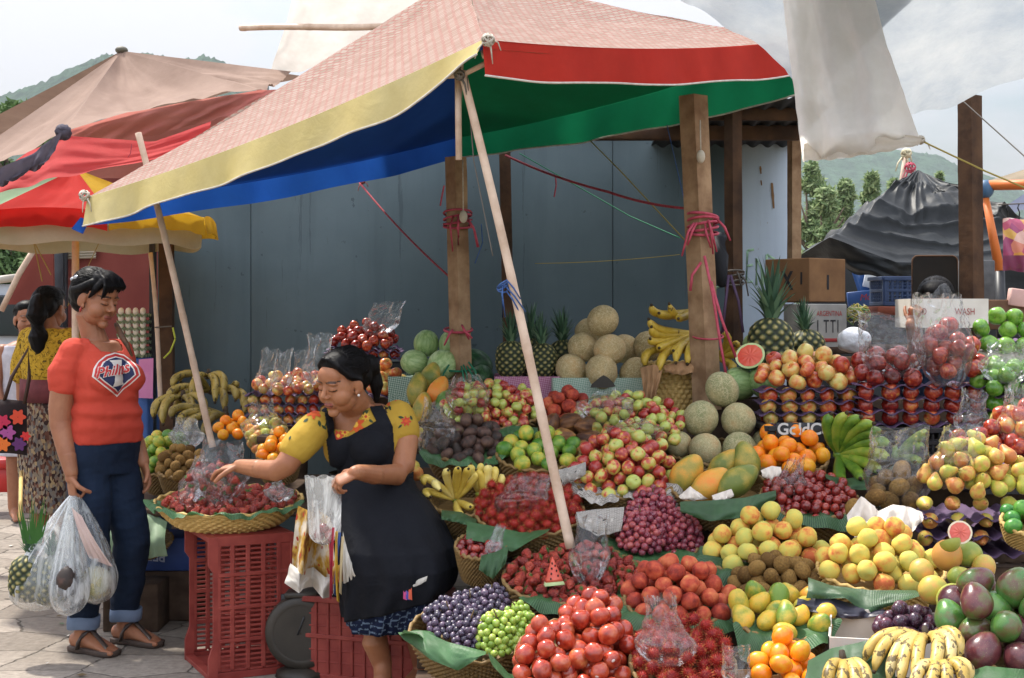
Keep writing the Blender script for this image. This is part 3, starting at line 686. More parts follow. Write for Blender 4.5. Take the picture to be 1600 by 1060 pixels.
# ------------------------------------------------------------------ baskets, leaves, cloths, trays, bags
def m_wicker(name, a, b):
 t = NT(name); t.base(t.ramp(t.noise(30, 4, .6, t.mapping((1, 1, 5))), [(.3, a), (.7, b)]), .6, .35); t.bump(t.noise(120, 3), .3, .002); return t.m
M_WICK = m_wicker('wicker', '#6a5230', '#937646'); M_WICKL = m_wicker('pale_wicker', '#a98748', '#cfae6c')
def basket(H, hgt, label, mat=None, grow=1.0, taper=.72, group=None, rows=14, kx=44, name='wicker_basket', lip=.012):
 """round tray basket woven of cane, tipped towards the buyer like its heap"""
 mat = mat or M_WICK; mb = MB(); seg = kx * 6; up = Vector((0, -H.slope, 1)).normalized(); Rm = Matrix.Rotation(math.atan(H.slope), 3, 'X'); rs = []
 n = rows * 3
 for i in range(n + 1):
  t = i / n; sc_ = taper + (grow - taper) * (t ** .7); row = []
  for k in range(seg):
   a = 2 * math.pi * k / seg; w = .0055 * math.sin(kx * a + math.pi * math.floor(t * rows)) + .003 * math.sin(t * rows * 2 * math.pi)
   row.append(H.c + Rm @ Vector(((H.rx * sc_ + w) * math.cos(a), (H.ry * sc_ + w) * math.sin(a), lip - hgt * (1 - t))))
  rs.append(row)
 mb.grid(rs, 0, True)
 ring = []
 for k in range(97):
  a = 2 * math.pi * k / 96; ring.append(H.c + Rm @ Vector((H.rx * grow * math.cos(a), H.ry * grow * math.sin(a), lip + .004 * math.sin(24 * a))))
 mb.tube(ring, .0065, 8)
 q = (taper + grow) / 2 - .02; rr = [H.c + Rm @ Vector((H.rx * q * math.cos(a), H.ry * q * math.sin(a), -hgt * .3)) for a in np.linspace(0, 2 * math.pi, 40)]
 b0 = len(mb.v); mb.v.extend(tuple(p) for p in rr[:-1]); mb.f.append(tuple(range(b0, b0 + 39))); mb.m.append(0)
 o = mb.build(name, mat); return tag(o, label, 'basket', group)
def m_leafm(name, a, b):
 t = NT(name); w = t.n('ShaderNodeTexWave', wave_type='BANDS'); w.inputs['Scale'].default_value = 26; w.inputs['Distortion'].default_value = 1.5
 uv = t.n('ShaderNodeUVMap'); t.l(uv.outputs[0], w.inputs['Vector'])
 c = t.mix(t.math('MULTIPLY', w.outputs['Fac'], .35), t.ramp(t.noise(9, 4), [(.35, a), (.65, b)]), '#7fa069')
 t.base(c, .42, .45); t.bump(t.math('ADD', w.outputs['Fac'], t.noise(25, 3)), .35, .006)
 tr = t.n('ShaderNodeBsdfTranslucent'); mx = t.n('ShaderNodeMixShader'); mx.inputs[0].default_value = .2; t.l(c, tr.inputs[0])
 t.l(t.b.outputs[0], mx.inputs[1]); t.l(tr.outputs[0], mx.inputs[2]); t.l(mx.outputs[0], t.out.inputs['Surface']); return t.m
M_BLEAF = m_leafm('banana_leaf_green', '#28502f', '#3a6a40'); M_BLEAF2 = m_leafm('banana_leaf_dark', '#173a26', '#2a5434')
def uvgrid(o, nu, nv):
 uv = o.data.uv_layers.new(name='UVMap');
 vi = np.empty(len(o.data.loops), int); o.data.loops.foreach_get('vertex_index', vi)
 d = np.stack([(vi % (nu + 1)) / nu, (vi // (nu + 1)) / nv], 1).astype(np.float32); uv.data.foreach_set('uv', d.ravel())
def leaf_rim(H, a0, a1, out, drop, label, mat=None, seed=0, inn=.12, group=None):
 """a piece of banana leaf laid over the basket rim between two angles (degrees, 270 = towards the buyer)"""
 mat = mat or M_BLEAF; rg = random.Random(seed + int(a0 * 7 + H.c.x * 1000)); ph = rg.uniform(0, 6); nu, nv = 44, 14; mb = MB()
 Rm = Matrix.Rotation(math.atan(H.slope), 3, 'X')
 def fn(s_, t):
  a = R(a0 + (a1 - a0) * s_); ends = min(1, 4 * min(s_, 1 - s_) + .25)
  w = t * (inn + out * ends * (.8 + .35 * math.sin(5 * s_ + ph))) - inn
  q = 1.06 + 0; k = max(0, w)
  over = -drop * ends * (k / max(out, 1e-3)) ** 1.3 * (.75 + .45 * math.sin(7 * s_ + ph * 2))
  rip = .010 * math.sin(17 * s_ + ph + 3 * t) * t + .006 * math.sin(41 * s_ + ph) * t
  zz = .022 + (.02 * (w / inn) if w < 0 else over) + rip
  nx, ny = math.cos(a), math.sin(a)
  return H.c + Rm @ Vector(((H.rx * q + w + rip * .6) * nx, (H.ry * q + w + rip * .6) * ny, zz))
 mb.sheet(fn, nu, nv); o = mb.build('banana_leaf', mat, fix=False); uvgrid(o, nu, nv); return tag(o, label, 'leaf', group)
def leaf_patch(pts0, pts1, D0, D1, label, mat=None, seed=0, amp=.008, bow=.02, name='banana_leaf', cat='leaf', nu=40, nv=12, group=None):
 """a leaf or cloth hanging between an upper and a lower edge (each a list of photo points, at depth D0 and D1)"""
 mat = mat or M_BLEAF
 def ed(pts, D):
  n = len(pts); xs = np.linspace(0, 1, n)
  Ds = D if isinstance(D, (list, tuple)) else [D] * n
  return lambda s_: P(float(np.interp(s_, xs, [p[0] for p in pts])), float(np.interp(s_, xs, [p[1] for p in pts])), float(np.interp(s_, xs, Ds)))
 e0, e1 = ed(pts0, D0), ed(pts1, D1); mb = MB()
 def fn(s_, t):
  p = e0(s_).lerp(e1(s_), t); q = math.sin(math.pi * min(1, t * .9 + .05))
  p.y -= bow * q; p += Vector((0, -1, .3)) * (amp * math.sin(19 * s_ + seed + 2 * t) * t + amp * .6 * fbm((s_ * 6 + seed, t * 3, 0)))
  return p
 mb.sheet(fn, nu, nv); o = mb.build(name, mat, fix=False); uvgrid(o, nu, nv); return tag(o, label, cat, group)
M_TRAY = simple('purple_fruit_tray', '#4c3a55', '#66506e', 10, .7, .3)
def tray(name_label, c, w, d, cell, group, slope=0.0):
 mb = MB(); nu = max(12, int(w / cell * 8)); nv = 14
 def fn(a, b):
  x = (a - .5) * w; y = (b - .5) * d
  return Vector((c.x + x, c.y + y, c.z + .011 * math.cos(2 * math.pi * x / cell) * (.4 + .6 * math.cos(2 * math.pi * y / cell) ** 2) + slope * y + .003 * fbm((x * 9, y * 9, c.z * 30))))
 mb.sheet(fn, nu, nv); return tag(mb.build('fruit_tray', M_TRAY, solid=.0025), name_label, 'tray', group)
M_FILM = plastic_bag('clear_bag_film'); M_FILM2 = plastic_bag('cloudy_bag_film', .07, (.95, .96, .965), .16, .16)
M_CARRY = plastic_bag('carrier_bag_film', .06, (.95, .965, .965), .22, .30); M_WHITEBAG = plastic_bag('white_bag_film', .06, (.92, .94, .95), .25, .42)
def ridge(p): return 1 - 2 * abs(noise.noise(Vector(p)))
def bag(u, v0, v1, wpx, D, label, mat=None, flare=.8, neck=.65, lean=0.0, flat=.75, seed=0, cat='plastic bag', name='plastic_bag', group=None, bulge=.35):
 """thin clear bag: rounded bottom round the fruit, slack waist, crumpled flat mouth with two corners"""
 b, tpp = P(u, v1, D), P(u + lean, v0, D); Hh = tpp.z - b.z; W2 = wpx * D / F / 2; mb = MB(); seg, n = 90, 56; rows = []; yaw = .5 * math.sin(seed * 2.1); Rz = Matrix.Rotation(yaw, 3, 'Z')
 for i in range(n + 1):
  t = i / n; cx = b.lerp(tpp, t); k = min(1, t / bulge); q = max(0, (t - bulge) / (1 - bulge))
  w = (math.sin(math.pi / 2 * (k * .92 + .08)) ** .55) * (1 - q) + q * flare - (1 - neck) * math.sin(math.pi * q ** .8) * .6
  dp = w * (flat * (1 - q) + .10 * q); row = []
  for s_ in range(seg):
   a = 2 * math.pi * s_ / seg; c_, sn = math.cos(a), math.sin(a); pw = (abs(c_) ** 3 + abs(sn) ** 3) ** (-1 / 3) if q > .3 else 1
   e = .11 * ridge((c_ * 1.3 + seed, sn * 1.3, t * 1.7)) + .07 * ridge((c_ * 2.9 + seed, sn * 2.9 + 4, t * 4.5)) + .045 * ridge((c_ * 6, sn * 6 + seed, t * 9)) + .02 * ridge((c_ * 13, sn * 13 + seed, t * 20)) - .10
   x = W2 * (w + e) * c_ * pw; y = W2 * (dp + e * (.6 + .9 * q)) * sn * pw + W2 * .22 * q * noise.noise(Vector((c_ * 2 + seed, 1, t * 3)))
   row.append(cx + Rz @ Vector((x, y, 0)) + Vector((0, 0, Hh * t ** 3 * (.12 * noise.noise(Vector((c_ * 1.8, seed * 1.7, sn * .6))) + .07 * c_ * math.sin(seed)))))
  rows.append(row)
 mb.grid(rows, 0, True); o = mb.build(name, mat or M_FILM, fix=False); return tag(o, label, cat, group)
# bananas: a stalk with fingers that curve out of it; every finger a part
def m_banana(name, a, b, c, sp, amt):
 t = NT(name); n_ = t.noise(22, 4); col = t.ramp(t.math('ADD', n_, t.math('MULTIPLY', t.math('SUBTRACT', t.rand(), .5), .35)), [(.3, a), (.5, b), (.75, c)])
 s1 = t.noise(55, 3, .6, t.mapping((1, 1, .5)))
 col = t.mix(t.math('MULTIPLY', t.math('GREATER_THAN', s1, amt), .8), col, sp)
 t.base(col, .42, .4); t.bump(s1, .08, .004); return t.m
MB_RIPE = m_banana('ripe_banana_skin', '#a88a2c', '#c4a43a', '#cfb556', '#4a3418', .66)
MB_YEL = m_banana('yellow_banana_skin', '#cdb14a', '#dfc868', '#e4d388', '#6b5426', .72)
MB_GRN = m_banana('green_banana_skin', '#4d7024', '#76912e', '#9fa040', '#38421c', .74)
MB_SPOT = m_banana('spotted_banana_skin', '#b09246', '#c9ac60', '#d0ba80', '#2c2018', .57)
MB_PLANT = m_banana('plantain_skin', '#6d5e28', '#8f7c38', '#a8934c', '#2a2014', .60)
M_TIP = simple('banana_tip', '#2e2418', '#4a3a24', 40, .8)
def banana_bunch(name, root, fingers, rad, mat, label, cat='banana bunch', group=None):
 """fingers: list of (mid offset, tip offset) vectors from the root"""
 t = thing(name, root, label, cat, group)
 mb = MB(); mb.ell(root, (rad * .9, rad * .9, rad * .8), seg=12, rings=8); mb.tube([root, root + Vector((0, .02, rad * 1.6))], [rad * .7, rad * .45], 8); mb.build('stalk', M_TIP if mat in (MB_SPOT, MB_PLANT, MB_RIPE) else MB_GRN, t)
 for md, tip in fingers:
  md, tip = Vector(md), Vector(tip); n = 12; pts = []; rr = []
  for i in range(n + 1):
   q = i / n; p = root * 1.0 + (2 * q * (1 - q)) * md * 1.0 + q * q * tip; pts.append(p)
   w = .34 + .66 * min(1, (q / .28)) ** .8 if q < .28 else 1 - max(0, (q - .78) / .22) ** 2 * .68
   rr.append((rad * w * rnd.uniform(.97, 1.03), rad * w * .92))
  f = MB(); f.tube(pts, rr, 7, 0); b0 = len(f.v); f.tube([pts[-1], pts[-1] + (pts[-1] - pts[-2]).normalized() * rad * .45], [rad * .34, rad * .26], 7, 1)
  f.build('banana', [mat, M_TIP], t)
 return t
def px_fingers(root_uvd, tips, sag=.35, D_shift=0):
 """fingers given by where their tips show (u, v, D)"""
 r0 = P(*root_uvd); out = []
 for u, v, D, sx, sz in tips:
  e = P(u, v, D) - r0; out.append((e * .5 + Vector((sx * 1.7, -.02, sz * 1.7)), e))
 return r0, out
# pineapple: eyed barrel with a tuft of sword leaves
def m_pine():
 t = NT('pineapple_skin'); r_ = t.n('ShaderNodeVertexColor'); r_.layer_name = 'eye'
 c = t.ramp(t.math('ADD', r_.outputs['Color'], t.math('MULTIPLY', t.math('SUBTRACT', t.noise(9, 3), .5), .5)), [(.2, '#262d1e'), (.5, '#4c5230'), (.8, '#857a48'), (1, '#a89a6a')]); t.base(c, .6, .3); return t.m
M_PINE = m_pine()
def m_pleaf():
 t = NT('pineapple_leaf'); t.base(t.ramp(t.n('ShaderNodeNewGeometry').outputs['Random Per Island'], [(.2, '#2f4a36'), (.6, '#4a6a50'), (.9, '#6f8a6a')]), .55, .35); return t.m
M_PLEAF = m_pleaf()
def pineapple_meshes(seed):
 rg = random.Random(seed); mb = MB(); seg, n = 88, 60; rows = []; col = []
 for i in range(n + 1):
  t = i / n; z = -1 + 2 * t; r_ = (1 - abs(z) ** 3.2) ** .5 * .74 if abs(z) < 1 else .001
  row = []
  for k in range(seg):
   a = 2 * math.pi * k / seg; g1 = (a / (2 * math.pi) * 11 + t * 5.5) % 1; g2 = (a / (2 * math.pi) * 11 - t * 5.5) % 1
   e = (math.sin(math.pi * g1) * math.sin(math.pi * g2)); q = max(r_, .02) * (1 + .10 * e ** .7)
   row.append((q * math.cos(a), q * math.sin(a), z)); col.append(e)
  rows.append(row)
 mb.grid(rows, 0, True); me = mb.data('pineapple_body', M_PINE)
 ca = me.color_attributes.new('eye', 'FLOAT_COLOR', 'POINT')
 ca.data.foreach_set('color', np.repeat(np.array(col)[:, None], 4, 1).astype(np.float32).ravel())
 cr = MB()
 for k in range(46):
  q = k / 46; a = k * 2.39996 + rg.uniform(-.2, .2); tilt = .15 + 1.0 * (1 - q) + rg.uniform(-.1, .1); ln = (.75 + 1.1 * q) * rg.uniform(.8, 1.1); wd = .12
  d = Vector((math.cos(a), math.sin(a), 0)); s_ = Vector((-d.y, d.x, 0)); p = d * .16 * (1 - q) + Vector((0, 0, .92 + .25 * q)); rows = []
  for i in range(7):
   t = i / 6; tl = tilt * (.5 + t * .75); w = wd * (1 - t) ** .7 * (1 if t > .05 else .8)
   nrm = (d * -math.cos(tl) + Vector((0, 0, math.sin(tl))))
   rows.append([p - s_ * w, p - nrm * w * .35, p + s_ * w]); p = p + (d * math.sin(tl) + Vector((0, 0, math.cos(tl)))) * ln / 6
  cr.grid(rows)
 return me, cr.data('crown', M_PLEAF, fix=False)
PINES = [pineapple_meshes(s_) for s_ in (1, 2)]
def pineapple(u, vbot, D, hbody_px, label, group=None, tilt=(0, 0), s_=1, which=0, crown=1.0):
 b = P(u, vbot, D); hh = hbody_px * D / F / 2; body, cr = PINES[which]
 t = thing('pineapple', b, label, 'pineapple', group); t.rotation_euler = (R(tilt[0]), R(tilt[1]), rnd.uniform(0, 6.28))
 o = bpy.data.objects.new('body', body); C.objects.link(o); o.parent = t; o.location = (0, 0, hh); o.scale = (hh, hh, hh)
 o2 = bpy.data.objects.new('crown', cr); C.objects.link(o2); o2.parent = t; o2.location = (0, 0, hh + hh * .92 * (1 - crown)); o2.scale = (hh * crown,) * 3
 return t
# ================================================================== THE STALL
# stepped stand under the baskets
M_PLANK = simple('old_plank', '#3d3027', '#56463a', 12, .9, .15, .3, 40, .004)
st = thing('display_stand', (0.8, 5.0, 0), 'stepped dark wooden stand carrying the fruit baskets', 'stand')
STEPS = [(3.35, 4.50, .20, -.30, 1.75), (4.50, 4.78, .30, -.14, 1.85), (4.78, 5.28, .40, -.14, 1.95), (5.28, 5.66, .54, -.40, 2.1), (5.66, 6.12, .66, -.50, 2.2), (6.12, 7.1, .80, -1.10, 2.5)]
for y0, y1, z, x0, x1 in STEPS:
 mb = MB(); mb.box(((x0 + x1) / 2, (y0 + y1) / 2, z - .015), (x1 - x0, y1 - y0 - .004, .03)); mb.build('shelf', M_PLANK, st)
 mb = MB(); mb.box(((x0 + x1) / 2, y1 - .012, z + .09), (x1 - x0, .016, .17 if y1 < 6 else .05)); mb.build('riser', M_PLANK, st)
 for x in (x0 + .06, x1 - .06):
  mb = MB(); mb.box((x, y1 - .05, (z - .03) / 2), (.05, .05, z - .034)); mb.build('leg', M_PLANK, st)
mb = MB(); mb.box((1.55, 6.10, .80), (1.5, .016, .32)); mb.build('riser', M_PLANK, st)
sl = thing('display_stand', (-1.2, 6.5, 0), 'low dark wooden stand behind the strawberry basket, under plantains and limes', 'stand')
mb = MB(); mb.box((-1.2, 6.55, .5), (1.05, 1.3, .03)); mb.build('shelf', M_PLANK, sl)
for x in (-1.68, -.72):
 for y in (5.95, 7.15):
  mb = MB(); mb.box((x, y, .242), (.05, .05, .482)); mb.build('leg', M_PLANK, sl)
def shelf_z(x, y):
 z = .5 if x < -.66 and y > 5.9 else 0
 for y0, y1, zz, x0, x1 in STEPS:
  if y0 <= y <= y1 and x0 <= x <= x1: z = max(z, zz)
 return z
def bk(H, label, mat=None, minh=.05, maxh=.115, **k):
 h = min(maxh, max(minh, H.c.z - H.slope * H.ry * .8 - shelf_z(H.c.x, H.c.y - H.ry * .4)))
 return basket(H, h, label, mat, **k)
# ---------- front row
def grape_bunch(key, u0, u1, vt, vf, D, ry, label, group, seed, nmax=70, slope=.36, p=.6, H0=None):
 """one bunch: a stalk and its berries, each berry a part"""
 H = Heap(); r = K[key]['r']; H.rx = (u1 - u0) / 2 * D / F; H.ry = ry; H.slope = slope; zf = Zof(vf, D - ry); H.c = Vector((Xof((u0 + u1) / 2, D), D, zf + slope * ry)); H.r = r
 h = max(r * 1.5, Zof(vt, D + ry * .15) - H.c.z - r * .5)
 cs = pack(r, H.rx, ry, h, slope, 260, seed, p, .9); w = cs + np.array(H.c); w = w[visible(w, r)][:nmax]
 t = thing('grape_bunch', H.c, label, 'grapes', group)
 top = H.c + Vector((0, 0, h * .95)); sm = MB()
 sm.tube([H.c, H.c.lerp(top, .6), top, top + Vector((rnd.uniform(-.02, .02), -.01, .028))], [.003, .003, .0025, .002], 6)
 for q in w[::4]: sm.tube([H.c.lerp(top, .7), H.c.lerp(top, .5) * .3 + Vector(q) * .7], [.002, .0012], 5)
 sm.build('stem', M_STEM, t)
 for q in w: put(key, Vector(q), '', s=rnd.uniform(.9, 1.08), parent=t)
 H.h = h; return H
BG = pourspec(640, 832, 960, 1046, 4.28, .17, .36); bk(BG, 'wide shallow basket of purple and green grapes at the front')
for k, (a, b, vt, vf, D, ry, lb) in enumerate((
 (660, 742, 948, 1000, 4.30, .10, 'purple grape bunch lying furthest left on the folded leaf'), (700, 770, 930, 985, 4.36, .09, 'purple grape bunch at the back of the heap nearest the vendor skirt'),
 (742, 796, 922, 975, 4.36, .08, 'purple grape bunch touching the strawberry leaf'), (705, 765, 962, 1022, 4.22, .08, 'purple grape bunch hanging lowest over the leaf rim'))):
 grape_bunch('pgrape', a, b, vt, vf, D, ry, lb, None, k + 3, 90)
grape_bunch('ggrape', 742, 812, 960, 1028, 4.18, .07, 'pale green grape bunch beside the purple grapes, nearest the front rim', None, 21, 90)
grape_bunch('ggrape', 782, 836, 948, 1005, 4.24, .07, 'pale green grape bunch behind, leaning on the red nectarines', None, 22, 80)
leaf_patch([(622, 988), (660, 985), (700, 1003), (760, 1018)], [(640, 1005), (672, 1030), (715, 1048), (758, 1022)], [4.24, 4.16, 4.1, 4.08], [4.18, 4.07, 4.03, 4.05], 'banana leaf folded over the left rim of the purple grape basket', M_BLEAF, 1)
leaf_patch([(624, 990), (650, 984), (672, 986), (690, 996)], [(632, 984), (655, 992), (668, 1003), (674, 1012)], 4.22, 4.12, 'small folded leaf tip at the far left of the grape basket', M_BLEAF, 5)
lbn = ('shiny red nectarine heaped at the front between grapes and rambutans', 'red nectarines at the front', .36, 1)
HN = heap('nectarine', 868, 992, 934, 1080, 4.05, .17, *lbn, 2, 70, .6); heap('nectarine', 806, 900, 975, 1100, 3.93, .13, *lbn, 3, 45, .8); heap('nectarine', 880, 985, 1010, 1110, 3.90, .11, *lbn, 4, 40, .8); HN = pourspec(806, 990, 1000, 1098, 4.0, .19, .36)
bk(HN, 'basket of shiny red nectarines at the bottom edge')
leaf_patch([(762, 1018), (775, 1030), (795, 1052), (840, 1066)], [(770, 1040), (790, 1062), (820, 1078), (860, 1092)], 4.0, 3.9, 'curled banana leaf under the shiny red nectarines', M_BLEAF, 2)
HR2 = heap('rambutan', 985, 1148, 965, 1105, 3.94, .17, 'red hairy rambutan heaped at the front, partly in a clear bag', 'rambutans at the front', .36, 1, 4, 90)
bk(HR2, 'basket of rambutans at the bottom edge under a clear bag')
bag(1042, 932, 1040, 96, 3.86, 'clear bag full of rambutans standing at the front, mouth open', seed=2, lean=-10, flare=.5, neck=.6)
bag(1150, 1008, 1070, 44, 3.72, 'empty upright clear bag in front of the tangerines', seed=12, flare=.9, neck=.9)
HT = heap('tangerine', 1176, 1276, 1000, 1092, 3.80, .11, 'bright orange tangerine in the carton at the front edge', 'tangerines in the front carton', .3, 1, 5, 40)
# cardboard tray round the tangerines
M_CARD = simple('brown_cardboard', '#8d6c48', '#a98458', 10, .85, .15)
M_CARDW = simple('white_cardboard', '#cfc8bd', '#dbd5cb', 10, .8, .2)
def carton(name, c, w, d, h, label, mats, rotz=0.0, cat='box', notch=True, group=None, tilt=0.0):
 """open cardboard tray: four walls with cut hand notches, inside darker"""
 t = thing(name, c, label, cat, group); Rz = Matrix.Rotation(rotz, 3, 'Z') @ Matrix.Rotation(tilt, 3, 'X')
 for k, (cx, cy, lw, ang) in enumerate(((0, -d / 2, w, 0), (0, d / 2, w, 0), (-w / 2, 0, d - .012, math.pi / 2), (w / 2, 0, d - .012, math.pi / 2))):
  n = 60; th = .005; A = Matrix.Rotation(ang, 3, 'Z'); mb = MB(); pr = []
  for i in range(n + 1):
   x = -lw / 2 + lw * i / n; q = abs(x) / (lw / 2); z = h
   if notch and q < .30: z = h * .80
   elif notch and q < .36: z = h * (.80 + .20 * (q - .30) / .06)
   pr.append((x, z))
  rows = []
  for y in (-th / 2, th / 2):
   rows.append([Vector(c) + Rz @ (Vector((cx, cy, 0)) + A @ Vector((x, y, 0))) for x, z in pr]); rows.append([Vector(c) + Rz @ (Vector((cx, cy, 0)) + A @ Vector((x, y, z))) for x, z in pr])
  mb.grid([rows[0], rows[1], rows[3], rows[2], rows[0]]); mb.build('side_panel', mats[0], t, smooth=False)
 mb = MB(); mb.box(Vector(c) + Rz @ Vector((0, 0, .006)), (w - .012, d - .012, .005), Rz); mb.build('bottom', mats[-1], t)
 return t
carton('tangerine_carton', P(1222, 1085, 3.8) - Vector((0, 0, .06)), .25, .24, .10, 'brown cardboard tray holding the tangerines at the bottom edge', [M_CARD], R(12))
# spotted bananas at the bottom
def fan(u, v, D, spec, rad, mat, label, group=None):
 r0, fs = px_fingers((u, v, D), spec); return banana_bunch('banana_bunch', r0, fs, rad, mat, label, 'banana bunch', group)
fan(1448, 998, 3.66, [(1388, 1062, 3.50, -.02, .05), (1408, 1068, 3.47, -.02, .05), (1432, 1070, 3.45, -.01, .05), (1458, 1056, 3.44, .02, .05), (1366, 1048, 3.54, -.03, .05), (1480, 1048, 3.47, .03, .05), (1350, 1034, 3.60, -.03, .05), (1496, 1030, 3.54, .03, .05)], .0165, MB_SPOT, 'black spotted ripe banana bunch in front of the white carton')
fan(1318, 1036, 3.60, [(1296, 1080, 3.5, -.02, .03), (1316, 1090, 3.46, 0, .03), (1336, 1086, 3.46, .01, .03), (1352, 1078, 3.48, .02, .03)], .0165, MB_SPOT, 'black spotted banana bunch at the bottom edge on the dark leaf')
fan(1466, 1040, 3.5, [(1428, 1092, 3.40, -.02, .04), (1450, 1098, 3.37, 0, .04), (1476, 1096, 3.37, .01, .04), (1500, 1088, 3.40, .03, .04), (1510, 1066, 3.44, .03, .03)], .0165, MB_SPOT, 'black spotted banana bunch lowest, below the green mangoes')
leaf_patch([(1262, 1032), (1300, 1012), (1340, 1004), (1390, 990)], [(1250, 1075), (1300, 1085), (1350, 1085), (1400, 1080)], 3.66, 3.55, 'dark banana leaf under the black spotted bananas', M_BLEAF2, 3)
leaf_patch([(1505, 1052), (1540, 1040), (1580, 1044), (1640, 1048)], [(1500, 1082), (1540, 1085), (1580, 1085), (1640, 1085)], 3.55, 3.45, 'light banana leaf under the dark mangoes at the corner', M_BLEAF, 4)
# white carton of dark plums
cw = carton('plum_carton', P(1392, 1020, 3.98) - Vector((0, 0, .02)), .33, .26, .10, 'white cardboard carton with cut handles, full of dark plums', [M_CARDW, M_CARD], R(-14), tilt=R(6))
HP = heap('dark_plum', 1368, 1478, 952, 1012, 4.0, .10, 'dark purple plum in the white carton', 'dark plums in the white carton', .1, 1, 8, 45)
def text_mesh(txt, size, origin, right, up, extr=0.0, shear=0.0, align='LEFT', sx=1.0, bold=0.0):
 cu = bpy.data.curves.new('t', 'FONT'); cu.body = txt; cu.size = size; cu.shear = shear; cu.align_x = align; cu.align_y = 'BOTTOM_BASELINE' if hasattr(cu, 'align_y') else cu.align_y; cu.resolution_u = 4; cu.offset = bold
 o = bpy.data.objects.new('t', cu); C.objects.link(o); dg = bpy.context.evaluated_depsgraph_get(); em = o.evaluated_get(dg).to_mesh()
 mb = MB(); r_, u_ = Vector(right).normalized() * sx, Vector(up).normalized(); n_ = Vector(right).normalized().cross(u_)
 mb.v = [tuple(Vector(origin) + r_ * v.co.x + u_ * v.co.y) for v in em.vertices]; mb.f = [tuple(p.vertices) for p in em.polygons]; mb.m = [0] * len(mb.f)
 bpy.data.objects.remove(o); bpy.data.curves.remove(cu); return mb
M_INK = simple('black_print', '#1d1c1e', '#2c2b2d', 20, .8); M_RED_PRINT = simple('red_print', '#8e2f2c', '#9d3a35', 20, .8)
# mangoes and grapefruits in the right corner
HM = heap('mango', 1478, 1640, 905, 1062, 3.74, .17, 'dark purple and green mango in the corner heap', 'mangoes in the right corner', .38, 1, 9, 50)
bk(HM, 'basket under the purple and green mangoes in the corner', maxh=.12)
for u, v, r_ in ((1480, 868, 24), (1512, 866, 23), (1537, 886, 20), (1458, 922, 24), (1440, 892, 20), (1500, 902, 20)):
 fruit_at('grapefruit', u, v, 4.08 + (900 - v) * .0022, 'yellow green grapefruit stacked behind the mangoes', 'grapefruits behind the mangoes', r_)
fruit_at('grapefruit', 1488, 938, 3.95, 'yellow green grapefruit stacked behind the mangoes', 'grapefruits behind the mangoes', 25)
# halved grapefruit
M_GFLESH = simple('grapefruit_flesh', '#c24a3c', '#d8705c', 14, .35, .5, .2, 30, .003); M_PITH = simple('citrus_pith', '#d9c8a8', '#e6d9bd', 8, .7)
def half_fruit(name, c, r, nrm, mats, label, cat):
 n = Vector(nrm).normalized(); q = n.to_track_quat('Z', 'Y').to_matrix(); t = thing(name, Vector(c) - Vector((0, 0, r)), label, cat); mb = MB(); rows = []
 for i in range(9):
  a = math.pi / 2 * i / 8; rows.append([Vector(c) + q @ Vector((r * math.cos(a) * math.cos(b), r * math.cos(a) * math.sin(b), -r * math.sin(a))) for b in np.linspace(0, 2 * math.pi, 28)[:-1]])
 mb.grid(rows, 0, True); mb.build('rind', mats[0], t)
 mb = MB(); rows = [[Vector(c) + q @ Vector((r * k * math.cos(b), r * k * math.sin(b), .0005)) for b in np.linspace(0, 2 * math.pi, 29)[:-1]] for k in (1, .84)]; mb.grid(rows, 0, True); mb.build('pith', mats[1], t)
 mb = MB(); rows = [[Vector(c) + q @ Vector((r * k * math.cos(b) * (1 + .02 * math.cos(10 * b)), r * k * math.sin(b) * (1 + .02 * math.cos(10 * b)), .0012 + .002 * (1 - k) * abs(math.cos(5 * b)))) for b in np.linspace(0, 2 * math.pi, 61)[:-1]] for k in (.84, .6, .3, .04)]; mb.grid(rows, 0, True); mb.f.append(tuple(range(180, 240))); mb.m.append(0); mb.build('flesh', mats[2], t)
half_fruit('cut_grapefruit', P(1500, 832, 4.08), .034, (-.25, -1, .35), [M_GRAPEF, M_PITH, M_GFLESH], 'halved grapefruit showing pink flesh, on top of the grapefruits', 'grapefruit')
half_fruit('cut_grapefruit', P(1484, 846, 4.05), .030, (-.2, .5, 1), [M_GRAPEF, M_PITH, M_GFLESH], 'cut grapefruit cap lying rind outwards below the pink half', 'grapefruit')
# yellow mangoes, brown kiwis, red peaches
HZ = heap('yellow_mango', 1146, 1300, 936, 1010, 4.12, .13, 'small yellow green mango in the heap below the kiwis', 'small yellow mangoes', .36, 1, 10, 40)
bk(HZ, 'basket of small yellow mangoes with a leaf over its rim')
leaf_rim(HZ, 200, 345, .05, .05, 'banana leaf along the front of the small yellow mangoes', M_BLEAF)
HK = heap('kiwi', 1142, 1296, 876, 968, 4.42, .13, 'brown kiwi heaped below the yellow peaches', 'brown kiwis below the peaches', .36, 1, 11, 70)
HRP = heap('red_peach', 976, 1146, 876, 986, 4.30, .14, 'dusky red peach heaped right of the strawberries', 'dusky red peaches', .36, 1, 12, 60)
bk(HRP, 'basket under the dusky red peaches'); bk(HK, 'basket under the brown kiwis')
leaf_rim(HRP, 195, 345, .06, .06, 'banana leaf folded under the dusky red peaches', M_BLEAF)
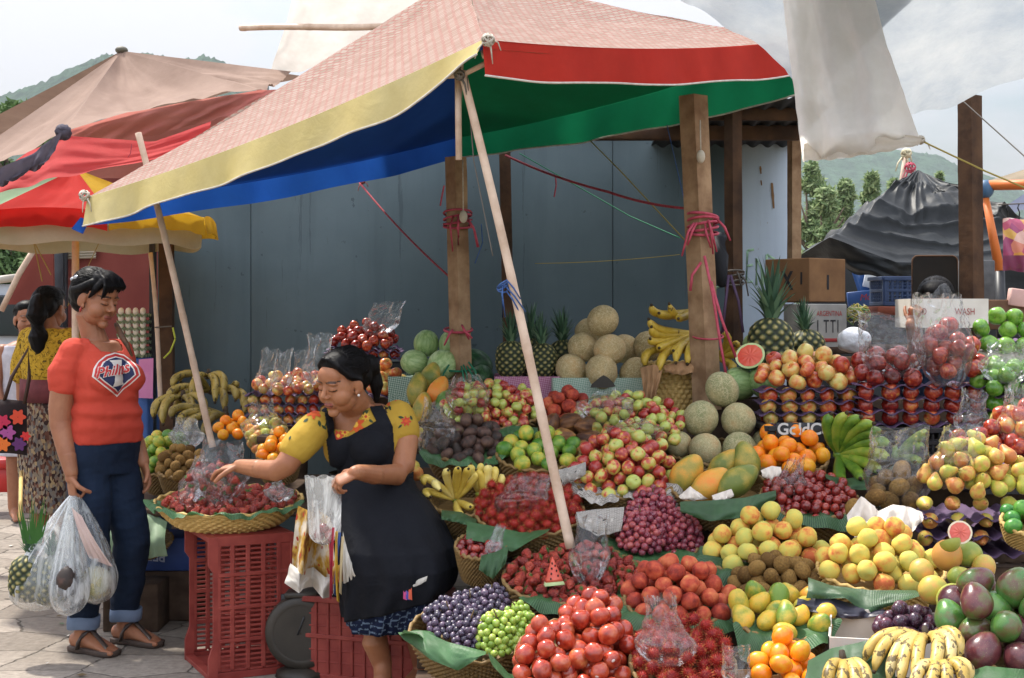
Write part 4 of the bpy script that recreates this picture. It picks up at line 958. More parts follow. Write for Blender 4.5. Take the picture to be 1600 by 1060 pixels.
# yellow peaches
HP1 = heap('peach', 1102, 1292, 804, 912, 4.62, .14, 'yellow peach in the heap left of the grapefruits, above the kiwis', 'yellow peaches above the kiwis', .36, 1, 13, 80)
bk(HP1, 'basket of yellow peaches above the kiwis'); leaf_rim(HP1, 185, 300, .07, .05, 'banana leaf at the left of the peaches above the kiwis', M_BLEAF2)
HP2 = heap('peach', 1278, 1474, 826, 934, 4.38, .14, 'yellow peach in the heap in front of the white crumpled paper', 'yellow peaches in front of the paper', .36, 1, 14, 80)
bk(HP2, 'basket of yellow peaches in front of the white crumpled paper', M_WICKL)
leaf_patch([(1262, 902), (1300, 915), (1360, 922), (1430, 922)], [(1258, 935), (1320, 935), (1355, 958), (1440, 930)], 4.18, 4.12, 'broad dark banana leaf over the rim below the right peaches', M_BLEAF2, 6)
leaf_patch([(1245, 935), (1290, 932), (1340, 945), (1380, 950)], [(1240, 948), (1290, 962), (1330, 968), (1380, 962)], 4.14, 4.1, 'dark plastic sheet crumpled under the right peach basket', simple('dark_plastic', '#22202c', '#33303f', 10, .4, .5), 7, .012, name='plastic_sheet', cat='sheet')
# strawberries at the front
HS = heap('strawberry', 786, 1012, 838, 954, 4.62, .17, 'red strawberry in the large front heap behind the nectarines', 'strawberries in the front heap', .36, 1.12, 15, 150, .9)
bk(HS, 'basket of strawberries at the foot of the slanted bamboo pole')
leaf_rim(HS, 225, 335, .07, .04, 'banana leaf below the front strawberries', M_BLEAF)
bag(918, 806, 912, 60, 4.55, 'clear bag of strawberries standing at the foot of the bamboo pole', seed=3, lean=8, flare=.8, neck=.75, bulge=.45)
# watermelon wedge stuck in the strawberries
M_WFLESH = simple('watermelon_flesh', '#c8402f', '#dc6a50', 9, .4, .5, .15, 40, .003); M_WRIND = simple('watermelon_rind', '#c9d3a0', '#a9bd7c', 6, .5); M_SEED = simple('watermelon_seed', '#241a18', None, rough=.4)
def wedge(c, h, w, th, yaw, label, tiltx=0.0):
 Rz = Matrix.Rotation(yaw, 3, 'Z') @ Matrix.Rotation(tiltx, 3, 'Y'); t = thing('watermelon_slice', c, label, 'watermelon'); c = Vector(c)
 def sl(z0, z1, m, nm, g=0):
  mb = MB(); rows = []
  for y in (-1, 1):
   row = []
   for z in np.linspace(z0, z1, 10):
    ww = w * (1 - z) / 2 + .001; row.append((ww, z))
   a = [c + Rz @ Vector((-x, y * (th / 2 + g) * (1 - .6 * z), h * z + .10 * h * ((x / w) ** 2) * 0)) for x, z in row]; b = [c + Rz @ Vector((x, y * (th / 2 + g) * (1 - .6 * z), h * z)) for x, z in row]
   rows.append(a + b[::-1])
  mb.grid(rows, 0, True); n = len(rows[0]); mb.f += [tuple(range(n)), tuple(range(n, 2 * n))]; mb.m += [0, 0]; mb.build(nm, m, t)
 sl(.13, 1, M_WFLESH, 'flesh'); sl(0, .125, M_WRIND, 'rind', .001)
 mb = MB()
 for k in range(7):
  z = .25 + .09 * k; x = (w * (1 - z) / 2) * (.6 if k % 2 else -.5); mb.ell(c + Rz @ Vector((x, -th / 2 * (1 - .6 * z) - .0005, h * z)), (.0026, .0012, .0042), Rz, 8, 6)
 mb.build('seed', M_SEED, t); return t
wedge(P(866, 914, 4.50), .088, .062, .03, R(8), 'pointed watermelon wedge standing upright in the strawberries', R(-4))
# ---------- second row
BRG = pourspec(950, 1092, 800, 888, 4.92, .16, .36); bk(BRG, 'basket of red grapes with a leaf round it')
for k, (a, b, vt, vf, D, ry, lb) in enumerate(((962, 1040, 796, 870, 4.88, .10, 'red grape bunch at the front of its basket, lowest over the leaf'), (978, 1058, 768, 830, 4.98, .10, 'red grape bunch on top of the heap below the newspaper'), (1030, 1098, 800, 872, 4.92, .09, 'red grape bunch on the side near the yellow peaches'))):
 grape_bunch('rgrape', a, b, vt, vf, D, ry, lb, None, 31 + k, 100)
leaf_rim(BRG, 180, 340, .06, .05, 'banana leaf round the red grapes', M_BLEAF)
HR1 = heap('rambutan', 742, 912, 738, 846, 5.02, .19, 'red hairy rambutan in the wide basket behind the slanted pole', 'rambutans in the wide basket', .36, .94, 16, 150)
bk(HR1, 'wide brown basket of rambutans behind the slanted bamboo pole', maxh=.12)
leaf_patch([(730, 815), (770, 822), (815, 832), (860, 826)], [(728, 842), (765, 850), (800, 862), (850, 834)], 4.84, 4.76, 'banana leaf hanging over the left rim of the rambutan basket', M_BLEAF, 8)
leaf_patch([(690, 797), (720, 800), (745, 812)], [(690, 812), (712, 816), (745, 824)], 4.95, 4.88, 'banana leaf tip under the yellow bananas', M_BLEAF2, 9)
bag(800, 742, 812, 84, 4.96, 'clear bag of rambutans leaning on the heap, open towards the green oranges', seed=4, lean=34, flare=.7, neck=.8, bulge=.5)
HC = heap('red_plum', 712, 792, 845, 880, 4.78, .10, 'small dark red plum in the little basket beside the vendor skirt', 'plums in the little basket', .3, 1, 17, 40)
bk(HC, 'little basket of dark red plums low beside the vendor skirt')
leaf_patch([(752, 868), (775, 862), (795, 852)], [(748, 890), (770, 905), (790, 880)], 4.68, 4.62, 'banana leaf hanging from the little plum basket', M_BLEAF2, 10)
bag(768, 822, 866, 26, 4.7, 'small empty clear bag stuck beside the dark red plums', M_FILM2, seed=6, lean=14, flare=.6)
# yellow bananas
fan(712, 782, 5.16, [(672, 776, 5.04, -.06, .03), (688, 766, 5.0, -.05, .05), (664, 758, 5.10, -.05, .06), (700, 735, 5.05, -.02, .03), (716, 732, 5.02, 0, .03), (732, 733, 5.05, .01, .03), (748, 738, 5.10, .02, .02), (735, 792, 4.98, .02, -.01), (720, 802, 4.98, 0, -.02)], .0155, MB_YEL, 'bright yellow banana bunch behind the vendor back')
fan(756, 790, 5.14, [(745, 735, 5.1, .01, .03), (760, 727, 5.1, .01, .03), (772, 730, 5.14, .02, .03), (782, 742, 5.16, .03, .02), (770, 800, 5.0, .02, 0), (752, 802, 4.98, 0, -.01)], .015, MB_YEL, 'yellow banana bunch touching the rambutans')
HB = pourspec(672, 782, 780, 812, 5.12, .14, .3); bk(HB, 'basket under the bright yellow bananas')
fan(748, 772, 5.24, [(736, 726, 5.2, -.01, .02), (752, 724, 5.22, 0, .02), (766, 728, 5.24, .01, .02)], .015, MB_YEL, 'small yellow banana bunch furthest back, under the avocados')
# small plums right, papayas, apples on newspaper
HRPL = heap('red_plum', 1188, 1340, 738, 818, 5.0, .15, 'small red plum heaped under the green bananas', 'small red plums', .36, 1.02, 18, 140)
bk(HRPL, 'basket of small red plums'); leaf_rim(HRPL, 180, 350, .06, .08, 'dark banana leaf hanging below the small red plums', M_BLEAF2)
bag(1222, 716, 790, 56, 4.98, 'clear bag full of small red plums in their heap', seed=7, lean=22, flare=.5, bulge=.5)
PAP = [(1072, 742, 5.10, 24, 33, 24), (1108, 758, 5.04, 24, 50, 22), (1152, 752, 5.02, 26, 58, 23), (1130, 728, 5.18, 22, 45, 20), (1166, 722, 5.16, 24, -8, 22)]
for k, (u, v, D, _, ang, r_) in enumerate(PAP):
 fruit_at('papaya', u, v, D, ['papaya leaning furthest left in the basket of five', 'papaya lying lengthways at the front middle of the basket of five', 'largest papaya, lying at the front right of the basket of five', 'papaya half hidden at the back of the basket of five', 'short orange papaya upright at the back of the basket of five'][k], 'papayas in the leaf lined basket', r_, eul(rnd.uniform(-15, 15), ang, rnd.uniform(-20, 20)))
HPB = pourspec(1048, 1206, 730, 800, 5.08, .17, .3); bk(HPB, 'basket of papayas lined with a long leaf')
leaf_patch([(1062, 784), (1110, 782), (1160, 778), (1212, 766)], [(1062, 800), (1110, 815), (1160, 808), (1210, 782)], [4.90, 4.86, 4.86, 4.94], [4.86, 4.8, 4.8, 4.92], 'long banana leaf across the front of the papayas', M_BLEAF2, 11)
M_PAPER = simple('white_paper', '#cfc3b6', '#ddd3c8', 8, .8, .2, .2, 20, .01)
for k, (a, b, D) in enumerate((([(1060, 776), (1078, 760), (1092, 770)], [(1062, 780), (1085, 782), (1105, 780)], 4.94), ([(1112, 774), (1130, 768), (1142, 764)], [(1112, 782), (1130, 784), (1146, 776)], 4.92), ([(1188, 735), (1205, 728), (1220, 730)], [(1190, 745), (1204, 752), (1218, 745)], 5.1))):
 leaf_patch(a, b, D, D - .03, ['torn white paper under the left papaya', 'torn white paper under the largest papaya', 'torn white paper between papayas and oranges'][k], M_PAPER, k, .012, name='paper', cat='paper', nu=14, nv=8)
def m_news():
 t = NT('newspaper'); uv = t.n('ShaderNodeUVMap').outputs[0]
 b = t.n('ShaderNodeTexBrick'); b.inputs['Scale'].default_value = 1; b.inputs['Brick Width'].default_value = .09; b.inputs['Row Height'].default_value = .035; b.inputs['Mortar Size'].default_value = .011
 b.inputs['Color1'].default_value = lin('#3b3a3a'); b.inputs['Color2'].default_value = lin('#8a8580'); b.inputs['Mortar'].default_value = lin('#a9a299'); t.l(uv, b.inputs['Vector'])
 n_ = t.noise(3.5, 2, .5, uv); c = t.mix(t.math('GREATER_THAN', n_, .66), b.outputs['Color'], '#3a3938'); c = t.mix(t.math('LESS_THAN', n_, .36), c, '#b5aea5')
 t.base(c, .85, .15); t.bump(t.noise(14, 4), .3, .01); return t.m
M_NEWS = m_news()
HA = heap('small_apple', 888, 1060, 682, 786, 5.18, .18, 'small red and green apple piled on the newspaper', 'apples on the newspaper', .36, 1.22, 19, 120)
bk(HA, 'basket lined with newspaper under small apples')
for a0_, a1_, lb in ((192, 262, 'sheet of newspaper folded over the left rim below the small apples'), (266, 338, 'sheet of newspaper folded over the right rim below the small apples')):
 o = leaf_rim(HA, a0_, a1_, .045, .055, lb, M_NEWS, a0_); o.name = 'newspaper'; o['category'] = 'newspaper'
for k, (a, b, D0, D1) in enumerate((([(868, 735), (890, 730), (915, 722)], [(880, 755), (896, 752), (915, 742)], 5.1, 5.06), ([(900, 800), (930, 796), (975, 792)], [(905, 822), (935, 838), (970, 830)], 4.92, 4.84))):
 leaf_patch(a, b, D0, D1, ['newspaper sheet standing behind the slanted bamboo pole', 'lowest crumpled newspaper sheet above the red grapes'][k], M_NEWS, k, .012, name='newspaper', cat='newspaper', nu=20, nv=10)
# green bananas and oranges
fan(1310, 710, 5.24, [(1298, 648, 5.16, -.03, .02), (1322, 646, 5.12, -.025, .02), (1344, 652, 5.10, -.02, .03), (1364, 662, 5.08, -.01, .035), (1378, 676, 5.08, 0, .035), (1390, 694, 5.07, .01, .03), (1388, 716, 5.05, .02, .02), (1372, 736, 5.04, .03, 0), (1344, 748, 5.04, .03, -.02), (1312, 752, 5.06, .0, -.03), (1308, 660, 5.22, -.03, .02), (1334, 658, 5.2, -.02, .03), (1356, 672, 5.18, 0, .03), (1372, 700, 5.14, .01, .03), (1366, 722, 5.12, .02, .01)], .023, MB_GRN, 'large bunch of green bananas fanned out before the black crates')
fan(1400, 712, 5.3, [(1448, 678, 5.2, .02, .03), (1440, 700, 5.2, .02, .02), (1430, 722, 5.2, .03, 0)], .021, MB_GRN, 'small bunch of green bananas behind the kiwi bag')
leaf_patch([(1284, 738), (1320, 748), (1370, 742), (1400, 724)], [(1290, 748), (1325, 764), (1362, 766), (1405, 740)], 5.08, 5.0, 'dark banana leaf under the fanned green bananas', M_BLEAF2, 12)
HO = heap('orange', 1166, 1292, 678, 746, 5.38, .14, 'orange heaped between the melons and the green bananas', 'oranges by the melons', .34, 1, 20, 45)
bk(HO, 'basket of oranges beside the netted melons')
# kiwis, white paper and pears on trays
HKB = heap('kiwi', 1352, 1436, 735, 800, 4.92, .09, 'large brown kiwi in the clear bag right of the red plums', 'kiwis in the clear bag', .3, 1.3, 22, 22)
bag(1400, 672, 800, 104, 4.88, 'big clear bag of brown kiwis before the black crates', seed=9, lean=6, flare=.8, neck=.85, bulge=.45)
fruit_at('kiwi', 1334, 795, 4.72, 'single brown kiwi standing against the white paper', None, 13, eul(10, 5, 0)); fruit_at('kiwi', 1368, 778, 4.76, 'single brown kiwi lying on top of the white paper', None, 14, eul(70, 20, 40))
for k, (a, b, D) in enumerate((([(1322, 805), (1345, 775), (1365, 790), (1372, 800)], [(1322, 822), (1345, 838), (1370, 845), (1385, 840)], 4.7), ([(1368, 800), (1395, 788), (1420, 792), (1440, 800)], [(1366, 825), (1395, 842), (1420, 835), (1440, 815)], 4.68), ([(1330, 820), (1365, 812), (1400, 815)], [(1332, 842), (1362, 850), (1395, 845)], 4.62))):
 leaf_patch(a, b, D, D - .05, ['crumpled white tissue paper beside the small red plums', 'crumpled white tissue paper under the kiwi bag', 'lowest crumpled white tissue paper above the peaches'][k], M_PAPER, k + 3, .022, .03, name='tissue_paper', cat='paper')
HPE = heap('pear', 1442, 1610, 690, 782, 4.80, .13, 'yellow pear with red cheeks heaped on the trays', 'pears on top of the trays', .3, 1, 23, 60, rot=lambda r_: eul(r_.uniform(-70, 70), r_.uniform(-60, 60), r_.uniform(0, 360)))
bag(1490, 668, 765, 92, 4.78, 'clear bag of yellow and red pears standing on the pear heap', seed=10, lean=14, flare=.7, neck=.7, bulge=.5)
for k in range(3):
 z = Zof(796 + 28 * k, 4.72); tray(['upper', 'middle', 'lowest'][k] + ' purple tray of yellow pears', Vector((Xof(1520, 4.85), 4.85, z - .03)), .40, .26, .062, 'trays of pears', .05)
 for i in range(4 - (k == 2)):
  fruit_at('pear', 1445 + 44 * i + 8 * (k % 2), 787 + 27 * k, 4.76, 'yellow pear lying in the ' + ['upper', 'middle', 'lowest'][k] + ' tray of pears', 'pears in the ' + ['upper', 'middle', 'lowest'][k] + ' tray', 12.5, eul(90 + rnd.uniform(-25, 25), rnd.uniform(-40, 40), rnd.uniform(-40, 40)))
HL = heap('lime', 1566, 1660, 806, 846, 4.55, .10, 'dark green lime in the basket cut by the right edge', 'limes in the right basket', .3, 1.05, 24, 30)
bk(HL, 'pale basket of dark limes at the right edge', M_WICKL, maxh=.07)
# ---------- third row
HAV = heap('avocado', 662, 796, 664, 728, 5.46, .16, 'dark avocado in the heap above the yellow bananas', 'dark avocados', .34, 1.05, 25, 70)
bk(HAV, 'basket of dark avocados over the yellow bananas')
leaf_rim(HAV, 195, 330, .04, .05, 'banana leaf along the front of the avocado basket', M_BLEAF)
leaf_patch([(778, 672), (800, 665), (840, 668)], [(782, 682), (806, 686), (842, 684)], 5.52, 5.46, 'banana leaf standing between avocados and small apples', M_BLEAF, 13)
bag(676, 632, 720, 62, 5.38, 'clear bag of dark avocados next to the vendor shoulder', seed=11, lean=8, flare=.7, bulge=.6)
HGO = heap('green_orange', 776, 906, 684, 742, 5.34, .15, 'green and yellow orange in the heap behind the rambutans', 'green oranges behind the rambutans', .34, 1, 26, 50)
bk(HGO, 'basket of green oranges behind the rambutans')
COC = [(858, 668, 5.56, 30, 10), (890, 662, 5.58, 75, 14), (920, 668, 5.54, 100, 18), (876, 684, 5.46, 82, 12), (925, 690, 5.46, 110, 14), (905, 704, 5.40, 75, 13), (935, 712, 5.36, 120, 11), (862, 690, 5.5, 60, 11)]
for u, v, D, ang, r_ in COC: fruit_at('cocoa', u, v, D, 'brown ridged cocoa pod in the pile behind the bamboo pole', 'cocoa pods', 15.5, eul(rnd.uniform(-20, 20), ang, rnd.uniform(-25, 25)))
bk(pourspec(850, 950, 690, 722, 5.46, .15, .3), 'basket under the brown cocoa pods')
HRA = heap('red_peach', 840, 925, 614, 680, 5.74, .13, 'red plum sized peach heaped above the cocoa pods', 'red peaches above the cocoa pods', .34, .98, 27, 40)
bk(HRA, 'basket of red peaches above the cocoa pods')
HS1 = heap('small_apple', 690, 848, 604, 676, 5.80, .20, 'small green and red apple in the heap below the grey post', 'small apples below the post', .34, 1, 28, 140)
bk(HS1, 'basket of small apples below the tied grey post')
bag(732, 588, 668, 66, 5.66, 'tall clear bag of small green and red apples before the post', seed=13, lean=-2, flare=.6, neck=.9, bulge=.7)
fr_ = HS1
for k in range(18):
 q = k / 18; fruit_at('small_apple', 718 + (k % 4) * 11 + rnd.uniform(-3, 3), 655 - (k // 4) * 13 + rnd.uniform(-2, 2), 5.66 + rnd.uniform(-.03, .03), 'small apple inside the tall clear bag before the post', 'small apples in the tall bag', 7.6)
HS2 = heap('small_apple', 900, 1070, 622, 690, 5.62, .18, 'small green and red apple heaped left of the big netted melons', 'small apples left of the melons', .34, 1.05, 29, 120)
bk(HS2, 'basket of small apples left of the netted melons')
bag(945, 612, 668, 90, 5.50, 'bulging clear bag of small apples in front of the pineapples', seed=14, lean=0, flare=.35, neck=.6, bulge=.75)
HS3 = heap('small_apple', 950, 1060, 668, 708, 5.38, .12, 'small apple in the low pile between cocoa pods and papayas', 'small apples between cocoa pods and papayas', .34, 1.1, 30, 50)
bag(1000, 655, 700, 84, 5.34, 'clear bag of small apples lying below the netted melons', seed=15, lean=-12, flare=.4, neck=.7, bulge=.7)
# netted melons right
for k, (u, v, r_) in enumerate(((1128, 609, 27), (1095, 654, 28), (1154, 657, 27), (1101, 703, 27), (1156, 704, 29), (1060, 694, 20), (1195, 690, 20))):
 fruit_at('melon', u, v, [5.66, 5.6, 5.6, 5.5, 5.5, 5.55, 5.62][k], ['netted melon on the very top of the pile by the pale post', 'netted melon left in the middle row of the pile by the pale post', 'netted melon right in the middle row of the pile by the pale post', 'netted melon at the bottom of the pile above the leaning papaya', 'netted melon with a blue sticker at the bottom of its pile', 'smaller netted melon at the bottom beside the small apples', 'netted melon half hidden behind the oranges'][k], 'netted melons by the pale post', r_)
M_STICK = simple('blue_sticker', '#5566a0', '#8a93c0', 30, .5)
bk(pourspec(1044, 1200, 712, 732, 5.58, .17, .2), 'basket under the pyramid of netted melons')
for k, (u, v, r_, D) in enumerate(((1155, 600, 25, 5.95), (1196, 598, 26, 5.92), (1182, 538, 19, 6.12))):
 fruit_at('wmelon', u, v, D, ['pale watermelon behind the topmost netted melon', 'pale watermelon behind the left end of the apple trays', 'round green watermelon behind the cut slice'][k], None, r_)
half_fruit('cut_watermelon', P(1172, 556, 5.9), .062, (-.35, -.8, .55), [K['dmelon']['meshes'][0].materials[0], M_WRIND, M_WFLESH], 'cut red watermelon piece leaning between melons and pineapple', 'watermelon')
pineapple(1203, 588, 6.0, 92, 'large pineapple standing upright before the brown box', None, (3, 3), crown=1.15)
pineapple(1264, 590, 6.2, 76, 'dark pineapple in the shade right of the large pineapple', None, (-3, -4), which=1, crown=.72)
# ---------- apple trays
MT = {}
def tray_stack(key, u0, u1, D, v_bot, layers, step, px, group, lbl, rows=2, seed=0, s=1.0):
 n = max(3, int((u1 - u0) / px)); cell = (u1 - u0) / n * D / F; r = K[key]['r'] * s; w = (u1 - u0) * D / F; dep = cell * rows * 1.05
 for l in range(layers):
  z = Zof(v_bot - l * step, D - dep / 2); c = Vector((Xof((u0 + u1) / 2, D), D, z)); nm = ['lowest', 'second', 'third', 'fourth', 'fifth'][l] if l < layers - 1 else 'top'
  tray(nm + ' purple tray ' + lbl, c, w * 1.04, dep * 1.05, cell, group + ' trays', .04)
  if l == layers - 1: continue
  for j in range(rows):
   for i in range(n):
    if j and not (i in (0, n - 1)) : continue
    x = c.x - w / 2 + cell * (i + .5) + rnd.uniform(-.006, .006); y = D - dep / 2 + cell * (j + .5) + rnd.uniform(-.004, .004)
    put(key if rnd.random() > .15 else ('mix_apple' if key == 'red_apple' else key), Vector((x, y, z + r * .78)), ('apple' if key != 'green_apple' else 'green apple') + ' in the ' + nm + ' tray ' + lbl, group + ', ' + nm + ' tray', s * rnd.uniform(.92, 1.04))
tray_stack('mix_apple', 1184, 1336, 5.66, 664, 4, 18, 30, 'blushed apples', 'of blushed apples beside the pineapple', seed=1, s=.95)
HX1 = heap('mix_apple', 1182, 1336, 548, 612, 5.68, .13, 'blushed apple heaped on the trays right of the pineapple', 'blushed apples on the trays', .25, 1, 33, 50, .5)
tray_stack('red_apple', 1334, 1534, 5.60, 664, 4, 20, 33, 'red apples', 'of dark red apples under the clear bags', seed=2)
HX2 = heap('red_apple', 1336, 1440, 556, 608, 5.62, .14, 'red apple heaped under the cloudy bag', 'red apples under the cloudy bag', .25, 1.05, 34, 40, .5)
HX3 = heap('red_apple', 1428, 1536, 512, 596, 5.60, .14, 'dark red apple in the tall wrapped pile beside the green apples', 'dark red apples in the wrapped pile', .25, 1.05, 35, 50, .6)
tray_stack('green_apple', 1532, 1660, 5.56, 690, 5, 24, 32, 'green apples', 'of green apples at the right edge', seed=3)
HX4 = heap('green_apple', 1520, 1640, 562, 625, 5.52, .12, 'green apple heaped on the lower trays', 'green apples on the lower trays', .25, 1, 36, 40, .5)
tray('purple tray under the topmost green apples', Vector((Xof(1575, 5.9), 5.9, Zof(535, 5.9))), .36, .22, .07, 'upper green apple trays', .04)
for u, v in ((1533, 513), (1558, 494), (1585, 496), (1575, 516), (1602, 516), (1614, 494), (1545, 537), (1572, 540), (1600, 540)):
 fruit_at('green_apple', u, v, 5.85 - (v - 490) * .001, 'green apple on the topmost shelf behind the others', 'green apples on the topmost shelf', 14)
mb = MB(); mb.box((Xof(1585, 5.95), 5.95, Zof(557, 5.95)), (.42, .26, .05)); tag(mb.build('white_carton', M_CARDW), 'flat white carton under the topmost green apples', 'box')
HX5 = heap('mix_apple', 1545, 1640, 630, 718, 5.2, .12, 'blushed apple in the bagged heap at the right edge', 'blushed apples at the right edge', .3, .98, 37, 36)
HX6 = heap('red_apple', 1478, 1600, 672, 722, 5.12, .10, 'dark red apple on the tray above the pears', 'dark red apples above the pears', .3, .95, 38, 30)
tray('purple tray sagging above the yellow pears', Vector((Xof(1560, 5.05), 5.05, Zof(722, 5.05))), .34, .2, .066, None, .05)
bag(1592, 600, 690, 70, 5.12, 'clear bag over blushed apples at the right edge', seed=16, lean=-6, flare=.5)
bag(1515, 610, 680, 52, 5.3, 'slim clear bag of red apples before the green apples', seed=17, lean=8, flare=.7, bulge=.4)
bag(1398, 492, 590, 96, 5.52, 'cloudy clear bag lying open on the red apples', None, seed=18, lean=-8, flare=.95, neck=1.0, bulge=.4)
bag(1480, 456, 604, 96, 5.46, 'large crumpled clear bag on the tall red apple pile', None, seed=19, lean=-14, flare=.85, neck=.95, bulge=.5)
bag(1570, 535, 600, 80, 5.42, 'clear bag of green apples with a white label', seed=20, lean=4, flare=.7, bulge=.5)
# black lattice crates under the trays
M_BLK = simple('black_plastic', '#1a1b1e', '#26272b', 12, .45, .4)
def crate(name, c, w, d, h, mat, label, rotz=0.0, cols=8, rws=4, bars=None, group=None, cat='crate', stand=False, lip=.02):
 """plastic crate with open slotted walls, corner posts and rims; each wall is a part"""
 t = thing(name, c, label, cat, group); Rz = Matrix.Rotation(rotz, 3, 'Z')
 for k, (cx, cy, lw, ang) in enumerate(((0, -d / 2, w, 0), (0, d / 2, w, math.pi), (-w / 2, 0, d, -math.pi / 2), (w / 2, 0, d, math.pi / 2))):
  A = Rz @ Matrix.Rotation(ang, 3, 'Z'); o = Vector(c) + Rz @ Vector((cx, cy, 0)); mb = MB(); th = .012
  def b(x, z, sx, sz, dy=0.0, tk=th): mb.box(o + A @ Vector((x, dy, z)), (sx, tk, sz), A, .002)
  if bars: b(0, h / 2, lw - .02, h - .03, .003, .004)
  b(0, h - lip / 2, lw + .01, lip, -.003, th + .012); b(0, lip / 2, lw, lip); b(0, h * .52, lw - .02, .016)
  for i in range(cols + 1):
   x = -lw / 2 + .012 + (lw - .024) * i / cols; b(x, h / 2, .010 if 0 < i < cols else .024, h - 2 * lip - .002, .001)
  for j in range(1, rws):
   if abs(j / rws - .52) > .1: b(0, lip + (h - 2 * lip) * j / rws, lw - .03, .006, .002, th * .6)
  mb.build('side_panel', mat, t, smooth=False)
 mb = MB(); mb.box(Vector(c) + Vector((0, 0, .008)), (w - .02, d - .02, .010), Rz); mb.build('bottom', mat, t); return t
cg = P(1262, 695, 5.58); cA = crate('black_crate', cg - Vector((0, 0, .04)), .36, .30, .125, M_BLK, 'black plastic crate with white lettering under the blushed apple trays', 0, 14, 4)
tm = text_mesh('GoldCup', .062, P(1214, 679, 5.405), (1, 0, 0), (0, 0, 1), bold=.0015)
bp = MB(); bp.box(P(1262, 676, 5.414), (.24, .006, .075)); bo = bp.build('name_panel', M_BLK, cA); tm.v = [(x, y - .002, z) for x, y, z in tm.v]
tm.build('lettering', simple('white_print', '#c4c6c4', None, rough=.7), cA, fix=False)
crate('black_crate', P(1430, 700, 5.56) - Vector((0, 0, .03)), .42, .30, .12, M_BLK, 'black slotted crate under the red apple trays', 0, 16, 3)
crate('black_crate', P(1580, 745, 5.5) - Vector((0, 0, .05)), .40, .30, .14, M_BLK, 'black slotted crate under the green apple trays', 0, 14, 3)
# ---------- back row
def cloth_box(u0, u1, v0, v1, D, dep, mat, label, seed):
 """a crate covered by a cloth that hangs in folds over its front"""
 t = thing('covered_crate', P((u0 + u1) / 2, v1, D), label, 'crate'); w = (u1 - u0) * D / F; zt, zb = Zof(v0, D - dep / 2), Zof(v1, D - dep / 2); c = P((u0 + u1) / 2, v0, D)
 mb = MB(); mb.box((c.x, D, (zt + zb) / 2 - .02), (w - .04, dep - .05, zt - zb - .05)); mb.build('crate', M_PLANK, t)
 mb = MB(); x0, x1 = c.x - w / 2, c.x + w / 2; y0, y1 = D - dep / 2, D + dep / 2; n = 90; per = 2 * (w + dep)
 rows = []
 for j in range(13):
  q = j / 12; row = []
  for i in range(n):
   s_ = i / n * per
   if s_ < w: x, y, nx, ny = x0 + s_, y0, 0, -1
   elif s_ < w + dep: x, y, nx, ny = x1, y0 + s_ - w, 1, 0
   elif s_ < 2 * w + dep: x, y, nx, ny = x1 - (s_ - w - dep), y1, 0, 1
   else: x, y, nx, ny = x0, y1 - (s_ - 2 * w - dep), -1, 0
   f = q * (.014 * math.sin(s_ * 42 + seed) + .010 * math.sin(s_ * 17 + seed * 2)) + .004
   row.append((x + nx * f, y + ny * f, zt - (zt - zb) * q * (1 - .12 * math.sin(s_ * 9 + seed)) + .004))
  rows.append(row)
 mb.grid(rows, 0, True); b = len(mb.v); mb.v += [(x0 + .01, y0 + .01, zt - .005), (x1 - .01, y0 + .01, zt - .005), (x1 - .01, y1 - .01, zt - .005), (x0 + .01, y1 - .01, zt - .005)]; mb.f.append((b, b + 1, b + 2, b + 3)); mb.m.append(0)
 mb.build('cloth', mat, t, fix=False); return t
def m_check(name, a, b, sc_=150):
 t = NT(name); w = t.n('ShaderNodeTexChecker'); w.inputs['Scale'].default_value = sc_; w.inputs['Color1'].default_value = lin(a); w.inputs['Color2'].default_value = lin(b)
 t.l(t.mapping((1, 1, 1), (0, .6, 0)), w.inputs['Vector']); t.base(w.outputs['Color'], .9, .1); t.bump(t.noise(40, 4), .2, .006); return t.m
cloth_box(774, 872, 590, 660, 6.45, .34, m_check('pink_check', '#a0647e', '#b98aa0'), 'crate draped in pink checked cloth under the pineapples', 1)
cloth_box(862, 1006, 592, 660, 6.40, .36, m_check('green_check', '#86a08f', '#b2c0b2'), 'crate draped in pale green checked cloth under the cream melons', 2)
cloth_box(612, 735, 590, 660, 6.55, .36, m_check('dark_green_check', '#5f7a6a', '#a3b0a2'), 'crate draped in green checked cloth under the pale watermelons', 3)
for k, (u, vb, hb, tl_) in enumerate(((798, 592, 60, (0, -4)), (850, 592, 56, (-3, 2)), (884, 592, 62, (2, 6)), (828, 590, 62, (3, 0)))):
 pineapple(u, vb, [6.36, 6.38, 6.52, 6.55][k], hb, ['pineapple at the left end of the row on pink cloth', 'pineapple behind the slanted pole, on pink cloth', 'pineapple touching the cream melons', 'pineapple at the back of the row on pink cloth'][k], 'pineapples on pink cloth', tl_, 1, k % 2, .95)
ML = [(942, 501, 26, 6.38), (910, 543, 24, 6.40), (953, 547, 25.5, 6.28), (893, 578, 26, 6.34), (940, 582, 27, 6.24), (992, 583, 25, 6.30), (1012, 541, 24, 6.42), (975, 545, 24, 6.52), (920, 520, 22, 6.55)]
for k, (u, v, r_, D) in enumerate(ML):
 fruit_at('cmelon', u, v, D, ['cream melon on the very top of the pile on green cloth', 'cream melon left in the middle row on green cloth', 'cream melon in front in the middle row on green cloth', 'cream melon bottom row, next to the pineapples', 'cream melon bottom row, centre, behind the folded card', 'cream melon bottom row, touching the banana basket', 'cream melon against the ripe bananas', 'shaded cream melon behind the front ones', 'cream melon hidden behind the topmost melon'][k], 'cream melons on green cloth', r_)
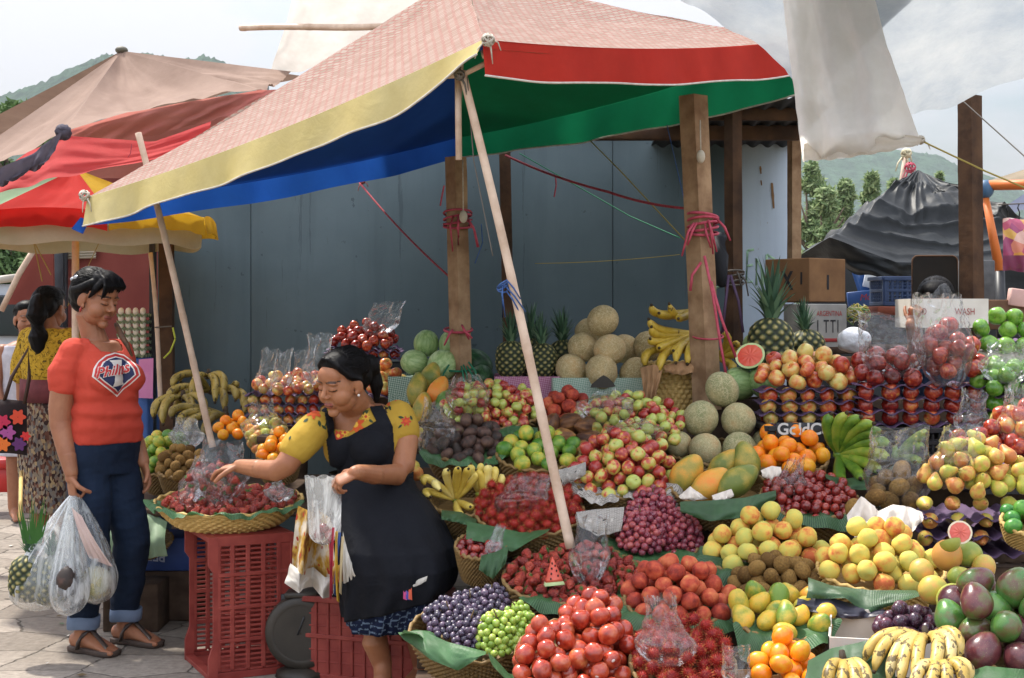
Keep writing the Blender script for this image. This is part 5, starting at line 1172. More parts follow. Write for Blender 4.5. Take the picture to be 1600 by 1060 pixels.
leaf_patch([(925, 600), (942, 586), (950, 590), (958, 598)], [(922, 606), (938, 606), (952, 606), (962, 604)], 6.12, 6.11, 'small folded dark card standing before the cream melons', simple('dark_card', '#3a352f', None, rough=.8), 0, .001, .001, name='price_card', cat='card', nu=8, nv=4)
# ripe bananas on the tall basket
HBB = pourspec(1010, 1096, 566, 636, 6.22, .14, 0.0); HBB.c.z = Zof(572, 6.22)
basket(HBB, .21, 'tall pale basket with brown paper under the ripe bananas', M_WICKL, rows=10, kx=26, taper=.86, grow=1.0)
M_KRAFT = simple('kraft_paper', '#94704f', '#b08a66', 8, .85, .15, .3, 18, .012)
leaf_patch([(1000, 575), (1020, 570), (1036, 572)], [(1006, 622), (1016, 626), (1024, 620)], [6.1, 6.02, 6.04], 6.0, 'brown paper hanging down the side of the tall banana basket', M_KRAFT, 2, .012, name='kraft_paper', cat='paper')
leaf_patch([(1036, 572), (1060, 566), (1090, 560)], [(1040, 582), (1062, 586), (1092, 582)], 6.04, 6.0, 'brown paper folded over the rim of the tall banana basket', M_KRAFT, 4, .010, name='kraft_paper', cat='paper')
fan(1085, 552, 6.2, [(1008, 572, 6.08, -.08, .05), (1030, 580, 6.02, -.04, .06), (1056, 566, 6.0, -.02, .06), (1074, 568, 6.0, 0, .06)], .021, MB_RIPE, 'ripe banana bunch lying lowest on the brown paper')
fan(1086, 520, 6.2, [(1018, 512, 6.08, -.06, -.03), (1016, 530, 6.06, -.06, -.03), (1030, 544, 6.04, -.05, -.02), (1052, 548, 6.02, -.02, -.02), (1014, 500, 6.1, -.05, -.02)], .02, MB_RIPE, 'ripe banana bunch in the middle of the banana stack')
fan(1088, 484, 6.22, [(1018, 478, 6.1, -.06, -.035), (1030, 490, 6.06, -.04, -.02), (1046, 476, 6.1, -.02, -.05), (1060, 498, 6.04, -.02, -.01)], .02, MB_RIPE, 'ripe banana bunch on the very top of the banana stack')
fan(1120, 560, 6.35, [(1128, 520, 6.3, .04, .02), (1148, 540, 6.3, .04, .03), (1150, 560, 6.28, .05, .02), (1140, 580, 6.26, .04, 0)], .02, MB_RIPE, 'ripe banana bunch in shade right of the ribboned post')
# watermelons, papayas on the left
for k, (u, v, r_, D) in enumerate(((666, 537, 20, 6.5), (705, 540, 21, 6.48), (648, 567, 22, 6.42), (692, 570, 24, 6.36))):
 fruit_at('wmelon', u, v, D, ['pale watermelon on top, beside the apple tower', 'pale upright watermelon against the grey post', 'pale watermelon at the lower left above the papayas', 'pale watermelon behind the orange papaya'][k], None, r_ * .96, eul(rnd.uniform(-12, 12), rnd.uniform(-14, 14), 0) if k < 2 else None)
fruit_at('dmelon', 742, 570, 6.62, 'dark green watermelon behind the grey post', None, 23); fruit_at('dmelon', 752, 590, 6.5, 'dark green watermelon lower down behind the grey post', None, 19)
for k, (u, v, r_, ang, D) in enumerate(((672, 590, 15, 15, 6.2), (652, 610, 17.5, 8, 6.1), (684, 612, 16, 24, 6.06), (660, 640, 17, 12, 5.98))):
 fruit_at('papaya', u, v, D, ['orange papaya at the back of the left papaya group', 'orange and green papaya nearest the vendor shoulder', 'yellow papaya leaning towards the small apples', 'short yellow papaya at the front of the left group'][k], 'papayas beside the vendor', r_, eul(-15, ang, rnd.uniform(-20, 20)))
fruit_at('green_papaya', 696, 626, 6.0, 'green papaya beside the bag of small apples', None, 15, eul(0, 40, 0))
bk(pourspec(632, 712, 640, 668, 6.04, .14, .3), 'basket under the left papayas')
HPR = heap('pear', 632, 668, 668, 700, 5.5, .07, 'yellow pear peeping out behind the vendor shoulder', 'pears behind the vendor', .3, .9, 40, 14)
HPR2 = heap('pear', 628, 664, 730, 760, 5.3, .06, 'yellow pear beside the vendor elbow', 'pears beside the vendor elbow', .3, 1, 41, 8)
# dark apple tower and apple trays behind the vendor
mb = MB(); mb.box((Xof(572, 6.85), 6.85, Zof(580, 6.85) - .02), (.36, .26, .13)); tag(mb.build('black_crate', M_BLK), 'black crate holding up the dark red apples at the back', 'crate')
tray('purple tray under the dark red apple tower', Vector((Xof(570, 6.82), 6.82, Zof(548, 6.82))), .36, .26, .05, None, .03)
tray_stack('red_apple', 514, 626, 6.76, 560, 2, 16, 16, 'dark apples', 'of the dark red apple tower at the back', s=.72)
HD = heap('red_apple', 518, 624, 505, 548, 6.78, .12, 'dark red apple on the tower before the grey wall', 'dark red apples on the tower', .2, .72, 42, 60)
bag(588, 472, 524, 52, 6.72, 'clear bag lying open on the dark apple tower', seed=21, lean=22, flare=.9, neck=.9)
tray_stack('mix_apple', 388, 520, 6.62, 664, 4, 16, 18, 'small trayed apples', 'of small red apples behind the vendor arm', s=.76)
HE = heap('mix_apple', 392, 524, 590, 620, 6.62, .14, 'small red apple heaped on the trays left of the vendor head', 'red apples left of the vendor head', .25, .78, 43, 80, .5)
for k, (u, v0, v1, w, ln, sd_) in enumerate(((414, 545, 612, 34, 8, 1), (436, 548, 612, 36, 10, 2), (472, 545, 612, 44, 6, 3), (498, 522, 600, 52, 2, 4))):
 bag(u, v0, v1, w, 6.5, ['clear bag of red apples standing furthest left on the trays', 'narrow clear bag of red apples next to the leftmost one', 'clear bag of red apples with a torn top on the trays', 'tall crumpled clear bag just left of the vendor head'][k], seed=sd_ + 30, lean=ln, flare=.75, neck=.6, bulge=.35)
HF = heap('mix_apple', 572, 634, 572, 618, 6.55, .10, 'red and yellow apple right of the vendor hair', 'apples right of the vendor hair', .25, .92, 44, 24)
tray('purple tray of apples right of the vendor hair', Vector((Xof(600, 6.55), 6.55, Zof(618, 6.5))), .22, .22, .06, None, .03)
# plantains, oranges, limes, kiwis on the low stand
fan(330, 612, 6.9, [(262, 625, 6.75, -.05, .05), (276, 645, 6.7, -.05, .05), (250, 652, 6.75, -.08, .04), (310, 600, 6.8, -.03, .05), (368, 625, 6.8, .05, .04), (350, 640, 6.72, .03, .05)], .020, MB_PLANT, 'brown speckled plantain bunch in the middle of the plantain pile')
fan(325, 588, 6.95, [(270, 605, 6.85, -.05, .04), (300, 622, 6.78, -.02, .05), (336, 628, 6.76, .02, .05), (348, 615, 6.8, .04, .05), (282, 596, 6.9, -.05, .03)], .020, MB_PLANT, 'brown speckled plantain bunch on the very top, stalk upwards')
fan(285, 622, 6.72, [(240, 652, 6.62, -.04, .04), (255, 662, 6.58, -.03, .05), (300, 660, 6.56, .02, .05), (318, 648, 6.58, .04, .05)], .021, MB_PLANT, 'green tinged plantain bunch by the steel post')
fan(352, 648, 6.66, [(282, 664, 6.5, -.07, .04), (292, 676, 6.46, -.06, .03), (268, 652, 6.52, -.08, .05), (318, 680, 6.44, -.02, .03)], .021, MB_PLANT, 'long plantain bunch lying at the front of the pile')
fan(360, 612, 6.9, [(366, 602, 6.85, .02, .02), (378, 635, 6.8, .04, .03), (382, 645, 6.78, .04, .02)], .02, MB_PLANT, 'small plantain bunch ending in a dry tip by the apples')
HOL = heap('orange', 332, 400, 648, 690, 6.42, .10, 'orange in the pile just behind the leaning pole', 'oranges behind the leaning pole', .3, .80, 45, 26)
HKL = heap('pear', 384, 452, 660, 712, 6.3, .10, 'brown pear in the bag beside the oranges', 'brown pears beside the oranges', .3, .85, 46, 26)
bag(418, 628, 712, 74, 6.24, 'clear bag of brown pears behind the vendor hand', seed=41, lean=-10, flare=.5, bulge=.6)
HTL = heap('orange', 402, 470, 678, 728, 6.05, .10, 'orange in the low pile behind the vendor forearm', 'oranges behind the forearm', .3, .82, 47, 26)
HLL = heap('green_orange', 218, 300, 664, 748, 6.28, .12, 'green and orange citrus heaped next to the shopper', 'green citrus next to the shopper', .34, .82, 48, 45)
HKK = heap('kiwi', 248, 318, 690, 752, 6.12, .10, 'brown kiwi heaped behind the strawberry basket', 'kiwis behind the strawberry basket', .34, .92, 49, 30)
bag(292, 655, 700, 52, 6.2, 'milky plastic bag lying over the green citrus', M_FILM2, seed=42, lean=0, flare=.6, flat=.6, bulge=.5)
for H_, lb in ((HLL, 'basket of green citrus next to the shopper'), (HKK, 'basket of kiwis behind the strawberry basket'), (HTL, 'basket of oranges behind the vendor forearm')): bk(H_, lb)
# ---------- strawberry basket on the red crate
M_REDP = simple('red_crate_plastic', '#732520', '#98443a', 11, .55, .35, .2, 40, .003, .3, .75)
HB2 = pourspec(246, 470, 770, 812, 5.40, .25, .10); HB2.rx = 112 * 5.4 / F
basket(HB2, .085, 'round pale woven basket of strawberries on the standing red crate', M_WICKL, rows=9, kx=40, grow=1.02, taper=.70, name='wicker_basket')
HSB = heap('strawberry', 258, 464, 748, 808, 5.40, .22, 'red strawberry in the round basket on the red crate', 'strawberries in the round basket', .10, 1.14, 50, 150, .9)
for k in range(34):
 fruit_at('strawberry', 290 + rnd.uniform(0, 78), 738 + rnd.uniform(-12, 30), 5.30 + rnd.uniform(-.07, .08), 'strawberry inside the big bag on the round basket', 'strawberries in the bag', 6.5)
leaf_rim(HB2, 182, 262, .025, .03, 'banana leaf round the left front of the round strawberry basket', M_BLEAF, inn=.05); leaf_rim(HB2, 264, 352, .025, .03, 'banana leaf round the right front of the round strawberry basket', M_BLEAF, 3, inn=.05)
bag(340, 690, 790, 86, 5.28, 'big clear bag of strawberries on the round basket', seed=43, lean=10, flare=.62, neck=.8, bulge=.55)
bag(292, 715, 790, 46, 5.26, 'clear bag of strawberries slumped on the left of the round basket', M_FILM, seed=44, lean=22, flare=.5, bulge=.5)
bag(438, 752, 785, 44, 5.3, 'crumpled clear bag lying on the right of the strawberries', M_FILM2, seed=45, lean=-6, flare=.3, neck=.5, bulge=.6)
def red_crate(name, u0, u1, ucorner, v_top, v_botc, D, label, rotz, w, d, h):
 """harvest crate standing on its end: open towards the shopper, slotted sides, flared lips"""
 c = P(ucorner, v_botc, D); c.z = 0; t = thing(name, c, label, 'crate'); Rz = Matrix.Rotation(rotz, 3, 'Z')
 # local: x to the right along the slotted broad side, y away along the open side; the near corner is the origin
 def B(mb, x, y, z, sx, sy, sz): mb.box(c + Rz @ Vector((x, y, z)), (sx, sy, sz), Rz, .002)
 def slotted(nm, along, n0, n1, off, cols, gaps):
  mb = MB(); L_ = n1 - n0; th = .010
  for g0, g1 in ((0, .05), (.93, 1)):
   z = h * (g0 + g1) / 2; x = (n0 + n1) / 2
   B(mb, *( (x, off, z) if along == 'x' else (off, x, z)), *((L_, th, h * (g1 - g0)) if along == 'x' else (th, L_, h * (g1 - g0))))
  cw = L_ / cols
  for i in range(cols + 1):
   x = n0 + cw * i; x = min(max(x, n0 + .008), n1 - .008); wd = .016
   B(mb, *((x, off, h / 2) if along == 'x' else (off, x, h / 2)), *((wd, th + .004, h * .87) if along == 'x' else (th + .004, wd, h * .87)))
  for g in (.27, .5, .73):
   x = (n0 + n1) / 2; B(mb, *((x, off, h * g) if along == 'x' else (off, x, h * g)), *((L_ - .01, th + .006, .014) if along == 'x' else (th + .006, L_ - .01, .014)))
  for i in range(cols):
   x = n0 + cw * (i + .5)
   if i in gaps:
    B(mb, *((x, off, h / 2) if along == 'x' else (off, x, h / 2)), *((cw - .004, th * .7, h * .86) if along == 'x' else (th * .7, cw - .004, h * .86)))
    continue
   z = h * .06
   while z < h * .93:
    B(mb, *((x, off + .0005, z) if along == 'x' else (off + .0005, x, z)), *((cw - .006, th * .8, .0085) if along == 'x' else (th * .8, cw - .006, .0085))); z += .0175
  mb.build(nm, M_REDP, t, smooth=False)
 slotted('side_panel', 'x', 0, w, 0, 5, (4,))
 slotted('side_panel', 'x', 0, w, d, 5, (4,))
 # the end facing the shopper: an open mouth framed by a rim with a waist; inside one sees the back panel
 mb = MB()
 for y in (0.0, d):
  rows = []
  for i in range(21):
   q = i / 20; z = h * q; lip = .030 if (q < .18 or q > .80) else .012
   if .18 <= q < .22: lip = .030 - .018 * (q - .18) / .04
   if .76 < q <= .80: lip = .012 + .018 * (q - .76) / .04
   rows.append([c + Rz @ Vector((-lip, y - .008, z)), c + Rz @ Vector((.004, y - .008, z)), c + Rz @ Vector((.004, y + .008, z)), c + Rz @ Vector((-lip, y + .008, z))])
  mb.grid(rows, 0, True); b0 = len(mb.v); mb.f += [(b0 - 4, b0 - 3, b0 - 2, b0 - 1), tuple(b0 - 84 + k for k in range(4))]; mb.m += [0, 0]
 B(mb, -.012, d / 2, .010, .034, d - .017, .019); B(mb, -.012, d / 2, h - .010, .034, d - .017, .019); mb.build('rim', M_REDP, t, smooth=False)
 slotted('bottom_panel', 'y', .006, d - .006, w - .006, 4, (1,))
 mb = MB(); B(mb, w / 2, d / 2, h - .006, w - .012, d - .014, .011); mb.build('end_panel', M_REDP, t); mb = MB(); B(mb, w / 2, d / 2, .006, w - .012, d - .014, .011); mb.build('end_panel', M_REDP, t); return t
red_crate('red_crate', 265, 452, 338, 838, 1060, 5.14, 'red plastic crate standing on end under the round strawberry basket', R(26), .29, .36, .518)
# ================================================================== PEOPLE
def m_skin(name, base, dark):
 t = NT(name); a = t.n('ShaderNodeVertexColor'); a.layer_name = 'paint'
 n_ = t.noise(7, 4); c = t.ramp(n_, [(.35, base), (.7, dark)])
 c = t.mix(t.math('MULTIPLY', t.math('SUBTRACT', t.noise(38, 5, .7), .4, clamp=True), .8), c, '#70402c'); c = t.mix(a.outputs['Alpha'], c, a.outputs['Color'])
 t.base(c, .5, .35, Subsurface_Weight=.12, Subsurface_Scale=.4); t.b.inputs['Subsurface Radius'].default_value = (.02, .008, .004); t.bump(t.noise(160, 3), .06, .002); return t.m
M_SKIN1 = m_skin('skin_shopper', '#9c6a4e', '#8c5a41'); M_SKIN2 = m_skin('skin_vendor', '#a06c4b', '#8e5a3e')
def m_hair():
 t = NT('black_hair'); w = t.noise(90, 4, .6, t.mapping((1, 1, .18))); t.base(t.ramp(w, [(.35, '#050405'), (.7, '#110e0f')]), .5, .12); t.bump(w, .4, .006); return t.m
M_HAIR = m_hair()
MIR = Matrix.Diagonal((-1, 1, 1))
class Head:
 """head built in its own frame: x to the person's left, y forward, z up, origin between the ears"""
 def __init__(s, c, yaw, pitch, roll=0.0, scale=1.0):
  # yaw 0 faces the camera, +90 faces right in the picture
  s.c = Vector(c); s.k = scale
  f0 = Matrix.Rotation(R(180) + R(yaw), 3, 'Z')
  s.M = f0 @ MIR @ Matrix.Rotation(-R(pitch), 3, 'X') @ Matrix.Rotation(R(roll), 3, 'Y')
 def w(s, p): return s.c + s.M @ (Vector(p) * s.k)
 def l(s, p): return (s.M.transposed() @ (Vector(p) - s.c)) / s.k
 def e(s, mb, c, r, rot=None): mb.ell(s.w(c), [q * s.k for q in r], s.M @ (rot if rot is not None else Matrix.Identity(3)), 20, 14)
 def t(s, mb, pts, rr, **k): mb.tube([s.w(p) for p in pts], [q * s.k for q in rr], 12, dome=True, **k)
 def skin(s, full=1.0):
  mb = MB(); e = lambda c, r, rot=None: s.e(mb, c, r, rot)
  e((0, -.014, .040), (.072, .092, .080)); e((0, .030, -.012), (.061 * full, .058, .078)); e((0, .024, -.058), (.056 * full, .052, .046)); e((0, .066, -.092), (.022, .020, .018))
  e((0, .055, .040), (.052, .036, .042))
  for x in (-1, 1):
   e((x * .034, .048, -.034), (.033 * full, .036, .036)); e((x * .030, .077, .023), (.024, .014, .008), eul(0, x * 8, 0))
   e((x * .030, .0745, .001), (.0155, .0135, .0115)); e((x * .0125, .0925, -.028), (.0085, .0105, .0075))
   e((x * .074, -.006, -.006), (.008, .018, .030), eul(-12, 0, x * 18)); e((x * .072, .004, -.030), (.006, .009, .010))
   e((x * .009, .0845, -.0585), (.0135, .0075, .0042)); e((x * .006, .083, -.0665), (.0125, .0075, .0052))
  s.t(mb, [(0, .080, .016), (0, .091, -.006), (0, .101, -.023)], [.0078, .009, .0115])
  e((0, .072, -.060), (.026, .016, .020));
  return mb
 def paint(s, V, lips='#84403a', brow='#1c1412', lash='#120d0c'):
  n = len(V); col = np.zeros((n, 4), np.float32)
  for i, p in enumerate(V):
   q = s.l(p); x, y, z = q
   if y < .045 or abs(z) > .12: continue
   ax = abs(x)
   if ax < .024 and y > .082:
    up = -.0505 - .10 * ax - .004 * math.cos(x * 260) * .3; lo = -.0745 + .35 * ax
    if lo < z < up:
     col[i] = lin(lips) if abs(z + .0618) > .0018 else lin('#4d2420'); col[i][3] = .8
   if .010 < ax < .052 and abs(z - (.0285 - 9 * (ax - .033) ** 2)) < .0036 * (1.15 - ax * 9): col[i] = lin(brow); col[i][3] = .85
   if .015 < ax < .046 and abs(z - (-.0065 + 14 * (ax - .030) ** 2)) < .0023: col[i] = lin(lash); col[i][3] = .9
   if ax > .006 and ax < .016 and abs(z + .0350) < .0022 and y > .086: col[i] = lin('#3a1d16'); col[i][3] = .6
  return col
def hand(mb, wrist, d, nrm, k=1.0, curl=(.5, .55, .6, .65), thumb=1, spread=.10, tcurl=.4):
 """palm, four fingers of unequal length bent at their knuckles, thumb from the side of the palm.
 d: along the hand, nrm: out of the palm, thumb = +1/-1: the side it leaves from"""
 d = Vector(d).normalized(); nrm = (Vector(nrm) - d * Vector(nrm).dot(d)).normalized(); s_ = d.cross(nrm).normalized() * thumb; w = Vector(wrist)
 mb.tube([w - d * .012 * k, w + d * .02 * k, w + d * .05 * k, w + d * .078 * k], [(.021 * k, .016 * k), (.029 * k, .015 * k), (.036 * k, .014 * k), (.035 * k, .011 * k)], 14, up=nrm, dome=True)
 for i, (off, ln, r_) in enumerate(((.027, .066, .0082), (.009, .074, .0086), (-.009, .069, .0080), (-.026, .054, .0070))):
  b = w + d * (.076 - .004 * abs(i - 1)) * k + s_ * off * k; dd = (d + s_ * spread * (1.5 - i) * .6).normalized(); a = 0; p = b - dd * .012 * k; pts = [p, b];
  for j, q in enumerate((.44, .32, .24)):
   a += curl[i] * (.75, 1.15, .8)[j]; v = dd * math.cos(a) + nrm * math.sin(a); b = b + v * ln * q * k; pts.append(b)
  mb.tube(pts, [r_ * k * q for q in (1.02, 1.04, 1.0, .92, .78)], 10, up=s_, dome=True)
 b = w + d * .022 * k + s_ * .026 * k; v = (d * .62 + s_ * .75 + nrm * .25).normalized(); pts = [b - v * .012 * k, b]
 for j, q in enumerate((.034, .028, .024)):
  b = b + v * q * k; pts.append(b); v = (v + (nrm * .55 - s_ * .45) * tcurl).normalized()
 mb.tube(pts, [.0125 * k, .0115 * k, .0105 * k, .0095 * k, .0078 * k], 10, up=nrm, dome=True)
def merge_skin(name, parts, mat, parent, head=None):
 mb = MB();
 for p in parts: mb.merge(p)
 V = np.array(mb.v); lo, hi = V.min(0), V.max(0); o0 = Vector(((lo[0] + hi[0]) / 2, (lo[1] + hi[1]) / 2, lo[2]))
 me = mb.data(name, mat, True, o0, False); o = bpy.data.objects.new(name, me); C.objects.link(o); place(o, o0, parent)
 col = np.zeros((len(V), 4), np.float32)
 if head:
  near = np.linalg.norm(V - np.array(head.c), axis=1) < .2 * head.k; col[near] = head.paint(V[near])
 a = me.color_attributes.new('paint', 'FLOAT_COLOR', 'POINT'); a.data.foreach_set('color', col.ravel()); return o
class Body:
 """person-local frame: x to the person's left, y forward, z up from the ground"""
 def __init__(s, x, y, yaw, z=0.0):
  s.o = Vector((x, y, z)); s.M = Matrix.Rotation(R(180) + R(yaw), 3, 'Z') @ MIR
 def w(s, p): return s.o + s.M @ Vector(p)
 def tube(s, mb, pts, rr, seg=16, up=None, **k): mb.tube([s.w(p) for p in pts], rr, seg, up=s.M @ Vector(up or (0, 1, 0)), dome=True, **k)
 def loft(s, mb, secs, seg=28, grow=0.0, pw=2.4):
  rows = []
  for z, a, b, cx, cy in secs:
   row = []
   for k in range(seg):
    t = 2 * math.pi * k / seg; c_, s_ = math.cos(t), math.sin(t); q = (abs(c_) ** pw + abs(s_) ** pw) ** (-1 / pw)
    row.append(s.w((cx + (a + grow) * c_ * q, cy + (b + grow) * s_ * q, z)))
   rows.append(row)
  b0 = len(mb.v); mb.grid(rows, 0, True); mb.f += [tuple(range(b0, b0 + seg)), tuple(range(b0 + (len(rows) - 1) * seg, b0 + len(rows) * seg))]; mb.m += [0, 0]
 def ell(s, mb, c, r, rot=None): mb.ell(s.w(c), r, s.M @ (rot if rot is not None else Matrix.Identity(3)), 20, 14)
def project(mb, bv, direction, off=.003, maxd=1.0):
 """lay flat pieces onto a body surface along a direction; drops faces that miss"""
 d = Vector(direction).normalized(); nv = []; ok = []
 if len(mb.f) < 1500 and len(mb.f[0]) < 4 or len(mb.f) < 300:
  bm = bmesh.new(); vs = [bm.verts.new(p) for p in mb.v]
  for f in mb.f: bm.faces.new([vs[i] for i in f])
  bmesh.ops.triangulate(bm, faces=bm.faces)
  for _ in range(4): bmesh.ops.subdivide_edges(bm, edges=[e for e in bm.edges if e.calc_length() > .005], cuts=1, use_grid_fill=False); bmesh.ops.triangulate(bm, faces=[f for f in bm.faces if len(f.verts) > 3])
  bm.verts.index_update(); mb = MB(); bm.verts.ensure_lookup_table(); mb.v = [tuple(v.co) for v in bm.verts]; mb.f = [tuple(v.index for v in f.verts) for f in bm.faces]; mb.m = [0] * len(mb.f); bm.free()
 for p in mb.v:
  h, n, i, dist = bv.ray_cast(Vector(p) - d * .5, d, maxd)
  if h is None: nv.append(p); ok.append(False)
  else:
   if n.dot(d) > 0: n = -n
   nv.append(tuple(h + n * off)); ok.append(True)
 out = MB(); out.v = nv
 for f, m in zip(mb.f, mb.m):
  if all(ok[i] for i in f): out.f.append(f); out.m.append(m)
 used = sorted({i for f in out.f for i in f}); mp = {a: b for b, a in enumerate(used)}
 out.v = [out.v[i] for i in used]; out.f = [tuple(mp[i] for i in f) for f in out.f]; return out
def inside(poly, x, y):
 c = False; j = len(poly) - 1
 for i in range(len(poly)):
  xi, yi = poly[i]; xj, yj = poly[j]
  if (yi > y) != (yj > y) and x < (xj - xi) * (y - yi) / (yj - yi) + xi: c = not c
  j = i
 return c
def patch_on(bv, poly, step, off, origin=None):
 """a cloth piece lying on a surface, outlined as seen from the front"""
 xs = [p[0] for p in poly]; ys = [p[1] for p in poly]; mb = MB(); idx = {}; eye = Vector((0, 0, CZ))
 nx, ny = int((max(xs) - min(xs)) / step) + 2, int((max(ys) - min(ys)) / step) + 2
 def vert(i, j):
  if (i, j) in idx: return idx[(i, j)]
  d = (P(min(xs) + i * step, min(ys) + j * step, 5) - eye).normalized(); h, n, _, _ = bv.ray_cast(eye, d)
  if h is None: idx[(i, j)] = None; return None
  if n.dot(d) > 0: n = -n
  idx[(i, j)] = len(mb.v); mb.v.append(tuple(h + n * off)); return idx[(i, j)]
 for i in range(nx):
  for j in range(ny):
   if inside(poly, min(xs) + (i + .5) * step, min(ys) + (j + .5) * step):
    q = [vert(i, j), vert(i + 1, j), vert(i + 1, j + 1), vert(i, j + 1)]
    if None in q: continue
    v = [Vector(mb.v[k]) for k in q]
    if max((v[a] - v[b]).length for a in range(4) for b in range(a)) < .06: mb.f.append(tuple(q)); mb.m.append(0)
 # keep the largest connected piece only
 g = list(range(len(mb.v)))
 def root(a):
  while g[a] != a: g[a] = g[g[a]]; a = g[a]
  return a
 for f in mb.f:
  for k in f[1:]: g[root(k)] = root(f[0])
 n_ = {}
 for f in mb.f: n_[root(f[0])] = n_.get(root(f[0]), 0) + 1
 if len(n_) > 1: b_ = max(n_, key=n_.get); mb.f = [f for f in mb.f if root(f[0]) == b_]; mb.m = [0] * len(mb.f)
 us = sorted({i for f in mb.f for i in f}); mp = {a: b for b, a in enumerate(us)}; mb.v = [mb.v[i] for i in us]; mb.f = [tuple(mp[i] for i in f) for f in mb.f]
 return mb
def flower(bv, u, v, r, cols, parent, n=7, off=.003, nm='embroidery', rot=0.0):
 """embroidered flower on the blouse: petals and a centre"""
 pet = [(u + r * (1 + .28 * math.cos(n * a + rot)) * math.cos(a) * .85, v + r * (1 + .28 * math.cos(n * a + rot)) * math.sin(a) * .85) for a in np.linspace(0, 2 * math.pi, 40)[:-1]]
 mb = patch_on(bv, pet, .9, off)
 if mb.f: mb.build(nm, cols[0], parent, fix=False)
 c = [(u + r * .32 * math.cos(a), v + r * .32 * math.sin(a)) for a in np.linspace(0, 2 * math.pi, 14)[:-1]]
 mb = patch_on(bv, c, .8, off + .0015)
 if mb.f: mb.build(nm, cols[1], parent, fix=False)
def leafy(bv, u, v, l, ang, mat, parent, off=.0028):
 ca, sa = math.cos(ang), math.sin(ang); pts = [(l * q, l * .22 * math.sin(math.pi * q) * s_) for s_, qs in ((1, np.linspace(0, 1, 8)), (-1, np.linspace(1, 0, 8))) for q in qs]
 mb = patch_on(bv, [(u + x * ca - y * sa, v + x * sa + y * ca) for x, y in pts], .8, off)
 if mb.f: mb.build('embroidery', mat, parent, fix=False)
def wrinkle(mb, amp, f, seed=0, zf=1.0):
 out = []
 for p in mb.v:
  q = Vector((p[0] * f, p[1] * f, p[2] * f * zf + seed)); d = noise.noise_vector(q)
  out.append(tuple(Vector(p) + d * amp))
 mb.v = out; return mb
# ------------------------------------------------------------------ the shopper
SX, SY = Xof(160, 5.62), 5.62
sh = thing('person', (SX, SY, 0), 'shopper standing in an orange red t-shirt and rolled blue jeans, holding plastic bags', 'person')
B = Body(SX, SY, 55)
tors = [(.70, .130, .100, 0, -.01), (.76, .145, .118, 0, -.01), (.82, .145, .120, 0, 0), (.88, .138, .118, 0, .008), (.94, .130, .114, 0, .016), (.985, .122, .102, 0, .010), (1.03, .122, .098, 0, .008), (1.09, .126, .098, 0, .006), (1.14, .128, .088, 0, -.008), (1.185, .110, .070, 0, -.02), (1.215, .075, .054, 0, -.022)]
armR = [(-.122, -.025, 1.175), (-.152, -.035, 1.10), (-.166, -.045, .96), (-.170, -.04, .90), (-.172, .0, .80), (-.172, .03, .715)]
armL = [(.115, -.035, 1.170), (.140, -.055, 1.10), (.150, -.05, .96), (.152, -.04, .90), (.150, .02, .81), (.14, .075, .735)]
def arms(mb, g=0.0, n0=0, n1=6, both=True):
 rr = [.046, .049, .045, .041, .036, .027]
 for a in ((armR, armL) if both else (armR,)): B.tube(mb, a[n0:n1], [r_ + g for r_ in rr[n0:n1]])
HS_ = Head(P(149, 467, 5.60), 66, 15, 0, .95)
body = MB(); B.loft(body, [s_ if s_[0] > .85 else (s_[0], s_[1] - .016, s_[2] - .014, 0, s_[4]) for s_ in tors]); arms(body)
for x in (-1, 1): B.ell(body, (x * .058, .086, 1.075), (.054, .050, .056)); B.ell(body, (x * .075, -.02, 1.18), (.07, .05, .042))
body.tube([B.w((0, -.025, 1.17)), HS_.w((0, -.028, -.07)), HS_.w((0, -.01, -.01))], [.052, .045, .048], 16, dome=True)
hipL, hipR = (.068, 0, .74), (-.068, 0, .74)
legR = [hipR, (-.074, .02, .58), (-.074, .03, .42), (-.074, .01, .30), (-.072, -.02, .16), (-.070, -.03, .07)]
legL = [hipL, (.080, .03, .58), (.105, .05, .42), (.112, .03, .30), (.120, .0, .16), (.122, -.01, .07)]
lr = [.066, .064, .054, .050, .042, .034]
for l in (legR, legL): B.tube(body, l, lr)
def foot(mb, ank, yaw, k=1.0):
 q = Body(ank.x, ank.y, yaw)
 q.tube(mb, [(0, -.035, .045), (0, .02, .052), (0, .08, .040), (0, .135, .026)], [(.030 * k, .032 * k), (.033 * k, .034 * k), (.040 * k, .024 * k), (.042 * k, .014 * k)], 14, up=(0, 0, 1))
 mb.tube([Vector((ank.x, ank.y, .04)), ank + Vector((0, 0, .03))], [.034 * k, .034 * k], 12, dome=True)
 for i, (x, l, r_) in enumerate(((-.030, .028, .0125), (-.010, .026, .009), (.006, .022, .0085), (.020, .016, .008), (.033, .008, .0075))):
  q.tube(mb, [(x * k, .135, .020), (x * k, .145 + l * k, .018)], [r_, r_ * .9], 8, up=(0, 0, 1))
 return q
fR, fL = B.w((-.070, -.03, .07)), B.w((.122, -.01, .07))
qR, qL = foot(body, fR, 62), foot(body, fL, 66)
bodym = remesh(body, .0055, 4)
hd = HS_.skin(1.08); hd.tube([B.w((0, -.025, 1.2)), HS_.w((0, -.026, -.07)), HS_.w((0, -.01, -.01))], [.048, .044, .048], 16, dome=True); hdm = remesh(hd, .0028, 5)
hm = MB(); WR = B.w((-.172, .03, .715)); hand(hm, WR + Vector((0, 0, -.01)), (.05, .05, -1), (.75, .6, .1), .95, (1.25, 1.3, 1.3, 1.3), 1, .04, 1.0)
hm.tube([B.w((-.172, .01, .78)), WR, WR + Vector((0, 0, -.02))], [.033, .026, .024], 14, dome=True)
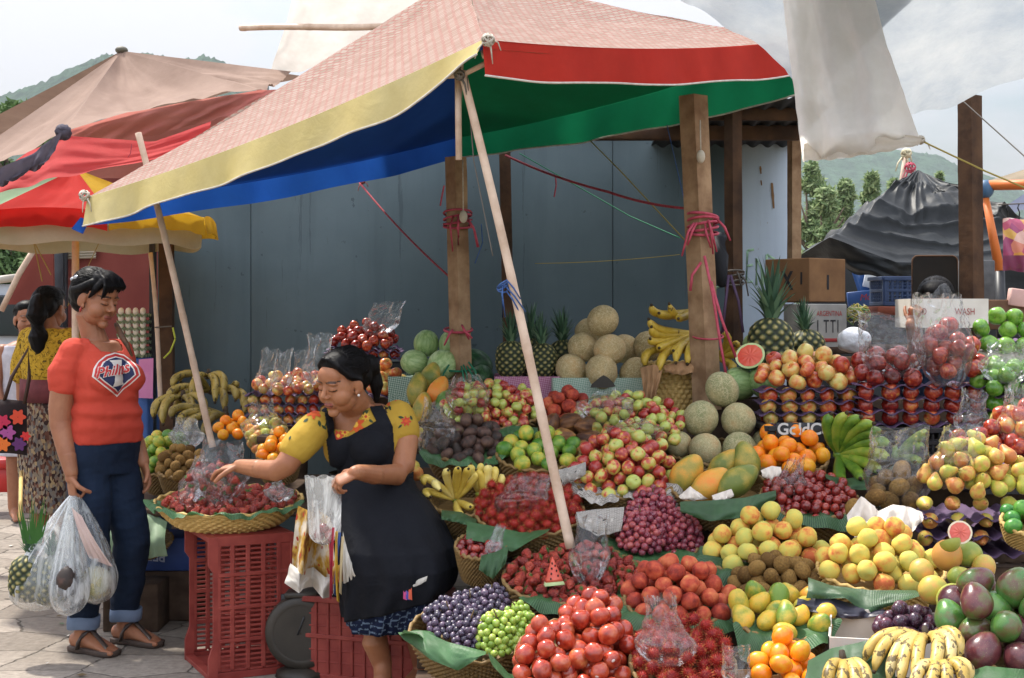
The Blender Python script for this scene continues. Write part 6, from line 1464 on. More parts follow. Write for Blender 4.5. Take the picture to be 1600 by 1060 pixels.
WL = B.w((.14, .075, .735)); hand(hm, WL, (.25, .1, -1), (-.6, -.4, 0), .92, (.4, .45, .5, .55), -1); hm.tube([B.w((.148, .04, .78)), WL], [.032, .026], 12, dome=True)
handm = remesh(hm, .0030, 3)
merge_skin('body', [bodym, hdm, handm], M_SKIN1, sh, HS_)
# t-shirt
M_SHIRT = cloth('orange_red_cotton', '#bb4636', 0, '#ae3d2e', 3, bs=.25)
shirt = MB(); B.loft(shirt, [s_ for s_ in tors if s_[0] > .80][:-1] + [(1.205, .085, .060, 0, -.02)], grow=.010)
for x in (-1, 1): B.ell(shirt, (x * .058, .088, 1.072), (.064, .058, .064)); B.ell(shirt, (x * .075, -.02, 1.178), (.072, .056, .048))
B.ell(shirt, (0, .045, .885), (.115, .088, .062)); B.ell(shirt, (0, .03, .975), (.118, .088, .05)); B.ell(shirt, (0, -.02, .84), (.138, .104, .05))
for a in (armR, armL): B.tube(shirt, [a[0], a[1], Vector(a[1]).lerp(Vector(a[2]), .30)], [.055, .060, .060])
shm = remesh(shirt, .0055, 4)
# straight hem, open neck
nk = B.w((0, .045, 1.205))
def neckcut(p):
 q = B.M.transposed() @ (Vector(p) - B.o); return (q.x / .070) ** 2 + ((q.y - .008) / .074) ** 2 < 1 and q.z > 1.165 + .03 * (1 - q.y * 8)
def keepf(mb, fn):
 out = MB(); ok = [fn(p) for p in mb.v]
 out.v = mb.v; out.f = [f for f in mb.f if all(ok[i] for i in f)]; out.m = [0] * len(out.f)
 used = sorted({i for f in out.f for i in f}); mp = {a: b for b, a in enumerate(used)}; out.v = [out.v[i] for i in used]; out.f = [tuple(mp[i] for i in f) for f in out.f]; return out
shm = keepf(shm, lambda p: p[2] > .818 and not neckcut(p))
shm = wrinkle(wrinkle(shm, .007, 9, 1, 1.7), .003, 24, 3, 1.6)
for i, p in enumerate(shm.v):
 q = B.M.transposed() @ (Vector(p) - B.o); shm.v[i] = tuple(Vector(p) + (B.M @ Vector((q.x, q.y, 0))).normalized() * (.005 * math.sin(q.z * 95 + 4 * q.x) * math.exp(-((q.z - .95) / .07) ** 2)))
sbv = bvh_of(shm); shm.build('t_shirt', M_SHIRT, sh, solid=.004, fix=False)
# printed shield on the chest
M_PWHITE = simple('print_white', '#cdc6bf', None, rough=.7); M_PNAVY = simple('print_navy', '#20284c', None, rough=.7); M_PRED = simple('print_red', '#b02c2a', None, rough=.7)
ln = Body(0, 0, 24); nd = -(ln.M @ Vector((0, 1, 0))); rt_ = ln.M @ Vector((1, 0, 0)); oc = P(184, 584, 5.5)
shield = [(-1.0, -.12), (-.93, .18), (-.72, .50), (-.40, .74), (0, .84), (.40, .74), (.72, .50), (.93, .18), (1.0, -.12), (.55, -.52), (.20, -.80), (0, -1.0), (-.20, -.80), (-.55, -.52)]
def fillpoly(poly, sx, sy, n=60, cx=0.0, cy=0.0):
 mb = MB(); idx = {}
 xs = [p[0] for p in poly]; ys = [p[1] for p in poly]; x0, x1, y0, y1 = min(xs), max(xs), min(ys), max(ys); ny = max(6, int(n * (y1 - y0) * sy / ((x1 - x0) * sx)))
 def sp(y):
  r_ = []; j = len(poly) - 1
  for i in range(len(poly)):
   (xi, yi), (xj, yj) = poly[i], poly[j]
   if (yi > y) != (yj > y): r_.append((xj - xi) * (y - yi) / (yj - yi) + xi)
   j = i
  r_.sort(); return r_
 rows = []
 for j in range(ny + 1):
  y = y0 + (y1 - y0) * (j + .001) / (ny + .002); r_ = sp(y); a, b = (r_[0], r_[-1]) if len(r_) > 1 else (0, 0)
  rows.append([oc + rt_ * ((a + (b - a) * i / n + cx) * sx) + Vector((0, 0, (y + cy) * sy)) for i in range(n + 1)])
 mb.grid(rows); return mb
SWd, SHt = .094, .092
for k, (q, m_) in enumerate(((1.0, M_PWHITE), (.93, M_PRED), (.80, M_PWHITE), (.74, M_PNAVY))):
 project(fillpoly(shield, SWd * q, SHt * q), sbv, nd, .0035 + .0011 * k).build('printed_shield', m_, sh, fix=False)
bell = [(-.34, .60), (.30, .62), (.26, .30), (.40, .05), (.20, -.05), (.30, -.42), (.42, -.55), (-.30, -.62), (-.22, -.42), (-.18, -.05), (-.40, .10), (-.22, .30)]
project(fillpoly(bell, SWd * .8, SHt * .85, 40), sbv, nd, .0072).build('printed_bell', M_PWHITE, sh, fix=False)
for off_, bold_, mt_, dz in ((.0130, .0026, M_PWHITE, -.016), (.0152, .0009, M_PRED, -.016)):
 tx = text_mesh('Phillies', .045, oc + rt_ * -.080 + Vector((0, 0, dz)), rt_ + Vector((0, 0, .13)), Vector((0, 0, 1)), shear=.28, bold=bold_, sx=1.06)
 project(tx, sbv, nd, off_).build('printed_name', mt_, sh, fix=False)
# jeans with rolled cuffs
M_JEAN = cloth('dark_denim', '#0f1a2c', 0, '#18273d', 6, bs=.3); M_CUFF = cloth('denim_inside', '#5c6c84', 0, '#7485a0', 8)
je = MB(); B.loft(je, [(.70, .142, .108, 0, -.012), (.76, .154, .126, 0, -.014), (.82, .150, .126, 0, -.002), (.845, .144, .122, 0, .004)], grow=.004)
jr = [.086, .083, .072, .066, .058, .054]
for l in (legR, legL): B.tube(je, l[:5] + [Vector(l[5]) + Vector((0, 0, .045))], jr)
jm = remesh(je, .0055, 4); jm = wrinkle(wrinkle(jm, .010, 8, 5, 1.5), .0025, 22, 2, 2.2); jm = keepf(jm, lambda p: p[2] > .095); jm.build('jeans', M_JEAN, sh, fix=False)
for l in (legR, legL):
 a, b = Vector(l[4]), Vector(l[5]); c0 = B.w(b.lerp(a, .82)); c1 = B.w(b.lerp(a, .28)); rows = []
 for i, (q, g) in enumerate(((0, .060), (.05, .063), (.5, .0645), (.95, .063), (1, .060), (1, .052), (0, .052), (0, .060))):
  c_ = c0.lerp(c1, q); rows.append([c_ + Vector((g * math.cos(t), g * math.sin(t), .003 * math.sin(3 * t))) for t in np.linspace(0, 2 * math.pi, 33)[:-1]])
 mb = MB(); mb.grid(rows, 0, True); mb.build('cuff', M_CUFF, sh)
# sandals
M_SOLE = simple('sandal_sole', '#3a2f2a', '#4c3d35', 20, .7); M_STRAP = simple('sandal_strap', '#3f3431', '#55483f', 15, .4, .5)
def sandal(q, parent):
 t = bpy.data.objects.new('sandal', None); C.objects.link(t); place(t, q.o, parent)
 pr = [(-.005, -.062), (.030, -.052), (.036, -.01), (.034, .05), (.046, .10), (.048, .135), (.036, .165), (.005, .178), (-.028, .176), (-.044, .155), (-.043, .10), (-.033, .04), (-.036, -.01), (-.032, -.05)]
 mb = MB(); rows = [[q.w((x * k, y * k2, z)) for x, y in pr] for z, k, k2 in ((.002, .97, .99), (.004, 1.02, 1.0), (.020, 1.05, 1.01), (.023, 1.0, 1.0))]
 mb.grid(rows, 0, True); b = len(mb.v); n = len(pr); mb.f += [tuple(range(n)), tuple(range(b - n, b))]; mb.m += [0, 0]; mb.build('sole', M_SOLE, t)
 def strap(pts, w):
  m_ = MB(); rows = []
  for i, p in enumerate(pts):
   tg = (Vector(pts[min(i + 1, len(pts) - 1)]) - Vector(pts[max(i - 1, 0)])).normalized(); s_ = tg.cross(Vector((0, 0, 1))); s_ = s_.normalized() if s_.length > .05 else Vector((0, 1, 0)); s_ = Vector((s_.x * .35, 1, s_.z + .1)).normalized() if abs(tg.x) > .3 else Vector((1, s_.y * .2, 0)).normalized()
   rows.append([q.w(Vector(p) - s_ * w / 2), q.w(Vector(p) + s_ * w / 2)])
  m_.grid(rows); m_.build('strap', M_STRAP, t, solid=.004, fix=False)
 strap([(-.044, .012, .018), (-.044, .02, .05), (-.028, .035, .082), (0, .045, .094), (.028, .035, .082), (.044, .02, .05), (.044, .012, .018)], .024)
 strap([(0, .040, .095), (-.004, .075, .074), (-.010, .105, .056), (-.018, .135, .040), (-.020, .150, .024)], .020)
sandal(qR, sh); sandal(qL, sh)
# hair: gathered at the back, fringe over the brow
def hair_cap(H_, extra, vox=.004, smooth=3, strands=230):
 mb = MB(); H_.e(mb, (0, -.026, .047), (.079, .092, .080)); extra(mb); o = remesh(mb, vox, smooth); rg = random.Random(3)
 for k in range(strands):
  a = rg.uniform(-1.9, 1.9); s_ = Vector((math.sin(a), math.cos(a), .9 - .55 * abs(a) + rg.uniform(-.1, .5))).normalized(); e = Vector((rg.uniform(-.25, .25), -1, rg.uniform(-.5, .1))).normalized(); pts = []
  for i in range(9):
   d = s_.lerp(e, i / 8).normalized(); pts.append(H_.w((d.x * .0805, -.026 + d.y * .0935, .047 + d.z * .0815)))
  o.tube(pts, [.0008] + [.0017] * 7 + [.0008], 4)
 return o
def hx(mb):
 H_ = HS_
 H_.e(mb, (0, -.045, .015), (.078, .078, .072)); H_.e(mb, (0, .03, .088), (.064, .060, .042))
 rg = random.Random(4)
 for k in range(30):
  x = -.060 + .0040 * k; d_ = .058 - .030 * max(0, (-x - .01) / .05) + rg.uniform(-.010, .008); H_.t(mb, [(x * .6, .020, .118), (x * .9, .070, .098), (x * 1.08 - .004, .092, .074), (x * 1.14 - .010, .094, d_)], [.010, .0085, .0065, .0026])
 for x in (-1, 1): H_.t(mb, [(x * .050, .060, .085), (x * .069, .048, .050), (x * .073, .028, .012)], [.018, .014, .005]); H_.t(mb, [(x * .060, .02, .07), (x * .078, -.01, .045), (x * .062, -.06, .02), (x * .02, -.10, 0)], [.02, .018, .02, .02])
 H_.e(mb, (-.004, -.094, -.020), (.038, .032, .040)); H_.e(mb, (0, -.06, -.03), (.056, .046, .046))
hm_ = hair_cap(HS_, hx, .0030, 2); hm_ = wrinkle(hm_, .0015, 50, 2); hm_.build('hair', M_HAIR, sh, fix=False)
mb = MB(); HS_.e(mb, (-.058, -.070, .070), (.012, .022, .012), eul(20, 0, 30)); HS_.e(mb, (-.052, -.088, .058), (.010, .016, .010)); mb.build('hair_clip', simple('silver_clip', '#8f9094', '#a9aab0', 30, .25, .6, Metallic=.5), sh)
mb = MB(); HS_.e(mb, (-.080, .004, -.047), (.006, .006, .010)); HS_.e(mb, (-.080, .004, -.036), (.003, .003, .004)); mb.build('earring', simple('red_bead', '#8c2a20', None, rough=.3), sh)
# braid of ribbon/hair falling over the far shoulder
mb = MB(); mb.tube([P(182, 508, 5.62), P(190, 525, 5.56), P(199, 540, 5.54), P(206, 556, 5.55)], [.010, .012, .010, .005], 8, dome=True); mb.build('hair_braid', simple('brown_braid', '#3a2416', '#5a3a20', 60, .6), sh)
# bags in her hand
HP_ = WR + Vector((.012, -.015, -.085))
def carried(name, top, bot, w, dep, label, mat, seed, skew=0.0, mouth=.12):
 mb = MB(); seg, n = 56, 30; rows = []
 for i in range(n + 1):
  t = i / n; c_ = Vector(top).lerp(Vector(bot), t) ; r_ = mouth + (1 - mouth) * min(1, t * 1.35) ** .9 if t < .74 else math.sqrt(max(0, 1 - ((t - .74) / .262) ** 2.6))
  c_ = c_ + Vector((skew * math.sin(math.pi * t), 0, 0)); row = []
  for k in range(seg):
   a = 2 * math.pi * k / seg; cr = 1 + .07 * fbm((math.cos(a) * 1.6 + seed, math.sin(a) * 1.6, t * 2)) + (.13 * (1 - t) ** 1.1) * math.sin(11 * a + seed) + .03 * math.sin(23 * a + 2 * t)
   row.append(c_ + Vector((w / 2 * r_ * cr * math.cos(a), dep / 2 * r_ * cr * math.sin(a), 0)))
  rows.append(row)
 mb.grid(rows, 0, True); return tag(mb.build(name, mat, fix=False), label, 'plastic bag')
Db = 5.42
carried('plastic_bag', HP_, P(58, 955, Db), .24, .17, 'clear carrier bag with pineapples, leaves poking out, hanging at the left', M_CARRY, 1, -.02)
carried('plastic_bag', HP_ + Vector((.006, -.02, 0)), P(106, 962, Db - .08), .150, .13, 'white translucent carrier bag hanging in the middle, full of greens', M_WHITEBAG, 2, 0)
carried('plastic_bag', HP_ + Vector((.012, .01, 0)), P(150, 944, Db + .02), .155, .14, 'carrier bag with a melon and folded paper hanging nearest the knee', M_CARRY, 3, .03)
for k, (u, vb, tl_, cr) in enumerate(((42, 942, (0, 4), .72), (80, 948, (0, -5), .62))):
 pineapple(u, vb, Db, 76, ['pineapple inside the carrier bag, leftmost', 'brown pineapple inside the carrier bag, next to the white bag'][k], None, tl_, 1, k, cr)
fruit_at('melon', 148, 912, Db + .02, 'melon inside the bag nearest the knee', None, 27); fruit_at('avocado', 106, 908, Db - .08, 'dark green stand-in for leafy greens inside the white translucent bag', None, 19, eul(0, 8, 0))  # the avocado shape stands in for leafy greens in the white bag
leaf_patch([(112, 792), (120, 800), (128, 806)], [(140, 872), (160, 880), (177, 886)], Db - .02, Db - .02, 'folded pinkish paper sheet sticking out of the bag by the knee', simple('pinkish_paper', '#b39a94', '#c4aea4', 8, .8), 1, .004, name='paper', cat='paper')
gl_ = MB()
for k in range(16):
 b = P(38 + k * 1.6, 850, Db - .02); e = P(26 + k * 3.4, 800 - 14 * math.sin(k * 1.1) - (10 if k > 6 else 0), Db - .05); gl_.grid([[b.lerp(e, q) + Vector((-.005 * (1 - q), 0, .0)), b.lerp(e, q) + Vector((.005 * (1 - q) + .0005, .003, 0))] for q in np.linspace(0, 1, 6)])
tag(gl_.build('leek_leaves', M_CALYX, fix=False), 'green leaf tips sticking out of the leftmost carrier bag', 'leaves')
# ------------------------------------------------------------------ the vendor
VD = 5.08
vn = thing('person', P(610, 1000, VD) * 1.0, 'vendor seated in a yellow embroidered blouse and long navy apron', 'person');
HV = Head(P(536, 598, 4.98), -42, 15, 3, .97)
V_ = Body(Xof(585, VD), VD, -24)
zs = lambda v: Zof(v, VD)
# torso leans to her right as the spine rises
vt = [(zs(860), .175, .150, .07, -.02), (zs(800), .170, .140, .045, -.02), (zs(755), .108, .104, .010, -.015), (zs(720), .116, .104, -.01, -.01), (zs(690), .138, .106, -.03, 0), (zs(660), .150, .092, -.045, .0), (zs(642), .130, .075, -.058, -.005), (zs(632), .085, .060, -.064, -.008)]
def pv(u, v, D): return P(u, v, D)
aR = [pv(494, 668, 5.03), pv(470, 692, 4.97), pv(446, 728, 4.93), pv(432, 736, 4.93), pv(405, 733, 4.99), pv(378, 729, 5.06)]
aL = [pv(622, 652, 5.08), pv(634, 690, 5.04), pv(630, 730, 4.97), pv(620, 742, 4.94), pv(585, 742, 4.80), pv(560, 738, 4.72)]
vr = [.050, .047, .041, .039, .032, .025]
vb = MB(); V_.loft(vb, vt)
for a in (aR, aL): vb.tube(a, vr, 16, up=Vector((0, 1, .2)), dome=True)
for x in (-1, 1): V_.ell(vb, (x * .060 - .03, .075, zs(695)), (.058, .050, .056))
vb.tube([V_.w((-.062, -.01, zs(648))), HV.w((0, -.028, -.07)), HV.w((0, -.01, -.01))], [.058, .054, .056], 16, dome=True)
# thighs, shins, foot
kn = [pv(580, 900, 4.92), pv(632, 905, 4.92)]; hp = [V_.w((-.06, 0, zs(880))), V_.w((.14, .0, zs(880)))]
for k in (0, 1): vb.tube([hp[k], kn[k]], [.080, .055], 14, dome=True)
ank = pv(598, 1038, 4.90); ank.z = .075
vb.tube([kn[0], pv(580, 960, 4.88), pv(585, 1000, 4.89), ank + Vector((0, .02, .03)), ank], [.050, .052, .046, .034, .033], 16, dome=True)
ank2 = pv(660, 985, 5.05); ank2.z = .075; vb.tube([kn[1], pv(648, 960, 4.9), ank2], [.058, .052, .034], 14, dome=True)
fq = foot(vb, ank, -20, .95); fq2 = foot(vb, ank2, -20, .95)
vbm = remesh(vb, .0055, 4)
hd = HV.skin(1.12); hd.tube([V_.w((-.062, -.01, zs(640))), HV.w((0, -.026, -.07)), HV.w((0, -.01, -.01))], [.055, .053, .056], 16, dome=True); hvm = remesh(hd, .0028, 5)
hm = MB(); wR = aR[-1]; hand(hm, wR, (-.85, .35, -.12), (.1, .1, -1), .92, (.35, .4, .45, .5), 1, .12, .3); hm.tube([aR[-2], wR, wR + Vector((-.01, .004, 0))], [.034, .026, .025], 14, dome=True)
wL = aL[-1]; hand(hm, wL, (-.78, -.15, -.32), (-.1, .35, -.9), .92, (.75, .85, .95, 1.05), -1, .06, .7); hm.tube([aL[-2], wL, wL + Vector((-.01, -.004, -.002))], [.034, .026, .025], 14, dome=True)
hhm = remesh(hm, .0028, 3)
merge_skin('body', [vbm, hvm, hhm], M_SKIN2, vn, HV)
# blouse
M_HUIP = cloth('yellow_blouse', '#a88630', 0, '#b6963c', 6, bs=.25)
bl = MB(); V_.loft(bl, [s_ for s_ in vt if s_[0] > zs(770)][:-1] + [(zs(637), .098, .066, -.062, -.008)], grow=.012)
for x in (-1, 1): V_.ell(bl, (x * .060 - .03, .078, zs(697)), (.068, .058, .068))
bl.tube([aR[0], aR[1], aR[1].lerp(aR[2], .28)], [.058, .060, .058], 16, dome=True); bl.tube([aL[0], aL[0].lerp(aL[1], .6)], [.062, .063], 16, dome=True); bl.ell(aL[0], (.062, .062, .05)); bl.ell(aR[0], (.058, .058, .045))
blm = remesh(bl, .0055, 4)
def vneck(p):
 q = V_.M.transposed() @ (Vector(p) - V_.o); return q.z > zs(668) and ((q.x + .064) / .075) ** 2 + ((q.y - .02) / .10) ** 2 < 1 and q.z > zs(668) + .25 * max(0, .03 - q.y)
blm = keepf(blm, lambda p: not vneck(p)); blm = wrinkle(blm, .006, 11, 3); bbv = bvh_of(blm); blm.build('blouse', M_HUIP, vn, solid=.003, fix=False)
EM_R = simple('red_thread', '#a8301f', '#c04a2a', 60, .8); EM_O = simple('orange_thread', '#c4561f', '#b8441c', 60, .8); EM_Y = simple('gold_thread', '#d0a03a', None, rough=.8); EM_G = simple('green_thread', '#1e2f1e', '#2c4226', 60, .8); EM_K = simple('dark_thread', '#241a18', None, rough=.8)
for u, v, r_, c_ in ((491, 643, 10, (EM_O, EM_R)), (606, 624, 9, (EM_O, EM_Y)), (556, 664, 11, (EM_O, EM_Y)), (529, 682, 7, (EM_R, EM_Y)), (598, 640, 7, (EM_K, EM_Y)), (634, 659, 6, (EM_R, EM_O)), (540, 676, 5, (EM_Y, EM_R)), (572, 652, 5, (EM_Y, EM_R)), (508, 725, 6, (EM_R, EM_O)), (618, 622, 5, (EM_R, EM_Y))): flower(bbv, u, v, r_ * 1.25, c_, vn, rot=u)
for u, v, l, a in ((482, 655, 10, 2.5), (498, 657, 11, 1.4), (502, 665, 10, .7), (478, 648, 9, 3.6), (455, 682, 7, 2), (534, 654, 11, .4), (548, 652, 10, 2.6), (566, 648, 12, -.5), (576, 656, 9, .6), (540, 662, 8, 1.4), (585, 634, 8, .3), (622, 652, 9, .2), (640, 650, 8, 1.1), (628, 664, 8, 2.4), (608, 634, 9, 1.2), (524, 664, 8, 1.9), (512, 660, 8, 2.2)): leafy(bbv, u, v, l, a, EM_G, vn)
# skirt and apron: the apron is the upper layer, the patterned skirt shows below its hem
def m_skirt():
 t = NT('woven_skirt'); x = t.xyz()
 ang = t.math('ADD', t.math('MULTIPLY', x[0], 1.0), t.math('MULTIPLY', x[1], .6))
 w1 = t.n('ShaderNodeTexBrick'); w1.inputs['Scale'].default_value = 1; w1.inputs['Brick Width'].default_value = .022; w1.inputs['Row Height'].default_value = .030; w1.inputs['Mortar Size'].default_value = .0036; w1.inputs['Mortar Smooth'].default_value = .3
 cm = t.n('ShaderNodeCombineXYZ'); t.l(x[2], cm.inputs[0]); t.l(ang, cm.inputs[1]); t.l(cm.outputs[0], w1.inputs['Vector'])
 w1.inputs['Color1'].default_value = lin('#161c30'); w1.inputs['Color2'].default_value = lin('#1b2440'); w1.inputs['Mortar'].default_value = lin('#5c6c80')
 c = t.mix(t.math('GREATER_THAN', t.noise(70, 2), .50), w1.outputs['Color'], '#171e34'); t.base(c, .9, .1); t.bump(t.noise(30, 4), .2, .006); return t.m
M_SKIRT = m_skirt(); M_APRON = cloth('navy_apron', '#0c0d13', 0, '#16181f', 5, bs=.35)
# sections along the lap as seen: (v, centre u, half width px, depth D, half depth m)
lap = [(742, 580, 58, 5.06, .125), (765, 584, 64, 5.03, .14), (790, 596, 74, 5.00, .18), (820, 608, 83, 4.98, .22), (850, 618, 87, 4.95, .24), (880, 624, 87, 4.94, .25), (905, 622, 83, 4.94, .245), (930, 614, 75, 4.94, .235), (955, 605, 63, 4.94, .22), (974, 600, 53, 4.94, .20)]
def lapshell(g, v_to, a0, a1, seed, amp, hemtilt=0.0, nz=60, na=120):
 mb = MB(); vs = np.array([l[0] for l in lap], float); rows = []
 for j in range(nz + 1):
  v = 742 + (v_to - 742) * j / nz; row = []
  for i in range(na + 1):
   a = R(a0 + (a1 - a0) * i / na); vv = v + hemtilt * math.cos(a) * max(0, (v - 850) / 100)
   cu, hw, D, hd_ = (float(np.interp(vv, vs, [l[k] for l in lap])) for k in (1, 2, 3, 4)); q = max(0, (vv - 760) / 200)
   c_ = P(cu, vv, D); f = amp * q * (math.sin(9 * a + seed + 2 * q) + .6 * math.sin(17 * a - 3 * q) + .5 * fbm((a * 2, q * 3, seed)))
   ww = hw * D / F + g + f; dd = hd_ + g + f; ca, sa = math.cos(a), math.sin(a); pw = (abs(ca) ** 2.5 + abs(sa) ** 2.5) ** (-1 / 2.5)
   row.append(c_ + Vector((ww * ca * pw, dd * sa * pw, 0)))
  rows.append(row)
 mb.grid(rows); return mb
sk = lapshell(-.004, 974, 0, 360, 1, .009); wrinkle(ap_ := lapshell(.008, 938, 150, 392, 2, .010, -26), .006, 10, 4, .8); sk.build('skirt', M_SKIRT, vn, solid=.003)
ap_.build('apron_skirt', M_APRON, vn, solid=.003)
z3 = lambda x, y: (430 + x / 4.417, 520 + y / 4.417)
bib = [z3(*p) for p in ((325, 470), (352, 490), (425, 745), (520, 715), (700, 615), (605, 425), (690, 425), (740, 520), (805, 650), (815, 830), (850, 1090), (470, 1090), (392, 950))]
patch_on(bbv, bib, .8, .007).build('apron_bib', M_APRON, vn, solid=.003, fix=False)
wb_ = MB(); rows = []
for q, g in ((0, 0), (1, 0)):
 row = []
 for i in range(61):
  a = R(120 + 300 * i / 60); c_ = P(580, 738 + 14 * q, 5.06); row.append(c_ + Vector(((60 * 5.06 / F + .012) * math.cos(a), .137 * math.sin(a), 0)))
 rows.append(row)
wb_.grid(rows); wb_.build('apron_band', M_APRON, vn, solid=.004)
# hair tied back
def hv(mb):
 H_ = HV
 H_.e(mb, (0, .010, .080), (.064, .060, .043)); H_.e(mb, (0, -.06, .01), (.068, .062, .064))
 for x in (-1, 1): H_.t(mb, [(x * .012, .060, .104), (x * .050, .050, .076), (x * .070, .022, .034), (x * .072, -.02, .012)], [.010, .012, .012, .012])
 H_.e(mb, (.02, -.118, .030), (.042, .040, .044)); H_.t(mb, [(.02, -.13, .01), (.03, -.13, -.05), (.03, -.12, -.10)], [.030, .026, .012])
hm_ = hair_cap(HV, hv); hm_ = wrinkle(hm_, .0015, 40, 6); hm_.build('hair', M_HAIR, vn, fix=False)
mb = MB(); HV.e(mb, (.078, .004, -.040), (.005, .005, .005)); mb.build('earring', simple('pearl', '#d8d2cc', None, rough=.2), vn)
# sandal on the visible foot
t = bpy.data.objects.new('sandal', None); C.objects.link(t); place(t, fq.o, vn)
mb = MB(); pr = [(0, -.055), (.03, -.04), (.034, .05), (.042, .11), (.03, .165), (0, .175), (-.03, .165), (-.04, .11), (-.033, .05), (-.03, -.04)]
mb.grid([[fq.w((x * k, y, z)) for x, y in pr] for z, k in ((.001, 1), (.014, 1.03))], 0, True); mb.f += [tuple(range(10)), tuple(range(10, 20))]; mb.m += [0, 0]; mb.build('sole', M_SOLE, t)
mb = MB(); mb.tube([fq.w(p) for p in ((-.036, .07, .014), (-.03, .075, .045), (0, .08, .062), (.03, .075, .045), (.036, .07, .014))], .005, 8); mb.build('strap', simple('cream_strap', '#b9a98a', '#cfc0a2', 20, .5), t)
# bag she holds open
def held_bag():
 mb = MB(); top0, top1 = P(480, 748, 4.74), P(530, 742, 4.70); bot = P(508, 852, 4.76); seg, n = 40, 24; rows = []
 for i in range(n + 1):
  t = i / n; c_ = ((top0 + top1) / 2).lerp(bot, t); w = (top1.x - top0.x) / 2 * (1.05 - .15 * t) * (1 if t < .8 else math.sqrt(max(.0, 1 - ((t - .8) / .202) ** 2)))
  row = []
  for k in range(seg):
   a = 2 * math.pi * k / seg; cr = 1 + .06 * math.sin(9 * a + 3 * t) + .05 * fbm((a, t * 3, 4)); row.append(c_ + Vector((w * cr * math.cos(a), .035 * (.4 + .8 * t) * cr * math.sin(a) * (1 if t < .8 else w * 18), .006 * math.sin(5 * a) * (1 - t))))
  rows.append(row)
 mb.grid(rows, 0, True); return tag(mb.build('plastic_bag', M_WHITEBAG, fix=False), 'milky plastic bag held open in the vendor hand, fruit at its bottom', 'plastic bag')
held_bag()
for k, (u, v) in enumerate(((498, 838), (514, 836), (506, 826), (520, 842))): fruit_at('red_plum', u, v, 4.76, 'red fruit at the bottom of the milky bag in the vendor hand', 'red fruit in the held bag', 8)
# things below and beside her
M_LACE = cloth('white_lace', '#c6c0b6', .2, '#d8d2c8', 9); M_FLORAL = None
def m_floral():
 t = NT('floral_cloth'); v = t.n('ShaderNodeTexVoronoi'); v.inputs['Scale'].default_value = 26; t.l(t.co.outputs['Object'], v.inputs['Vector'])
 c = t.ramp(t.noise(14, 3), [(.4, '#c4b9a8'), (.52, '#b08a3a'), (.62, '#7d4f2a')]); c = t.mix(t.math('LESS_THAN', v.outputs['Distance'], .22), c, '#9c3a2c'); t.base(c, .9, .1); return t.m
M_FLORAL = m_floral()
leaf_patch([(466, 790), (482, 798), (498, 796), (520, 812), (545, 815)], [(455, 882), (474, 900), (492, 888), (520, 912), (552, 908)], [5.02, 4.93, 5.02, 4.90, 4.86], [5.0, 4.90, 5.03, 4.86, 4.84], 'white and gold floral cloth hanging beside the apron', M_FLORAL, 2, .03, name='floral_cloth', cat='cloth')
leaf_patch([(454, 880), (470, 892), (490, 886), (508, 902), (525, 900)], [(446, 912), (466, 926), (488, 916), (506, 936), (524, 926)], [5.0, 4.9, 5.0, 4.88, 4.9], [4.98, 4.87, 5.0, 4.85, 4.9], 'white lace trim hanging under the floral cloth', M_LACE, 5, .026, name='lace_trim', cat='cloth')
leaf_patch([(536, 830), (543, 860), (550, 880)], [(537, 912), (548, 908), (556, 900)], [4.76, 4.74, 4.73], [4.75, 4.73, 4.72], 'narrow white lace edge along the apron', M_LACE, 7, .008, name='lace_trim', cat='cloth', nu=14, nv=10)
for k, (u, v0, v1, m_) in enumerate(((521, 824, 935, '#b03a4a'), (526, 830, 938, '#c4a03a'), (531, 832, 928, '#33508a'), (536, 838, 925, '#c9b48a'), (516, 826, 925, '#a83444'))):
 leaf_patch([(u - 2, v0), (u + 2, v0)], [(u - 5 + 6 * math.sin(k * 2), v1), (u - 1 + 6 * math.sin(k * 2), v1 + 4)], 4.72 + .01 * k, 4.70 + .012 * k, ['rose', 'yellow', 'blue', 'cream', 'dark red'][k] + ' ribbon hanging from the apron tie', simple('ribbon_' + str(k), m_, None, rough=.6), k, .016, .02, name='ribbon', cat='ribbon', nu=4, nv=24)
for k, (u, m_) in enumerate(((633, '#c04a7a'), (637, '#4a4a9a'), (641, '#c4563a'))): leaf_patch([(u - 2, 912), (u + 2, 912)], [(u - 3, 936), (u + 3, 938)], 4.70, 4.69, ['pink', 'violet', 'orange'][k] + ' tassel strand on the hem of the apron', simple('tassel_' + str(k), m_, None, rough=.7), k, .002, .003, name='tassel', cat='tassel', nu=4, nv=8)
leaf_patch([(640, 910), (655, 905), (668, 900)], [(645, 918), (656, 914), (666, 908)], 4.705, 4.70, 'scrap of white lace on the apron hem beside the tassel', M_LACE, 4, .004, .003, name='lace_trim', cat='cloth', nu=12, nv=6)
def seat_crate():
 return crate('red_crate', Vector((Xof(590, 5.26), 5.26, 0)), .46, .32, .30, M_REDP, 'red plastic crate the vendor sits on, its slotted wall facing left', R(-20), 9, 6, bars=1)
seat_crate()
crate('red_crate', Vector((Xof(752, 4.95), 5.0, 0)), .36, .26, .28, M_REDP, 'red plastic crate under the small plum basket', R(4), 9, 6, bars=1)
crate('white_crate', Vector((Xof(498, 5.42), 5.44, 0)), .22, .24, .24, simple('white_plastic', '#aeb2b4', '#c2c6c8', 10, .5), 'white lattice crate in the shade behind the scale', R(10), 8, 6)
mb = MB(); mb.box((Xof(492, 5.4), 5.40, .268), (.30, .28, .05), eul(0, 0, 10)); tag(mb.build('black_tray', M_BLK), 'flat black tray on top of the white lattice crate', 'tray')
